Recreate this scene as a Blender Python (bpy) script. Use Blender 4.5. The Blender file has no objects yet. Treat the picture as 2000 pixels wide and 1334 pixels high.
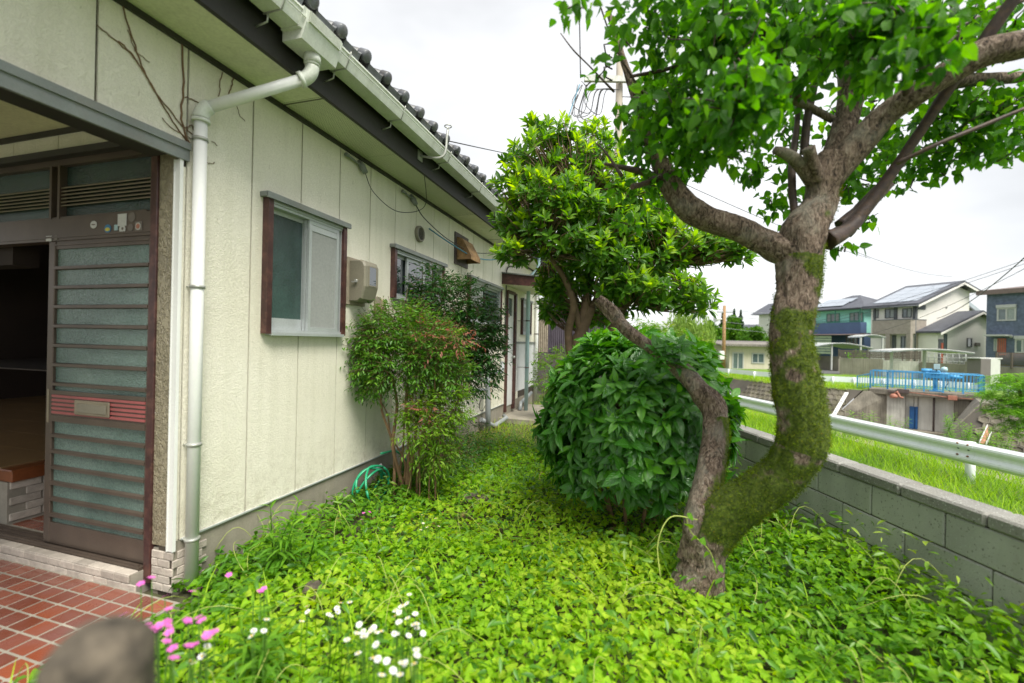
import bpy, bmesh, math, random
import numpy as np
from mathutils import Vector, Matrix, noise
R = math.radians
random.seed(7); rng = np.random.default_rng(7)
S = bpy.context.scene; COL = S.collection
EYE = 1.5; FPX = 870.0; ROLL = 0.021
# ------------------------------------------------------------------ camera
cam = bpy.data.cameras.new('camera'); co = bpy.data.objects.new('camera', cam); COL.objects.link(co)
cam.sensor_width = 36; cam.lens = FPX / 2000 * 36; cam.clip_start = 0.05; cam.clip_end = 3000
co.location = (0, 0, EYE)
co.rotation_euler = (Matrix.Rotation(R(90), 3, 'X') @ Matrix.Rotation(ROLL, 3, 'Z')).to_euler()
cam.dof.use_dof = True; cam.dof.focus_distance = 4.8; cam.dof.aperture_fstop = 1.15
S.camera = co
# ------------------------------------------------------------------ sky and sun
w = bpy.data.worlds.new('World'); S.world = w; w.use_nodes = True
nt = w.node_tree; nt.nodes.clear()
def wn(t): return nt.nodes.new(t)
SUN_EL, SUN_ROT = R(58), R(150)
sky = wn('ShaderNodeTexSky'); sky.sky_type = 'NISHITA'; sky.sun_disc = False
sky.sun_elevation = SUN_EL; sky.sun_rotation = SUN_ROT
b1 = wn('ShaderNodeBackground'); b1.inputs[1].default_value = 0.10; nt.links.new(sky.outputs[0], b1.inputs[0])
tc = wn('ShaderNodeTexCoord'); mp = wn('ShaderNodeMapping'); mp.inputs['Scale'].default_value = (1, 1, 2.6)
mp.inputs['Location'].default_value = (0.3, 0.15, 0.2)
n1 = wn('ShaderNodeTexNoise'); n1.inputs['Scale'].default_value = 1.25; n1.inputs['Detail'].default_value = 5; n1.inputs['Roughness'].default_value = .5
cr = wn('ShaderNodeValToRGB'); cr.color_ramp.elements[0].position = .36; cr.color_ramp.elements[1].position = .74
cr.color_ramp.elements[0].color = (.345, .35, .355, 1); cr.color_ramp.elements[1].color = (.60, .60, .60, 1)
nt.links.new(tc.outputs['Generated'], mp.inputs[0]); nt.links.new(mp.outputs[0], n1.inputs[0]); nt.links.new(n1.outputs[0], cr.inputs[0])
b2 = wn('ShaderNodeBackground'); b2.inputs[1].default_value = 0.92; nt.links.new(cr.outputs[0], b2.inputs[0])
mx = wn('ShaderNodeMixShader'); mx.inputs[0].default_value = 0.93
nt.links.new(b1.outputs[0], mx.inputs[1]); nt.links.new(b2.outputs[0], mx.inputs[2])
wo = wn('ShaderNodeOutputWorld'); nt.links.new(mx.outputs[0], wo.inputs[0])
sl = bpy.data.lights.new('sun', 'SUN'); so = bpy.data.objects.new('sun', sl); COL.objects.link(so)
sl.energy = 2.35; sl.angle = R(30); sl.color = (1, .965, .87)
# towards the sun: from behind and to the right of the camera, high
sd = Vector((math.sin(SUN_ROT) * math.cos(SUN_EL), math.cos(SUN_ROT) * math.cos(SUN_EL), math.sin(SUN_EL)))
so.rotation_euler = (-sd).to_track_quat('-Z', 'Y').to_euler(); so.location = (6, -10, 20)
S.view_settings.view_transform = 'Standard'; S.view_settings.look = 'None'; S.view_settings.exposure = 1.42
S.view_settings.gamma = 1; S.view_settings.use_curve_mapping = False
S.render.engine = 'CYCLES'; S.cycles.max_bounces = 6; S.cycles.transparent_max_bounces = 8
S.cycles.use_denoising = True
# ------------------------------------------------------------------ pixel geometry (photo pixels, 2000 wide)
CT, ST = math.cos(ROLL), math.sin(ROLL)
HA = math.atan(260 / 870); CA, SA = math.cos(HA), math.sin(HA)      # heading of the house front
F = -2.65
def ray(px, py):
    du, dv = px - 1000, py - 667
    return Vector(((du * CT + dv * ST) / FPX, 1.0, (du * ST - dv * CT) / FPX))
def P(px, py, Y):
    v = ray(px, py) * Y; v.z += EYE; return v
def G(px, py, z):
    v = ray(px, py); v = v * ((z - EYE) / v.z); v.z = z; return v
def HL(px, py, lx=F):                                              # house frame (lx, ly, z) on plane lx
    x, y, z = ray(px, py); ax, ay = x * CA - y * SA, x * SA + y * CA
    t = lx / ax; return Vector((lx, ay * t, EYE + z * t))
def HW(v):                                                         # house frame -> world
    return Vector((v[0] * CA + v[1] * SA, -v[0] * SA + v[1] * CA, v[2]))
# ------------------------------------------------------------------ object helpers
FR = {}
def tag(o, label=None, cat=None, group=None, kind=None):
    if label: o['label'] = label
    if cat: o['category'] = cat
    if group: o['group'] = group
    if kind: o['kind'] = kind
    return o
def thing(name, label, cat, base=(0, 0, 0), house=False, rz=None, group=None, loc=None):
    o = bpy.data.objects.new(name, None); COL.objects.link(o); o.empty_display_size = .1
    if house: o.location = HW(base); o.rotation_euler = (0, 0, -HA)
    else:
        o.location = loc if loc is not None else base
        if rz is not None: o.rotation_euler = (0, 0, rz)
    FR[o.name] = Vector(base)
    return tag(o, label, cat, group)
def link(name, me, parent=None, mat=None):
    o = bpy.data.objects.new(name, me); COL.objects.link(o)
    if mat is not None and not me.materials: me.materials.append(mat)
    if parent is not None: o.parent = parent; FR[o.name] = FR.get(parent.name, Vector((0, 0, 0)))
    else: FR[o.name] = Vector((0, 0, 0))
    return o
def piece(name, me, parent, loc, rot=None, scale=None, mtx=None):
    o = bpy.data.objects.new(name, me); COL.objects.link(o)
    f = FR.get(parent.name, Vector((0, 0, 0))) if parent else Vector((0, 0, 0))
    if parent: o.parent = parent
    if mtx is not None:
        m = mtx.to_4x4(); m.translation = Vector(loc) - f; o.matrix_basis = m
    else:
        o.location = Vector(loc) - f
        if rot: o.rotation_euler = rot
        if scale: o.scale = scale
    FR[o.name] = f
    return o
def cat_path(pts, n=8):
    """Catmull-Rom through points (tuples of any length)."""
    p = [np.array(q, float) for q in pts]
    p = [2 * p[0] - p[1]] + p + [2 * p[-1] - p[-2]]
    out = []
    for i in range(1, len(p) - 2):
        a, b, c, d = p[i - 1], p[i], p[i + 1], p[i + 2]
        for k in range(n):
            t = k / n
            out.append(.5 * ((2 * b) + (-a + c) * t + (2 * a - 5 * b + 4 * c - d) * t * t + (-a + 3 * b - 3 * c + d) * t ** 3))
    out.append(p[-2]); return out
class MB:
    def __init__(s): s.v = []; s.f = []; s.m = []; s.sm = []
    def add(s, vs, fs, mi=0, smooth=False):
        n = len(s.v); s.v += [tuple(x) for x in vs]; s.f += [tuple(n + i for i in f) for f in fs]
        s.m += [mi] * len(fs); s.sm += [smooth] * len(fs); return s
    def box(s, a, b, mi=0, mtx=None):
        x0, x1 = sorted((a[0], b[0])); y0, y1 = sorted((a[1], b[1])); z0, z1 = sorted((a[2], b[2]))
        vs = [Vector(q) for q in ((x0,y0,z0),(x1,y0,z0),(x1,y1,z0),(x0,y1,z0),(x0,y0,z1),(x1,y0,z1),(x1,y1,z1),(x0,y1,z1))]
        if mtx is not None: vs = [mtx @ q for q in vs]
        return s.add(vs, [(0,3,2,1),(4,5,6,7),(0,1,5,4),(1,2,6,5),(2,3,7,6),(3,0,4,7)], mi)
    def bbox(s, a, b, c=.006, mi=0):
        """box with chamfered edges"""
        a = [min(a[i], b[i]) for i in range(3)], [max(a[i], b[i]) for i in range(3)]
        lo, hi = a; c = min(c, *( (hi[i] - lo[i]) * .45 for i in range(3)))
        vs = []; idx = {}
        for ax in range(3):
            for sx in (0, 1):
                for sy in (0, 1):
                    for sz in (0, 1):
                        q = []
                        for i, t in enumerate((sx, sy, sz)):
                            e = hi[i] if t else lo[i]
                            if i != ax: e += -c if t else c
                            q.append(e)
                        idx[(ax, sx, sy, sz)] = len(vs); vs.append(q)
        fs = []
        for sx in (0, 1):
            f = [idx[(0, sx, a_, b_)] for a_, b_ in ((0,0),(1,0),(1,1),(0,1))]; fs.append(f if sx else f[::-1])
            f = [idx[(1, a_, sx, b_)] for a_, b_ in ((0,0),(0,1),(1,1),(1,0))]; fs.append(f if sx else f[::-1])
            f = [idx[(2, a_, b_, sx)] for a_, b_ in ((0,0),(1,0),(1,1),(0,1))]; fs.append(f if sx else f[::-1])
        for p in (0, 1):
            for q in (0, 1):
                fs.append([idx[(0,p,q,0)], idx[(0,p,q,1)], idx[(1,p,q,1)], idx[(1,p,q,0)]])
                fs.append([idx[(0,p,0,q)], idx[(0,p,1,q)], idx[(2,p,1,q)], idx[(2,p,0,q)]])
                fs.append([idx[(1,0,p,q)], idx[(1,1,p,q)], idx[(2,1,p,q)], idx[(2,0,p,q)]])
                for t in (0, 1): fs.append([idx[(0,p,q,t)], idx[(1,p,q,t)], idx[(2,p,q,t)]])
        return s.add(vs, fs, mi)
    def tube(s, pts, r, seg=10, mi=0, caps=True, smooth=True, jit=0):
        pts = [Vector(p[:3]) for p in pts]; n = len(pts)
        rr = r if hasattr(r, '__len__') else [r] * n
        base = len(s.v); u = None; vs = []
        for i, p in enumerate(pts):
            d = (pts[min(i + 1, n - 1)] - pts[max(i - 1, 0)])
            d = d.normalized() if d.length > 1e-9 else Vector((0, 0, 1))
            if u is None:
                u = d.orthogonal().normalized()
            else:
                u = (u - d * u.dot(d)); u = u.normalized() if u.length > 1e-6 else d.orthogonal().normalized()
            v = d.cross(u)
            for k in range(seg):
                a = 2 * math.pi * k / seg; q = rr[i] * (1 + (random.random() - .5) * jit)
                vs.append(p + (u * math.cos(a) + v * math.sin(a)) * q)
        fs = [(i * seg + k, i * seg + (k + 1) % seg, (i + 1) * seg + (k + 1) % seg, (i + 1) * seg + k) for i in range(n - 1) for k in range(seg)]
        s.add(vs, fs, mi, smooth)
        if caps:
            s.f.append(tuple(base + k for k in range(seg))[::-1]); s.f.append(tuple(base + (n - 1) * seg + k for k in range(seg)))
            s.m += [mi, mi]; s.sm += [False, False]
        return s
    def prism(s, poly, vec, mi=0):
        """poly: 3D points of one face, extruded by vec"""
        n = len(poly); v = Vector(vec); a = [Vector(p) for p in poly]
        return s.add(a + [p + v for p in a], [tuple(range(n))[::-1], tuple(range(n, 2 * n))] + [(i, (i + 1) % n, n + (i + 1) % n, n + i) for i in range(n)], mi)
    def lathe(s, c, prof, seg=20, axis='Z', mi=0):
        vs = []
        for r, h in prof:
            for k in range(seg):
                a = 2 * math.pi * k / seg; x, y = r * math.cos(a), r * math.sin(a)
                q = {'Z': (x, y, h), 'X': (h, x, y), 'Y': (y, h, x)}[axis]
                vs.append((c[0] + q[0], c[1] + q[1], c[2] + q[2]))
        n = len(prof)
        return s.add(vs, [(i * seg + k, i * seg + (k + 1) % seg, (i + 1) * seg + (k + 1) % seg, (i + 1) * seg + k) for i in range(n - 1) for k in range(seg)], mi, True)
    def build(s, name, mats, parent=None, fix=True):
        f = FR.get(parent.name, Vector((0, 0, 0))) if parent else Vector((0, 0, 0))
        vs = s.v
        if parent is None:
            xs = np.array(vs); f = Vector(((xs[:,0].min() + xs[:,0].max()) / 2, (xs[:,1].min() + xs[:,1].max()) / 2, xs[:,2].min()))
        me = bpy.data.meshes.new(name)
        me.from_pydata([(q[0] - f[0], q[1] - f[1], q[2] - f[2]) for q in vs], [], s.f)
        for m in (mats if isinstance(mats, (list, tuple)) else [mats]): me.materials.append(m)
        if any(s.m): me.polygons.foreach_set('material_index', s.m)
        if fix:
            bm = bmesh.new(); bm.from_mesh(me); bmesh.ops.recalc_face_normals(bm, faces=bm.faces); bm.to_mesh(me); bm.free()
        me.polygons.foreach_set('use_smooth', s.sm)
        me.update()
        o = bpy.data.objects.new(name, me); COL.objects.link(o)
        if parent is not None: o.parent = parent; FR[o.name] = f
        else: o.location = f; FR[o.name] = f
        return o
    def mesh(s, name, mat):
        me = bpy.data.meshes.new(name); me.from_pydata(s.v, [], s.f)
        for m in (mat if isinstance(mat, (list, tuple)) else [mat]): me.materials.append(m)
        if any(s.m): me.polygons.foreach_set('material_index', s.m)
        bm = bmesh.new(); bm.from_mesh(me); bmesh.ops.recalc_face_normals(bm, faces=bm.faces); bm.to_mesh(me); bm.free()
        me.polygons.foreach_set('use_smooth', s.sm); return me
def rot_house(o): o.location = HW(FR[o.name]); o.rotation_euler = (0, 0, -HA)
def rects_minus(y0, y1, z0, z1, holes):
    """rectangle minus holes -> list of rectangles"""
    out = [(y0, y1, z0, z1)]
    for a, b, c, d in holes:
        nxt = []
        for r in out:
            if a >= r[1] or b <= r[0] or c >= r[3] or d <= r[2]: nxt.append(r); continue
            if a > r[0]: nxt.append((r[0], a, r[2], r[3]))
            if b < r[1]: nxt.append((b, r[1], r[2], r[3]))
            l, h = max(a, r[0]), min(b, r[1])
            if c > r[2]: nxt.append((l, h, r[2], c))
            if d < r[3]: nxt.append((l, h, d, r[3]))
        out = nxt
    return [r for r in out if r[1] - r[0] > 1e-4 and r[3] - r[2] > 1e-4]
# ------------------------------------------------------------------ materials
MATS = {}
class NT:
    def __init__(s, name):
        s.m = bpy.data.materials.new(name); s.m.use_nodes = True; s.t = s.m.node_tree
        s.b = s.t.nodes['Principled BSDF']; s.out = s.t.nodes['Material Output']
    def n(s, t, **k):
        q = s.t.nodes.new(t)
        for a, b in k.items(): setattr(q, a, b)
        return q
    def l(s, a, b): s.t.links.new(a, b)
    def pos(s, scale=(1, 1, 1)):
        g = s.n('ShaderNodeNewGeometry'); m = s.n('ShaderNodeMapping'); m.inputs['Scale'].default_value = scale
        s.l(g.outputs['Position'], m.inputs[0]); return m.outputs[0]
    def noise(s, scale, detail=3, vec=None, rough=.55, dist=0):
        q = s.n('ShaderNodeTexNoise'); q.inputs['Scale'].default_value = scale; q.inputs['Detail'].default_value = detail
        q.inputs['Roughness'].default_value = rough; q.inputs['Distortion'].default_value = dist
        s.l(vec if vec is not None else s.pos(), q.inputs[0]); return q.outputs[0]
    def ramp(s, fac, stops):
        q = s.n('ShaderNodeValToRGB'); e = q.color_ramp.elements
        e[0].position, e[0].color = stops[0][0], (*stops[0][1], 1) if hasattr(stops[0][1], '__len__') else (stops[0][1],) * 3 + (1,)
        e[1].position, e[1].color = stops[-1][0], (*stops[-1][1], 1) if hasattr(stops[-1][1], '__len__') else (stops[-1][1],) * 3 + (1,)
        for p_, c_ in stops[1:-1]:
            x = e.new(p_); x.color = (*c_, 1) if hasattr(c_, '__len__') else (c_,) * 3 + (1,)
        s.l(fac, q.inputs[0]); return q.outputs[0]
    def mix(s, fac, a, b, mode='MIX'):
        q = s.n('ShaderNodeMix', data_type='RGBA', blend_type=mode)
        for i, x in ((0, fac), (6, a), (7, b)):
            if hasattr(x, 'links') or hasattr(x, 'is_linked'): s.l(x, q.inputs[i])
            elif i == 0: q.inputs[0].default_value = x
            else: q.inputs[i].default_value = (*x, 1)
        return q.outputs[2]
    def bump(s, h, dist, strength=1, prev=None):
        q = s.n('ShaderNodeBump'); q.inputs['Distance'].default_value = dist; q.inputs['Strength'].default_value = strength
        s.l(h, q.inputs['Height'])
        if prev is not None: s.l(prev, q.inputs['Normal'])
        s.l(q.outputs[0], s.b.inputs['Normal']); return q.outputs[0]
    def set(s, **k):
        for a, v in k.items():
            i = s.b.inputs[a.replace('_', ' ')]
            if hasattr(v, 'is_linked'): s.l(v, i)
            else: i.default_value = (*v, 1) if isinstance(v, tuple) and len(v) == 3 else v
        return s
def mat(name, col, rough=.6, var=.25, vs=3, bump=0, bs=60, orand=0, metal=0, streak=0, dirt=None, dfac=.5, spec=.5, coat=0, fine=.15):
    if name in MATS: return MATS[name]
    a = NT(name)
    dark = tuple(c * (1 - var) for c in col); lite = tuple(min(1, c * (1 + var * .5)) for c in col)
    c = a.ramp(a.noise(vs, 5), [(.3, dark), (.7, lite)])
    if fine: c = a.mix(fine, c, a.ramp(a.noise(vs * 25, 2), [(.35, .25), (.65, 1.)]), 'MULTIPLY')
    if streak:
        c = a.mix(a.ramp(a.noise(1, 4, a.pos((14, 14, .8))), [(.45, 0.), (.75, streak)]), c, dirt or (.12, .1, .07))
    if dirt and not streak:
        c = a.mix(a.ramp(a.noise(vs * 1.7, 6, rough=.7), [(.48, 0.), (.66, dfac)]), c, dirt)
    if orand:
        oi = a.n('ShaderNodeObjectInfo')
        c = a.mix(1., c, a.ramp(oi.outputs['Random'], [(0, 1 - orand), (1, 1.)]), 'MULTIPLY')
    a.set(Base_Color=c, Roughness=rough, Metallic=metal)
    a.b.inputs['Specular IOR Level'].default_value = spec; a.b.inputs['Coat Weight'].default_value = coat
    if bump: a.bump(a.noise(bs, 4), bump)
    MATS[name] = a.m; return a.m
def leafmat(name, stops, trans=.3, rough=.45, spec=.4, vein=None, coat=0, ygrad=None):
    """per-leaf attribute rnd picks the leaf's own colour"""
    a = NT(name)
    at = a.n('ShaderNodeAttribute', attribute_name='rnd'); oi = a.n('ShaderNodeObjectInfo')
    ad = a.n('ShaderNodeMath', operation='ADD'); a.l(at.outputs['Fac'], ad.inputs[0])
    mu = a.n('ShaderNodeMath', operation='MULTIPLY'); a.l(oi.outputs['Random'], mu.inputs[0]); mu.inputs[1].default_value = .0
    a.l(mu.outputs[0], ad.inputs[1])
    c = a.ramp(ad.outputs[0], stops)
    c = a.mix(.5, c, a.ramp(a.noise(45, 2), [(.3, .7), (.7, 1.)]), 'MULTIPLY')
    if vein:
        uv = a.n('ShaderNodeUVMap'); sx = a.n('ShaderNodeSeparateXYZ'); a.l(uv.outputs[0], sx.inputs[0])
        d = a.n('ShaderNodeMath', operation='SUBTRACT'); a.l(sx.outputs[0], d.inputs[0]); d.inputs[1].default_value = .5
        ab = a.n('ShaderNodeMath', operation='ABSOLUTE'); a.l(d.outputs[0], ab.inputs[0])
        # side veins run obliquely from the midrib
        m2 = a.n('ShaderNodeMath', operation='MULTIPLY_ADD'); a.l(ab.outputs[0], m2.inputs[0]); m2.inputs[1].default_value = -.6; a.l(sx.outputs[1], m2.inputs[2])
        m3 = a.n('ShaderNodeMath', operation='MULTIPLY'); a.l(m2.outputs[0], m3.inputs[0]); m3.inputs[1].default_value = 44
        si = a.n('ShaderNodeMath', operation='SINE'); a.l(m3.outputs[0], si.inputs[0])
        rib = a.ramp(ab.outputs[0], [(.0, 1.), (.035, 0.)]); sv = a.ramp(si.outputs[0], [(.86, 0.), (1., .4)])
        c = a.mix(sv, c, vein); c = a.mix(rib, c, vein)
        a.bump(si.outputs[0], .0012, .8)
    a.set(Base_Color=c, Roughness=rough); a.b.inputs['Specular IOR Level'].default_value = spec
    a.b.inputs['Coat Weight'].default_value = coat; a.b.inputs['Coat Roughness'].default_value = .2
    tr = a.n('ShaderNodeBsdfTranslucent'); hs = a.n('ShaderNodeHueSaturation'); hs.inputs['Saturation'].default_value = 1.15; hs.inputs['Value'].default_value = 1.5
    hs.inputs['Hue'].default_value = .49
    a.l(c, hs.inputs['Color']); a.l(hs.outputs[0], tr.inputs[0])
    ms = a.n('ShaderNodeMixShader'); ms.inputs[0].default_value = trans
    a.l(a.b.outputs[0], ms.inputs[1]); a.l(tr.outputs[0], ms.inputs[2]); a.l(ms.outputs[0], a.out.inputs[0])
    MATS[name] = a.m; return a.m
# --- house
def siding():
    a = NT('cream_siding')
    p = a.pos()
    c = a.ramp(a.noise(.9, 4), [(.3, (.75, .715, .585)), (.7, (.83, .80, .69))])
    specks = a.noise(38, 3, a.pos((1, 1, .45)), .6)
    c = a.mix(a.ramp(specks, [(.68, 0.), (.76, .38)]), c, (.28, .24, .15))
    st = a.noise(1, 5, a.pos((9, 9, .5)))
    c = a.mix(a.ramp(st, [(.5, 0.), (.8, .25)]), c, (.45, .44, .30))
    g = a.n('ShaderNodeNewGeometry'); sz = a.n('ShaderNodeSeparateXYZ'); a.l(g.outputs['Position'], sz.inputs[0])
    ml = a.n('ShaderNodeMath', operation='MULTIPLY'); a.l(a.ramp(sz.outputs[2], [(.25, 1.), (.75, 0.)]), ml.inputs[0]); a.l(a.ramp(a.noise(14, 6, rough=.75), [(.46, 0.), (.72, .6)]), ml.inputs[1])
    c = a.mix(ml.outputs[0], c, (.38, .33, .24))
    h = a.noise(72, 2, None, .5, 1.6); r = a.ramp(h, [(.40, 0.), (.56, 1.)])
    c = a.mix(.13, c, a.ramp(h, [(.38, .45), (.5, 1.)]), 'MULTIPLY')
    a.bump(r, .0022, .8); a.set(Base_Color=c, Roughness=.62); a.b.inputs['Specular IOR Level'].default_value = .35
    return a.m
M = {}
M['siding'] = siding()
def texwall():
    a = NT('brown_render')
    h = a.noise(40, 2, a.pos((1, 1, .55)), .5, 1.5); r = a.ramp(h, [(.42, 0.), (.55, 1.)])
    c = a.mix(.4, a.ramp(a.noise(2, 3), [(.3, (.24, .21, .14)), (.7, (.33, .29, .2))]), a.ramp(h, [(.4, .5), (.55, 1.)]), 'MULTIPLY')
    a.bump(r, .005, 1); a.set(Base_Color=c, Roughness=.35); return a.m
M['render'] = texwall()
M['seam'] = mat('seam_sealant', (.055, .042, .03), .8)
M['soffit'] = mat('soffit_board', (.78, .78, .60), .7, .12, 2, streak=.25, dirt=(.35, .34, .22))
def perf():
    a = NT('perforated_soffit')
    c = a.ramp(a.noise(2, 3), [(.3, (.68, .68, .52)), (.7, (.78, .78, .60))])
    tcn = a.n('ShaderNodeTexCoord'); mpn = a.n('ShaderNodeMapping'); mpn.inputs['Scale'].default_value = (60, 60, 1); a.l(tcn.outputs['Object'], mpn.inputs[0])
    fr = a.n('ShaderNodeVectorMath', operation='FRACTION'); a.l(mpn.outputs[0], fr.inputs[0])
    sb = a.n('ShaderNodeVectorMath', operation='SUBTRACT'); a.l(fr.outputs[0], sb.inputs[0]); sb.inputs[1].default_value = (.5, .5, 0)
    sx = a.n('ShaderNodeSeparateXYZ'); a.l(sb.outputs[0], sx.inputs[0])
    cb = a.n('ShaderNodeCombineXYZ'); a.l(sx.outputs[0], cb.inputs[0]); a.l(sx.outputs[1], cb.inputs[1])
    ln = a.n('ShaderNodeVectorMath', operation='LENGTH'); a.l(cb.outputs[0], ln.inputs[0])
    a.set(Base_Color=a.mix(a.ramp(ln.outputs['Value'], [(.26, 1.), (.34, 0.)]), c, (.05, .05, .04)), Roughness=.7)
    return a.m
M['perf'] = perf()
M['fascia'] = mat('dark_fascia_board', (.030, .027, .024), .6, .3, 2, bump=.001)
M['blacktrim'] = mat('black_trim', (.035, .032, .028), .55, .3, 4)
M['gutter'] = mat('gutter_plastic', (.68, .71, .64), .4, .08, 3, streak=.3, dirt=(.3, .33, .2))
M['gutter_side'] = mat('downpipe_plastic', (.76, .77, .75), .4, .05, 2, fine=.04, streak=.12, dirt=(.35, .34, .27))
M['bracket'] = mat('bracket_steel', (.45, .46, .42), .45, .3, 8, metal=.4)
M['rooftile'] = mat('grey_rooftile', (.16, .17, .19), .42, .45, 9, bump=.002, bs=90, orand=.35, dirt=(.09, .075, .05), dfac=.7)
M['concrete'] = mat('foundation_concrete', (.30, .27, .22), .85, .25, 3, bump=.002, bs=120, streak=.35, dirt=(.16, .14, .1))
M['redbrown'] = mat('redbrown_paint', (.062, .024, .022), .42, .35, 8, dirt=(.22, .1, .07), dfac=.35)
M['greymetal'] = mat('grey_hood_metal', (.20, .22, .21), .45, .2, 5, dirt=(.2, .12, .07), dfac=.15)
M['alu'] = mat('aluminium_sash', (.50, .53, .53), .38, .1, 4, metal=.35)
M['bronze'] = mat('bronze_sash', (.12, .09, .07), .4, .2, 5, metal=.3)
M['bronze_lite'] = mat('bronze_louver', (.33, .28, .21), .35, .2, 5, metal=.4)
def frosted(name, col, col2, bs=85, rough=.16, depth=.004):
    a = NT(name)
    h = a.noise(bs, 2, None, .5, .8)
    c = a.ramp(a.noise(2.5, 3), [(.35, col), (.65, col2)])
    c = a.mix(.5, c, a.ramp(h, [(.35, .45), (.6, 1.)]), 'MULTIPLY')
    a.bump(h, depth, 1); a.set(Base_Color=c, Roughness=rough); a.b.inputs['Specular IOR Level'].default_value = .8
    a.b.inputs['Transmission Weight'].default_value = .25
    return a.m
M['frost'] = frosted('frosted_glass_green', (.035, .07, .06), (.07, .12, .10))
M['frost_dark'] = frosted('frosted_glass_dark', (.03, .06, .055), (.06, .12, .105), 110)
M['frost_door'] = frosted('door_glass', (.13, .22, .19), (.21, .31, .27), 95, .2)
M['screen'] = mat('insect_screen', (.30, .31, .30), .8, .12, 2)
a = NT('clear_window_glass'); a.set(Base_Color=(.03, .04, .045), Roughness=.03); a.b.inputs['Specular IOR Level'].default_value = 1; a.b.inputs['IOR'].default_value = 1.9; M['glass'] = a.m
def tiles():
    a = NT('terracotta_tile'); oi = a.n('ShaderNodeObjectInfo')
    c = a.ramp(oi.outputs['Random'], [(0, (.15, .042, .022)), (.5, (.21, .055, .026)), (1, (.28, .072, .030))])
    c = a.mix(a.ramp(a.noise(3, 5), [(.35, 0.), (.7, .75)]), c, (.21, .10, .09))
    a.set(Base_Color=c, Roughness=a.ramp(a.noise(9, 3), [(.3, .12), (.7, .38)])); a.bump(a.noise(14, 2), .001)
    a.b.inputs['Coat Weight'].default_value = .3
    return a.m
M['tile'] = tiles()
M['grout'] = mat('tile_grout', (.32, .29, .24), .9, .3, 6, bump=.001)
M['facebrick'] = mat('beige_tile_brick', (.60, .53, .46), .75, .2, 18, bump=.004, bs=70, orand=.3)
M['pinkstripe'] = mat('pink_stripe', (.38, .10, .10), .4, .2, 6)
M['wood'] = mat('stained_wood', (.22, .07, .025), .35, .35, 2, streak=.0)
M['tatami'] = mat('wood_floor', (.28, .17, .08), .45, .2, 3)
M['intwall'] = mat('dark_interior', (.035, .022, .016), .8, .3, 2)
M['porchceil'] = mat('porch_ceiling_board', (.70, .68, .46), .75, .12, 2)
M['cable'] = mat('black_cable', (.03, .03, .03), .5)
M['bluecable'] = mat('blue_cable', (.04, .22, .33), .5)
M['meter'] = mat('meter_plastic', (.225, .205, .155), .45, .08, 3)
M['ply'] = mat('weathered_board', (.40, .24, .11), .75, .5, 9, bump=.003, bs=60, dirt=(.16, .08, .03), dfac=.6)
M['greywood'] = mat('grey_board', (.34, .29, .22), .8, .3, 10)
M['pvcgrey'] = mat('grey_pvc', (.30, .32, .33), .4, .15, 4)
M['pvcblue'] = mat('pale_blue_pvc', (.42, .60, .64), .4, .12, 3, streak=.2)
M['white'] = mat('white_paint', (.72, .73, .72), .45, .06, 2, dirt=(.42, .4, .36), dfac=.15)
M['beigep'] = mat('beige_plastic', (.52, .43, .28), .5, .1)
M['hose'] = mat('green_hose', (.02, .33, .16), .35, .2, 6)
# --- outside
def blockmat(name, col, white=.5):
    a = NT(name)
    c = a.ramp(a.noise(2.2, 5), [(.3, tuple(x * .62 for x in col)), (.72, col)])
    sp = a.noise(95, 2, rough=.6); c = a.mix(a.ramp(sp, [(.60, 0.), (.68, white)]), c, (.52, .55, .5))
    sp2 = a.noise(60, 2); c = a.mix(a.ramp(sp2, [(.62, 0.), (.72, .7)]), c, (.05, .05, .04))
    oi = a.n('ShaderNodeObjectInfo'); c = a.mix(1., c, a.ramp(oi.outputs['Random'], [(0, .82), (1, 1.)]), 'MULTIPLY')
    # rain-fed algae running down
    c = a.mix(a.ramp(a.noise(1, 4, a.pos((5, 5, 1.2))), [(.45, 0.), (.75, .4)]), c, (.13, .12, .085))
    a.bump(a.noise(130, 3), .004, 1); a.set(Base_Color=c, Roughness=.88); return a.m
M['block'] = blockmat('concrete_block', (.56, .57, .51))
M['coping'] = blockmat('coping_block', (.33, .32, .295), .9)
M['mortar'] = mat('mortar', (.13, .12, .10), .95, .3, 5)
def soil():
    a = NT('garden_soil')
    c = a.ramp(a.noise(6, 6), [(.3, (.035, .03, .018)), (.7, (.10, .08, .045))]); c = a.mix(a.ramp(a.noise(1.5, 4), [(.4, 0.), (.6, .8)]), c, (.05, .09, .02))
    a.bump(a.noise(25, 5), .02); a.set(Base_Color=c, Roughness=.95); return a.m
M['soil'] = soil()
def turf(name, c1, c2, c3):
    a = NT(name)
    c = a.ramp(a.noise(.35, 6, rough=.65), [(.3, c1), (.55, c2), (.75, c3)])
    c = a.mix(.6, c, a.ramp(a.noise(9, 4), [(.3, .4), (.7, 1.)]), 'MULTIPLY')
    a.bump(a.noise(12, 5), .06); a.set(Base_Color=c, Roughness=.95); return a.m
M['turf'] = turf('verge_turf', (.06, .10, .015), (.12, .22, .025), (.20, .22, .06))
M['farturf'] = turf('far_turf', (.10, .19, .02), (.17, .30, .03), (.24, .30, .07))
M['railwhite'] = mat('guardrail_white', (.74, .79, .80), .4, .05, 1.2, fine=.05, streak=.12, dirt=(.44, .43, .34))
M['bolt'] = mat('rusty_bolt', (.22, .10, .05), .7, .4, 60)
M['boltg'] = mat('steel_bolt', (.12, .15, .18), .5, .4, 60, metal=.5)
M['hex'] = mat('hex_concrete', (.20, .18, .14), .9, .45, 1.2, bump=.01, bs=25, orand=.25, dirt=(.10, .10, .03), dfac=.6)
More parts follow.
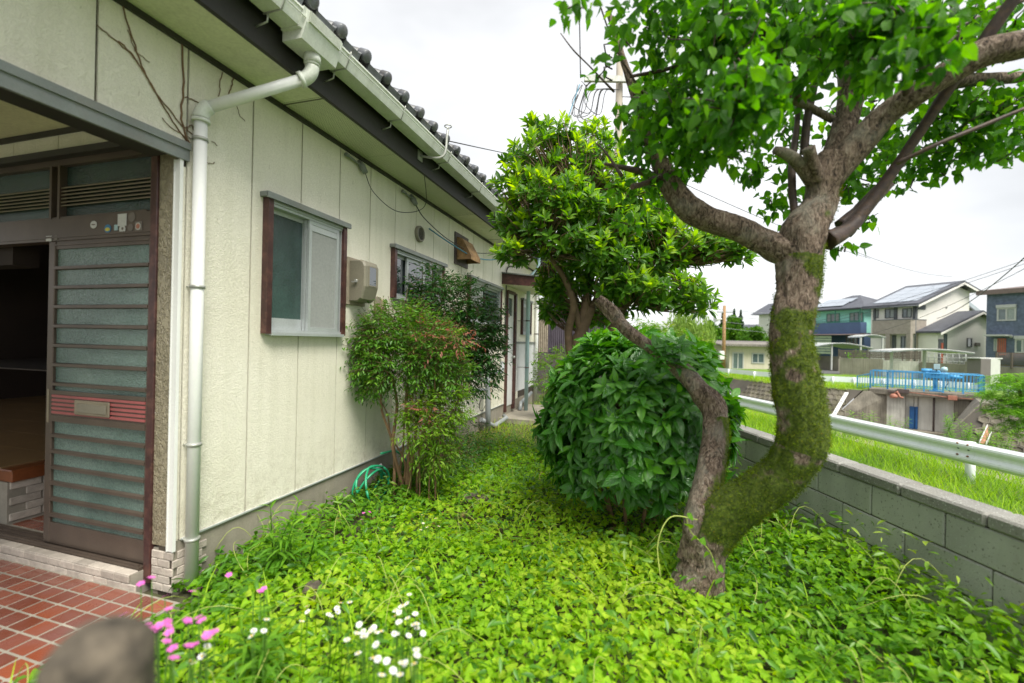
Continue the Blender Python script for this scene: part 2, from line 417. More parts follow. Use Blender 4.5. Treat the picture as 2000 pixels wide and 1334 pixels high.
M['bank'] = mat('bank_concrete', (.09, .08, .065), .9, .35, 1, bump=.01, bs=20)
M['sluice'] = mat('sluice_concrete', (.56, .55, .50), .85, .35, 1.1, bump=.006, bs=20, streak=.5, dirt=(.10, .09, .07))
M['sluice_dark'] = mat('sluice_dark_concrete', (.22, .20, .16), .9, .45, 1.5, bump=.01, bs=20, streak=.6, dirt=(.05, .045, .035))
M['bluerail'] = mat('blue_rail_paint', (.06, .32, .62), .45, .15, 4)
M['bluedark'] = mat('blue_gate_paint', (.02, .12, .34), .5, .2, 3)
M['rust'] = mat('rusty_pink_metal', (.45, .19, .13), .7, .35, 6)
M['darksteel'] = mat('dark_steel', (.10, .075, .07), .6, .3, 5)
M['bed'] = mat('canal_bed', (.26, .23, .18), .8, .3, 1.5, bump=.02, bs=6)
M['asphalt'] = mat('asphalt', (.11, .11, .11), .9, .2, 1)
def barkm():
    a = NT('plum_bark')
    at = a.n('ShaderNodeAttribute', attribute_name='moss')
    ridge = a.noise(42, 7, a.pos((1, 1, .42)), .72, 1.6)
    c = a.ramp(ridge, [(.38, (.022, .015, .011)), (.46, (.12, .082, .058)), (.56, (.26, .19, .142)), (.70, (.46, .39, .32))])
    c = a.mix(a.ramp(a.noise(4, 5, rough=.65), [(.52, 0.), (.66, .6)]), c, (.36, .34, .28))
    mo = a.ramp(a.noise(70, 3), [(.3, (.028, .05, .004)), (.6, (.11, .16, .01)), (.8, (.18, .15, .02))])
    ad = a.n('ShaderNodeMath', operation='MULTIPLY_ADD'); a.l(a.noise(16, 4), ad.inputs[0]); ad.inputs[1].default_value = .5; a.l(at.outputs['Fac'], ad.inputs[2])
    fac = a.ramp(ad.outputs[0], [(.70, 0.), (.80, 1.)])
    c = a.mix(fac, c, mo)
    a.bump(ridge, .022, 1); a.set(Base_Color=c, Roughness=.9); return a.m
M['bark'] = barkm()
M['bark2'] = mat('smooth_bark', (.20, .13, .08), .8, .4, 12, bump=.004, bs=60)
M['darkbark'] = mat('dark_shoot_bark', (.07, .045, .04), .6, .4, 20, bump=.002, bs=80, dirt=(.25, .14, .06), dfac=.25)
M['stem'] = mat('nandina_stem', (.24, .14, .075), .8, .35, 14, bump=.003, bs=70)
M['twig'] = mat('pale_twig', (.20, .12, .06), .8, .3, 20)
M['moss'] = leafmat('moss_fuzz', [(0, (.035, .07, .004)), (.6, (.14, .21, .01)), (.93, (.21, .21, .015)), (1, (.24, .12, .02))], .3, .8, .1)
M['plumleaf'] = leafmat('plum_leaf', [(0, (.025, .11, .012)), (.5, (.085, .27, .02)), (.85, (.17, .43, .025)), (1, (.30, .55, .035))], .6, .42, .4, vein=(.12, .26, .06))
M['osleaf'] = leafmat('evergreen_leaf', [(0, (.03, .11, .012)), (.45, (.10, .27, .016)), (.75, (.25, .47, .022)), (1, (.44, .62, .04))], .5, .3, .55, vein=(.2, .34, .08))
M['auleaf'] = leafmat('broad_shiny_leaf', [(0, (.025, .11, .013)), (.5, (.065, .25, .02)), (1, (.17, .46, .03))], .32, .2, .6, vein=(.12, .30, .08), coat=.25)
M['nandark'] = leafmat('dark_fine_leaf', [(0, (.016, .065, .014)), (.6, (.045, .15, .025)), (1, (.12, .27, .035))], .3, .4, .4)
M['nanlite'] = leafmat('green_fine_leaf', [(0, (.035, .12, .014)), (.5, (.10, .26, .022)), (.85, (.20, .36, .03)), (1, (.30, .42, .05))], .35, .4, .4)
M['nanbright'] = leafmat('bright_fine_leaf', [(0, (.08, .2, .015)), (.6, (.18, .35, .02)), (1, (.30, .42, .04))], .4, .45, .35)
M['nanred'] = leafmat('reddish_fine_leaf', [(0, (.16, .07, .035)), (.5, (.30, .11, .07)), (1, (.38, .17, .12))], .35, .45, .35)
M['gcleaf'] = leafmat('ground_cover_leaf', [(0, (.03, .12, .010)), (.25, (.08, .26, .012)), (.5, (.20, .45, .012)), (.85, (.37, .64, .02)), (1, (.53, .71, .05))], .5, .5, .35, vein=(.32, .55, .08))
M['grassblade'] = leafmat('grass_blade', [(0, (.08, .20, .012)), (.5, (.24, .44, .018)), (.85, (.38, .58, .03)), (1, (.50, .46, .16))], .4, .6, .2)
M['weed'] = leafmat('lance_leaf', [(0, (.06, .19, .016)), (.6, (.14, .36, .02)), (1, (.30, .56, .04))], .4, .5, .3, vein=(.2, .4, .08))
M['fartree'] = leafmat('far_foliage', [(0, (.04, .12, .015)), (.5, (.09, .22, .02)), (1, (.20, .36, .04))], .35, .7, .2)
M['fardark'] = leafmat('far_conifer', [(0, (.015, .05, .015)), (.6, (.03, .09, .022)), (1, (.06, .14, .03))], .25, .7, .2)
M['willow'] = leafmat('willow_foliage', [(0, (.12, .22, .04)), (.6, (.25, .38, .08)), (1, (.36, .5, .13))], .4, .7, .2)
M['petalw'] = mat('white_petal', (.8, .8, .82), .6, .05)
M['petalp'] = mat('pink_petal', (.70, .13, .50), .6, .15, 30)
M['petaly'] = mat('yellow_disc', (.75, .5, .03), .6)
M['dead'] = leafmat('dead_leaf', [(0, (.12, .07, .03)), (.6, (.26, .16, .07)), (1, (.42, .30, .15))], .2, .7, .2)
M['stone'] = mat('garden_stone', (.11, .09, .065), .9, .75, 26, bump=.01, bs=20)
# ------------------------------------------------------------------ foliage helpers
def leaf_tpl(L=1, W=.4, n=4, fold=.25, droop=.25, tip=1.5, heart=0, wave=0):
    """one leaf: length along +Y, width X, normal +Z; returns verts, tris, uvs"""
    vs, uv = [], []
    ts = [i / n for i in range(n + 1)]
    for i, t in enumerate(ts):
        wd = math.sin(math.pi * min(1, t ** (1 / tip if tip > 1 else 1))) if 0 < i < n else 0
        wd = W * .5 * wd
        y = t * L; z = -droop * L * t * t
        vs.append((0, y, z)); uv.append((.5, t))
        if 0 < i < n:
            yy = y - (heart * L * (1 - t) ** 3)
            zz = z + fold * wd + (wave * W * (1 if i % 2 else -1))
            vs.append((-wd, yy, zz)); uv.append((0, t)); vs.append((wd, yy, zz)); uv.append((1, t))
    fs = []
    if n == 2: fs = [(0, 3, 1), (1, 3, 4)] if False else [(0, 1, 2), (2, 1, 4), (0, 3, 1), (3, 4, 1)]
    else:
        idx = [0]
        k = 1
        for i in range(1, n): idx.append(k); k += 3
        last = k
        fs += [(0, 1, 2), (0, 3, 1)]
        for i in range(1, n - 1):
            a, b = idx[i], idx[i + 1]
            fs += [(a, b, a + 1), (a + 1, b, b + 1), (a, a + 2, b), (a + 2, b + 2, b)]
        a = idx[n - 1]; fs += [(a, last, a + 1), (a, a + 2, last)]
    if n == 2: vs = vs
    return np.array(vs, float), np.array(fs, int), np.array(uv, float)
def frames(d, up_hint, twist):
    """rotation matrices whose Y axis is d and Z near up_hint, rolled by twist (all arrays)"""
    d = d / np.linalg.norm(d, axis=1, keepdims=True)
    x = np.cross(d, up_hint); l = np.linalg.norm(x, axis=1, keepdims=True); x = np.where(l < 1e-3, np.array([[1., 0, 0]]), x / np.maximum(l, 1e-6))
    z = np.cross(x, d)
    c, s_ = np.cos(twist)[:, None], np.sin(twist)[:, None]
    x2 = x * c + z * s_; z2 = -x * s_ + z * c
    return np.stack([x2, d, z2], axis=2)
def scatter(name, tpls, pos, rot, scl, rnd, material, parent=None):
    """join many copies of small templates into one mesh; tpls chosen at random"""
    N = len(pos); pick = rng.integers(0, len(tpls), N)
    V, Fc, A, U = [], [], [], []; off = 0
    for ti, (tv, tf, tu) in enumerate(tpls):
        m = pick == ti
        if not m.any(): continue
        p, r, s_, q = pos[m], rot[m], scl[m], rnd[m]
        v = np.einsum('nij,kj->nki', r, tv) * s_[:, None, None] + p[:, None, :]
        n = len(p); k = len(tv)
        V.append(v.reshape(-1, 3)); Fc.append((tf[None] + (np.arange(n) * k)[:, None, None] + off).reshape(-1, 3)); off += n * k
        A.append(np.repeat(q, k)); U.append(np.tile(tu, (n, 1)))
    V = np.concatenate(V); Fc = np.concatenate(Fc); A = np.concatenate(A); U = np.concatenate(U)
    f = FR.get(parent.name, Vector((0, 0, 0))) if parent else Vector((0, 0, 0))
    if parent is None:
        f = Vector((V[:, 0].mean(), V[:, 1].mean(), V[:, 2].min()))
    V = V - np.array(f)
    me = bpy.data.meshes.new(name); me.vertices.add(len(V)); me.vertices.foreach_set('co', V.astype(np.float32).ravel())
    me.loops.add(len(Fc) * 3); me.loops.foreach_set('vertex_index', Fc.astype(np.int32).ravel())
    me.polygons.add(len(Fc)); me.polygons.foreach_set('loop_start', np.arange(0, len(Fc) * 3, 3, dtype=np.int32))
    me.update(calc_edges=True)
    at = me.attributes.new('rnd', 'FLOAT', 'POINT'); at.data.foreach_set('value', A.astype(np.float32))
    uvl = me.uv_layers.new(name='UVMap'); uvl.data.foreach_set('uv', U[Fc.ravel()].astype(np.float32).ravel())
    me.polygons.foreach_set('use_smooth', np.ones(len(Fc), dtype=bool))
    me.materials.append(material)
    o = bpy.data.objects.new(name, me); COL.objects.link(o); FR[o.name] = f
    if parent is not None: o.parent = parent
    else: o.location = f
    return o
def leaf_meshes(name, tpls, material, rnds):
    out = []
    for tv, tf, tu in tpls:
        for q in rnds:
            me = bpy.data.meshes.new(name); me.from_pydata([tuple(x) for x in tv], [], [tuple(int(i) for i in f) for f in tf])
            at = me.attributes.new('rnd', 'FLOAT', 'POINT'); at.data.foreach_set('value', [q] * len(tv))
            uvl = me.uv_layers.new(name='UVMap')
            for lp in me.loops: uvl.data[lp.index].uv = tuple(tu[lp.vertex_index])
            me.polygons.foreach_set('use_smooth', [True] * len(me.polygons))
            me.materials.append(material); out.append(me)
    return out
def leaves(tree, crown_name, tpls, pos, rot, scl, rnd, material, n_single=300, leaf_name='leaf', crown_kind=None):
    """the leaves that show largest become single parts of the tree, the rest one crown"""
    cam_d = np.linalg.norm(pos - np.array([0, 0, EYE]), axis=1)
    px = pos[:, 0] / np.maximum(pos[:, 1], .1) * FPX + 1000; py = 667 - (pos[:, 2] - EYE) / np.maximum(pos[:, 1], .1) * FPX
    inview = (px > 10) & (px < 1990) & (py > 10) & (py < 1320) & (pos[:, 1] > .2)
    score = np.where(inview, scl / cam_d * (1 + .3 * rng.random(len(pos))), 0)
    order = np.argsort(-score); single = order[:n_single]; rest = order[n_single:]
    o = scatter(crown_name, tpls, pos[rest], rot[rest], scl[rest], rnd[rest], material, tree)
    if crown_kind: o['kind'] = crown_kind
    rs = [.1, .3, .5, .7, .9]
    ms = leaf_meshes(leaf_name, tpls, material, rs)
    for i in single:
        t = int(rng.integers(0, len(tpls))); q = int(np.argmin(abs(np.array(rs) - rnd[i])))
        piece(leaf_name, ms[t * len(rs) + q], tree, Vector(pos[i]), mtx=Matrix(rot[i].tolist()) * 1.0 @ Matrix.Scale(float(scl[i]), 3))
    return o
def unit(n):
    v = rng.normal(size=(n, 3)); return v / np.linalg.norm(v, axis=1, keepdims=True)
LEAF_OV = [leaf_tpl(1, .62, 5, .35, .22, 1.5, .05, .03), leaf_tpl(1, .58, 5, .55, .4, 1.5, .05, .04), leaf_tpl(1, .66, 5, .15, .12, 1.6, .05, .02)]
LEAF_EV = [leaf_tpl(1, .36, 4, .4, .12, 1.0), leaf_tpl(1, .32, 4, .7, .22, 1.0), leaf_tpl(1, .40, 4, .3, .05, 1.0)]
LEAF_AU = [leaf_tpl(1, .40, 6, .4, .22, 1.15, 0, .012), leaf_tpl(1, .36, 6, .6, .34, 1.15, 0, .012), leaf_tpl(1, .44, 6, .3, .15, 1.2, 0, .015)]
LEAF_SM = [leaf_tpl(1, .34, 3, .4, .15, 1.2), leaf_tpl(1, .28, 3, .5, .3, 1.2)]
LEAF_HT = [leaf_tpl(1, .86, 6, .3, .25, 2.1, .2), leaf_tpl(1, .8, 6, .5, .35, 2.0, .22), leaf_tpl(1, .92, 6, .12, .12, 2.2, .18)]
LEAF_LN = [leaf_tpl(1, .17, 4, .5, .35, 1.1), leaf_tpl(1, .14, 4, .6, .55, 1.1)]
def blade_tpl(b=.5, w=.035):
    vs = np.array([(-w/2, 0, 0), (w/2, 0, 0), (-w*.4, .45, -b*.1), (w*.4, .45, -b*.1), (-w*.22, .8, -b*.42), (w*.22, .8, -b*.42), (0, 1, -b*.75)], float)
    return vs, np.array([(0,1,2),(1,3,2),(2,3,4),(3,5,4),(4,5,6)]), np.array([(0,0),(1,0),(0,.45),(1,.45),(0,.8),(1,.8),(.5,1)], float)
BLADES = [blade_tpl(.2), blade_tpl(.6), blade_tpl(1.1, .03)]
TRI = [(np.array([(-.5, 0, 0), (.5, 0, 0), (0, 1, 0)], float), np.array([(0, 1, 2)]), np.array([(0, 0), (1, 0), (.5, 1)], float))]
DIA = [(np.array([(0, -.5, 0), (.4, 0, .08), (0, .5, 0), (-.4, 0, .08)], float), np.array([(0, 1, 2), (0, 2, 3)]), np.array([(.5, 0), (1, .5), (.5, 1), (0, .5)], float))]
# ================================================================== THE GROUND
def strip(name, rows, m, kind='structure'):
    """rows: list of lists of points; sheet through them"""
    mb = MB(); n = len(rows[0]); vs = [p for r in rows for p in r]
    mb.add(vs, [(i * n + k, i * n + k + 1, (i + 1) * n + k + 1, (i + 1) * n + k) for i in range(len(rows) - 1) for k in range(n - 1)])
    o = mb.build(name, m, fix=False); o['kind'] = kind
    me = o.data
    if sum(p.normal.z for p in me.polygons) < 0: me.flip_normals()
    return o
def wall_x(Y): return 2.59 - .065 * Y
def verge_e(Y): return 9.0 - .09 * Y
YS = [-40, -10, 0, 5, 10, 20, 30, 45, 60, 110, 300, 900]
FT = [(-40, 45), (-10, 37), (0, 33), (10, 28.5), (18, 25.2), (21.7, 23.0), (27, 21.3), (29.5, 18.8), (34, 17.7), (60, 14), (110, 9), (300, -10), (900, -70)]
def far_top(Y):
    for (a, xa), (b, xb) in zip(FT, FT[1:]):
        if a <= Y <= b: return xa + (xb - xa) * (Y - a) / (b - a)
    return 40
strip('garden_ground', [[(-900, y, -.06), (-60, y, -.06), (wall_x(y) + .05, y, -.06)] for y in YS], M['soil'])
strip('verge', [[(wall_x(y) + .1, y, -.56), (verge_e(y) - 2.0, y, -.58), (verge_e(y), y, -.66)] for y in YS], M['turf'])
strip('near_bank', [[(verge_e(y), y, -.665), (verge_e(y) + 2.4, y, -3.3)] for y in YS], M['bank'])
strip('canal_bed', [[(verge_e(y) + 2.3, y, -3.25), (far_top(y) + 4.5, y, -3.25)] for y in YS], M['bed'])
YF = [-40, -10, 0, 10, 18, 21.7]
YF2 = [27, 29.5, 34, 45, 60, 110, 300, 900]
def frow(y): return [(far_top(y) - 2.4, y, -3.3), (far_top(y), y, -1.0)]
far_bank = strip('far_bank', [frow(y) for y in YF2], M['bank'])
far_bank_r = strip('far_bank', [frow(y) for y in YF], M['bank'])
def gr(y):
    x = far_top(y); return [(x, y, -1.0), (x + 9, y, -1.02), (x + 18, y, -1.02), (x + 30, y, -.5), (x + 60, y, -.2), (x + 300, y, 0), (x + 1500, y, 2)]
strip('far_ground', [gr(y) for y in (27, 29.5, 34, 45, 60, 110, 300, 900)], M['farturf'])
def gr2(y):
    x = max(far_top(y), 25.9); return [(x, y, -1.0), (x + 9, y, -1.02), (x + 18, y, -1.02), (x + 30, y, -.5), (x + 60, y, -.2), (x + 300, y, 0), (x + 1500, y, 2)]
strip('far_ground', [gr2(y) for y in (-40, -10, 0, 10, 18, 27)], M['farturf'])
# hexagonal facing blocks of the far bank
def hexmesh():
    mb = MB(); r = .235; vs = []
    for rr, z in ((r, 0), (r, .07), (r * .80, .075), (r * .58, .02)):
        for k in range(6):
            a = math.pi / 3 * k + math.pi / 6; vs.append((rr * math.cos(a), rr * math.sin(a), z))
    fs = [(j * 6 + k, j * 6 + (k + 1) % 6, (j + 1) * 6 + (k + 1) % 6, (j + 1) * 6 + k) for j in range(3) for k in range(6)]
    fs.append(tuple(range(18, 24))); mb.add(vs, fs); return mb.mesh('hex_block', M['hex'])
HX = hexmesh()
def hexes(bank, pts, cap):
    foot = [Vector((x - 2.4, y, -3.3)) for x, y in pts]; top = [Vector((x, y, -1.0)) for x, y in pts]; n = 0
    for (f0, t0), (f1, t1) in zip(zip(foot, top), zip(foot[1:], top[1:])):
        e = (t1 - t0); Ln = e.length; e.normalize(); up = ((t0 - f0)); up = (up - e * up.dot(e)); H_ = up.length; up.normalize(); nn = e.cross(up)
        if nn.z < 0: nn = -nn
        m3 = Matrix((e, up, nn)).transposed()
        for r_ in range(int(H_ / .37)):
            for k in range(int(Ln / .42)):
                if n >= cap: return
                p = t0 + e * (k * .42 + (.21 if r_ % 2 else 0) + .22) - up * (.28 + r_ * .365)
                piece('hex_block', HX, bank, p, mtx=m3); n += 1
hexes(far_bank, [(20.85, 27.45), (18.8, 29.5), (17.9, 33)], 170)
hexes(far_bank_r, [(23.0, 21.7), (25.2, 18.0)], 110)
# ================================================================== THE HOUSE
HB = (F, 1.99, 0)
house = thing('bungalow', 'long low cream-sided house with dark fascia, white gutter and tiled roof', 'house', HB, house=True)
Z0, ZS, LY1, GND = .27, 3.24, 10.85, -.06
WINS = [(2.55, 3.42, 1.52, 2.50), (4.23, 5.48, 1.95, 2.49), (6.38, 8.0, 1.79, 2.48), (8.40, 8.98, .2, 2.50), (9.5, 10.3, 1.66, 2.43)]
seams = [1.99 + .4625 * k for k in range(0, 20)]
seams[-1] = LY1
def panel(y0, y1, z0, z1, holes, name='siding_panel', m=None, par=None):
    mb = MB(); g = .0065
    rs = rects_minus(y0 + g, y1 - g, z0, z1, holes); grp = []
    for r_ in rs:                                     # pieces that touch stay one panel, others are panels of their own
        hit = [q for q in grp if any(r_[0] < k[1] + 1e-4 and k[0] < r_[1] + 1e-4 and r_[2] < k[3] + 1e-4 and k[2] < r_[3] + 1e-4 for k in q)]
        grp = [q for q in grp if q not in hit] + [[r_] + [k for q in hit for k in q]]
    for q in grp:
        mb = MB()
        for a, b, c, d in q: mb.box((F - .014, a, c), (F, b, d))
        mb.build(name, m or M['siding'], par or house)
for a, b in zip(seams, seams[1:]):
    z0 = 1.5 if a > 9.0 else Z0
    panel(a, b, z0, ZS, WINS)
panel(1.955, 1.992, Z0, 2.50, [])
for k in range(6):
    b = 1.99 - .4625 * k; panel(b - .4625, b, 2.64, ZS, [])
for a, b in ((9.0, 9.9), (9.9, LY1)): panel(a, b, .42, 1.46, [], 'white_panel', M['white'])
mb = MB(); mb.box((F - .004, 9.0, 1.46), (F + .02, LY1, 1.50)); mb.build('trim_strip', M['greymetal'], house)
# wall core behind the panels
mb = MB()
for a, b, c, d in rects_minus(1.96, LY1, -.3, ZS + .3, [w_ for w_ in WINS]): mb.box((F - .12, a, c), (F - .016, b, d))
mb.box((F - .12, -.9, 2.60), (F - .016, 1.96, 3.5))
mb.box((-10.5, LY1 - .1, -.3), (F - .12, LY1, 3.5)); mb.box((-10.6, 1.8, -.3), (-10.5, LY1, 3.5))
mb.build('wall', M['seam'], house)
mb = MB(); mb.box((F - .10, 1.97, GND - .3), (F - .005 + .0, LY1, Z0 - .004)); mb.box((F - .01, 8.1, GND - .2), (F + .9, 10.2, .03)); mb.build('foundation', M['concrete'], house)
mb = MB(); mb.box((F - .01, 2.0, Z0 - .004), (F + .012, 8.36, Z0 + .006)); mb.build('drip_edge', M['alu'], house)
# dark rooms behind the windows
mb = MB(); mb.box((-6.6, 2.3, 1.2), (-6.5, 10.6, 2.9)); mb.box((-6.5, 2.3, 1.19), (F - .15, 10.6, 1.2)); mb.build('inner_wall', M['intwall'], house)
# soffit, fascia, trim
for a, b in ((-1, 2.68), (5.75, LY1 + .4)):
    mb = MB(); mb.box((F, a, ZS), (-2.275, b, ZS + .012)); mb.build('soffit', M['soffit'], house)
for a, b in ((2.684, 3.69), (3.694, 4.70), (4.704, 5.746)):
    mb = MB(); mb.box((F, a, ZS), (-2.275, b, ZS + .012)); mb.build('vent_panel', M['perf'], house)
for y in (.9, 2.70, 7.2): mb = MB(); mb.box((F, y, ZS - .002), (-2.28, y + .006, ZS + .001)); mb.build('soffit_joint', M['seam'], house)
mb = MB(); mb.box((F + .001, -1, ZS - .035), (F + .022, LY1, ZS - .002)); mb.build('black_trim', M['blacktrim'], house)
mb = MB(); mb.box((-2.272, -1, ZS - .01), (-2.24, LY1 + .4, ZS + .30)); mb.build('fascia', M['fascia'], house)
mb = MB(); mb.box((-2.68, LY1 + .38, ZS - .01), (-2.24, LY1 + .41, ZS + .3)); mb.build('fascia', M['fascia'], house)
# gutter: open trough with lipped front
def trough(y0, y1, zb=3.40, w0=-2.185, w1=-2.06, w2=-2.035, zt=3.50, name='gutter'):
    t = .004; prof = [(w0, zt), (w0, zb), (w1, zb), (w2, zt - .012), (w2 + .010, zt - .012), (w2 + .010, zt), (w2 - t, zt), (w1 - t, zb + t), (w0 + t, zb + t), (w0 + t, zt)]
    mb = MB(); mb.prism([(x, y0, z) for x, z in prof], (0, y1 - y0, 0)); 
    return mb
gt = trough(-1.2, 2.235); g1 = gt.build('gutter', M['gutter'], house)
gt = trough(2.55, LY1 + .4); g2 = gt.build('gutter', M['gutter'], house)
for y0, y1 in ((-1.2, 2.235), (2.55, LY1 + .4)):
    mb = MB(); mb.box((-2.030, y0, 3.452), (-2.026 + .004, y1, 3.456)); mb.build('gutter_bead', M['gutter'], house)
# hopper box
mb = MB(); prof = [(-2.20, 3.505), (-2.20, 3.335), (-2.055, 3.335), (-2.02, 3.43), (-2.012, 3.505)]
mb.prism([(x, 2.235, z) for x, z in prof], (0, .315, 0)); hop = mb.build('hopper_box', M['gutter'], house)
mb = MB()
for k in range(9): mb.box((-2.020 + k * .0012, 2.25, 3.436 + k * .0075), (-2.006 + k * .0006, 2.535, 3.4395 + k * .0075))
mb.build('rib', M['gutter'], hop)
for yk, dr in ((2.225, -1), (2.56, 1)):
    mb = MB(); mb.prism([(-2.192, yk - .012, 3.51), (-2.192, yk - .012, 3.392), (-2.052, yk - .012, 3.392), (-2.018, yk - .012, 3.51)], (0, .024, 0)); mb.build('joint_sleeve', M['gutter'], house)
# gutter hangers
for y in [.6, 1.35, 2.08, 2.66, 3.40, 4.35, 5.3, 6.2, 7.15, 8.1, 9.0, 9.9]:
    mb = MB(); mb.tube([(-2.245, y, 3.33), (-2.16, y, 3.345), (-2.155, y, 3.40)], .006, 6)
    mb.tube([(-2.19, y, 3.396), (-2.058, y, 3.396), (-2.02, y, 3.49), (-2.018, y, 3.51)], .005, 6)
    mb.build('gutter_hanger', M['bracket'], house)
# downpipe
mb = MB(); wallx = F + .055
top = Vector((-2.115, 2.40, 3.34)); e1 = Vector((-2.115, 2.40, 3.20)); e2 = Vector((wallx, 2.03, 2.86))
dirp = (e2 - e1).normalized()
mb.tube([e1 + dirp * .02, e2 - dirp * .02], .0350, 20); mb.tube([e2 + Vector((0, 0, -.05)), (wallx, 2.03, -.02)], .0350, 20)
dp = mb.build('downpipe', M['gutter_side'], house)
def bend(a, b, c, r, rad, n=8):
    a, b, c = Vector(a), Vector(b), Vector(c); p0 = b + (a - b).normalized() * r; p1 = b + (c - b).normalized() * r
    return [p0 * (1 - t) ** 2 + b * 2 * t * (1 - t) + p1 * t * t for t in [i / n for i in range(n + 1)]]
mb = MB(); pts = bend(top, e1, e2, .07, .042); mb.tube(pts, .043, 20)
mb.tube([pts[-1] - dirp * .012, pts[-1] + dirp * .014], .050, 20); mb.tube([top, top - Vector((0, 0, .06))], .052, 20); mb.tube([top - Vector((0, 0, .055)), top - Vector((0, 0, .075))], .047, 20)
mb.build('elbow', M['gutter'], dp)
mb = MB(); mb.tube(bend(e1, e2, (wallx, 2.03, 1), .055, .042), .043, 20); mb.tube([(wallx, 2.03, 2.80), (wallx, 2.03, 2.78)], .049, 20); mb.build('elbow', M['gutter'], dp)
for z in (2.67, 1.78, .83, .14 + .12):
    mb = MB(); mb.tube([(wallx, 2.03, z), (wallx, 2.03, z + .018)], .0415, 20); mb.tube([(wallx - .03, 2.01, z + .009), (F, 2.005, z + .009)], .004, 6); mb.build('pipe_clamp', M['bracket'], dp)
# roof: deck and three courses of pantiles along the eave, sheet beyond
SL = .40
mb = MB(); mb.prism([(-2.16, -1.2, 3.52), (-2.16, -1.2, 3.50), (-6.7, -1.2, 3.5 + 4.54 * SL), (-6.7, -1.2, 3.53 + 4.54 * SL)], (0, LY1 + 1.6, 0)); mb.build('roof_deck', M['fascia'], house)
def tilemesh(end):
    mb = MB(); n = 14; L = .30; w_ = .275; a = []; b = []; c = []; d = []
    for i in range(n + 1):
        t = i / n
        if t < .42: z = .062 * math.sin(math.pi * t / .42)
        else: z = -.022 * math.sin(math.pi * (t - .42) / .58)
        a.append((.0, t * w_, z)); b.append((-L, t * w_, z + .0)); c.append((0, t * w_, z - .018)); d.append((-L, t * w_, z - .018))
    vs = a + b + c + d; m_ = n + 1
    fs = []
    for i in range(n): fs += [(i, i + 1, m_ + i + 1, m_ + i), (2 * m_ + i, 3 * m_ + i, 3 * m_ + i + 1, 2 * m_ + i + 1), (i, 2 * m_ + i, 2 * m_ + i + 1, i + 1), (m_ + i, m_ + i + 1, 3 * m_ + i + 1, 3 * m_ + i)]
    fs += [(0, m_, 3 * m_, 2 * m_), (n, 2 * m_ + n, 3 * m_ + n, m_ + n)]
    mb.add(vs, fs, 0, True)
    if end:
        mb.lathe((.0, .055, .018), [(0, .022), (.030, .022), (.042, .016), (.046, .006), (.046, -.05), (0, -.05)], 16, 'X')
        mb.box((-.012, .10, -.075), (.006, .272, -.006))
    return mb.mesh('roof_tile', M['rooftile'])
TE, TN = tilemesh(True), tilemesh(False)
rt = Matrix.Rotation(math.atan(SL), 3, 'Y')
for c_ in range(3):
    for k in range(34 if c_ == 0 else 20):
        y = 1.95 + .279 * (k - 3); x = -2.03 - c_ * .25; z = 3.575 + c_ * .25 * SL + c_ * .012
        piece('roof_tile', TE if c_ == 0 else TN, house, (x, y, z), mtx=Matrix.Rotation(math.atan(SL) + .03, 3, 'Y'))
mb = MB(); n = 400; ya, yb = -1.2, LY1 + .4; vs = []
for x in (-2.85, -6.6):
    for i in range(n + 1):
        y = ya + (yb - ya) * i / n; t = ((y - 1.95) / .279) % 1
        z = .055 * math.sin(math.pi * t / .42) if t < .42 else -.02 * math.sin(math.pi * (t - .42) / .58)
        vs.append((x, y, 3.60 + (-2.03 - x) * SL + z))
mb.add(vs, [(i, i + 1, n + 2 + i, n + 1 + i) for i in range(n)], 0, True); o = mb.build('roof_slope', M['rooftile'], house)
mb = MB(); mb.tube([(-6.6, ya, 5.42), (-6.6, yb, 5.42)], .13, 12); mb.build('ridge_cap', M['rooftile'], house)
mb = MB(); mb.prism([(-6.6, ya, 5.40), (-6.6, ya, 5.36), (-11.2, ya, 3.55), (-11.2, ya, 3.6)], (0, yb - ya, 0)); mb.build('roof_slope', M['rooftile'], house)
mb = MB(); mb.prism([(-2.3, LY1, 3.3), (-6.6, LY1, 5.3), (-10.6, LY1, 3.5)], (0, -.1, 0)); mb.build('gable', M['siding'], house)
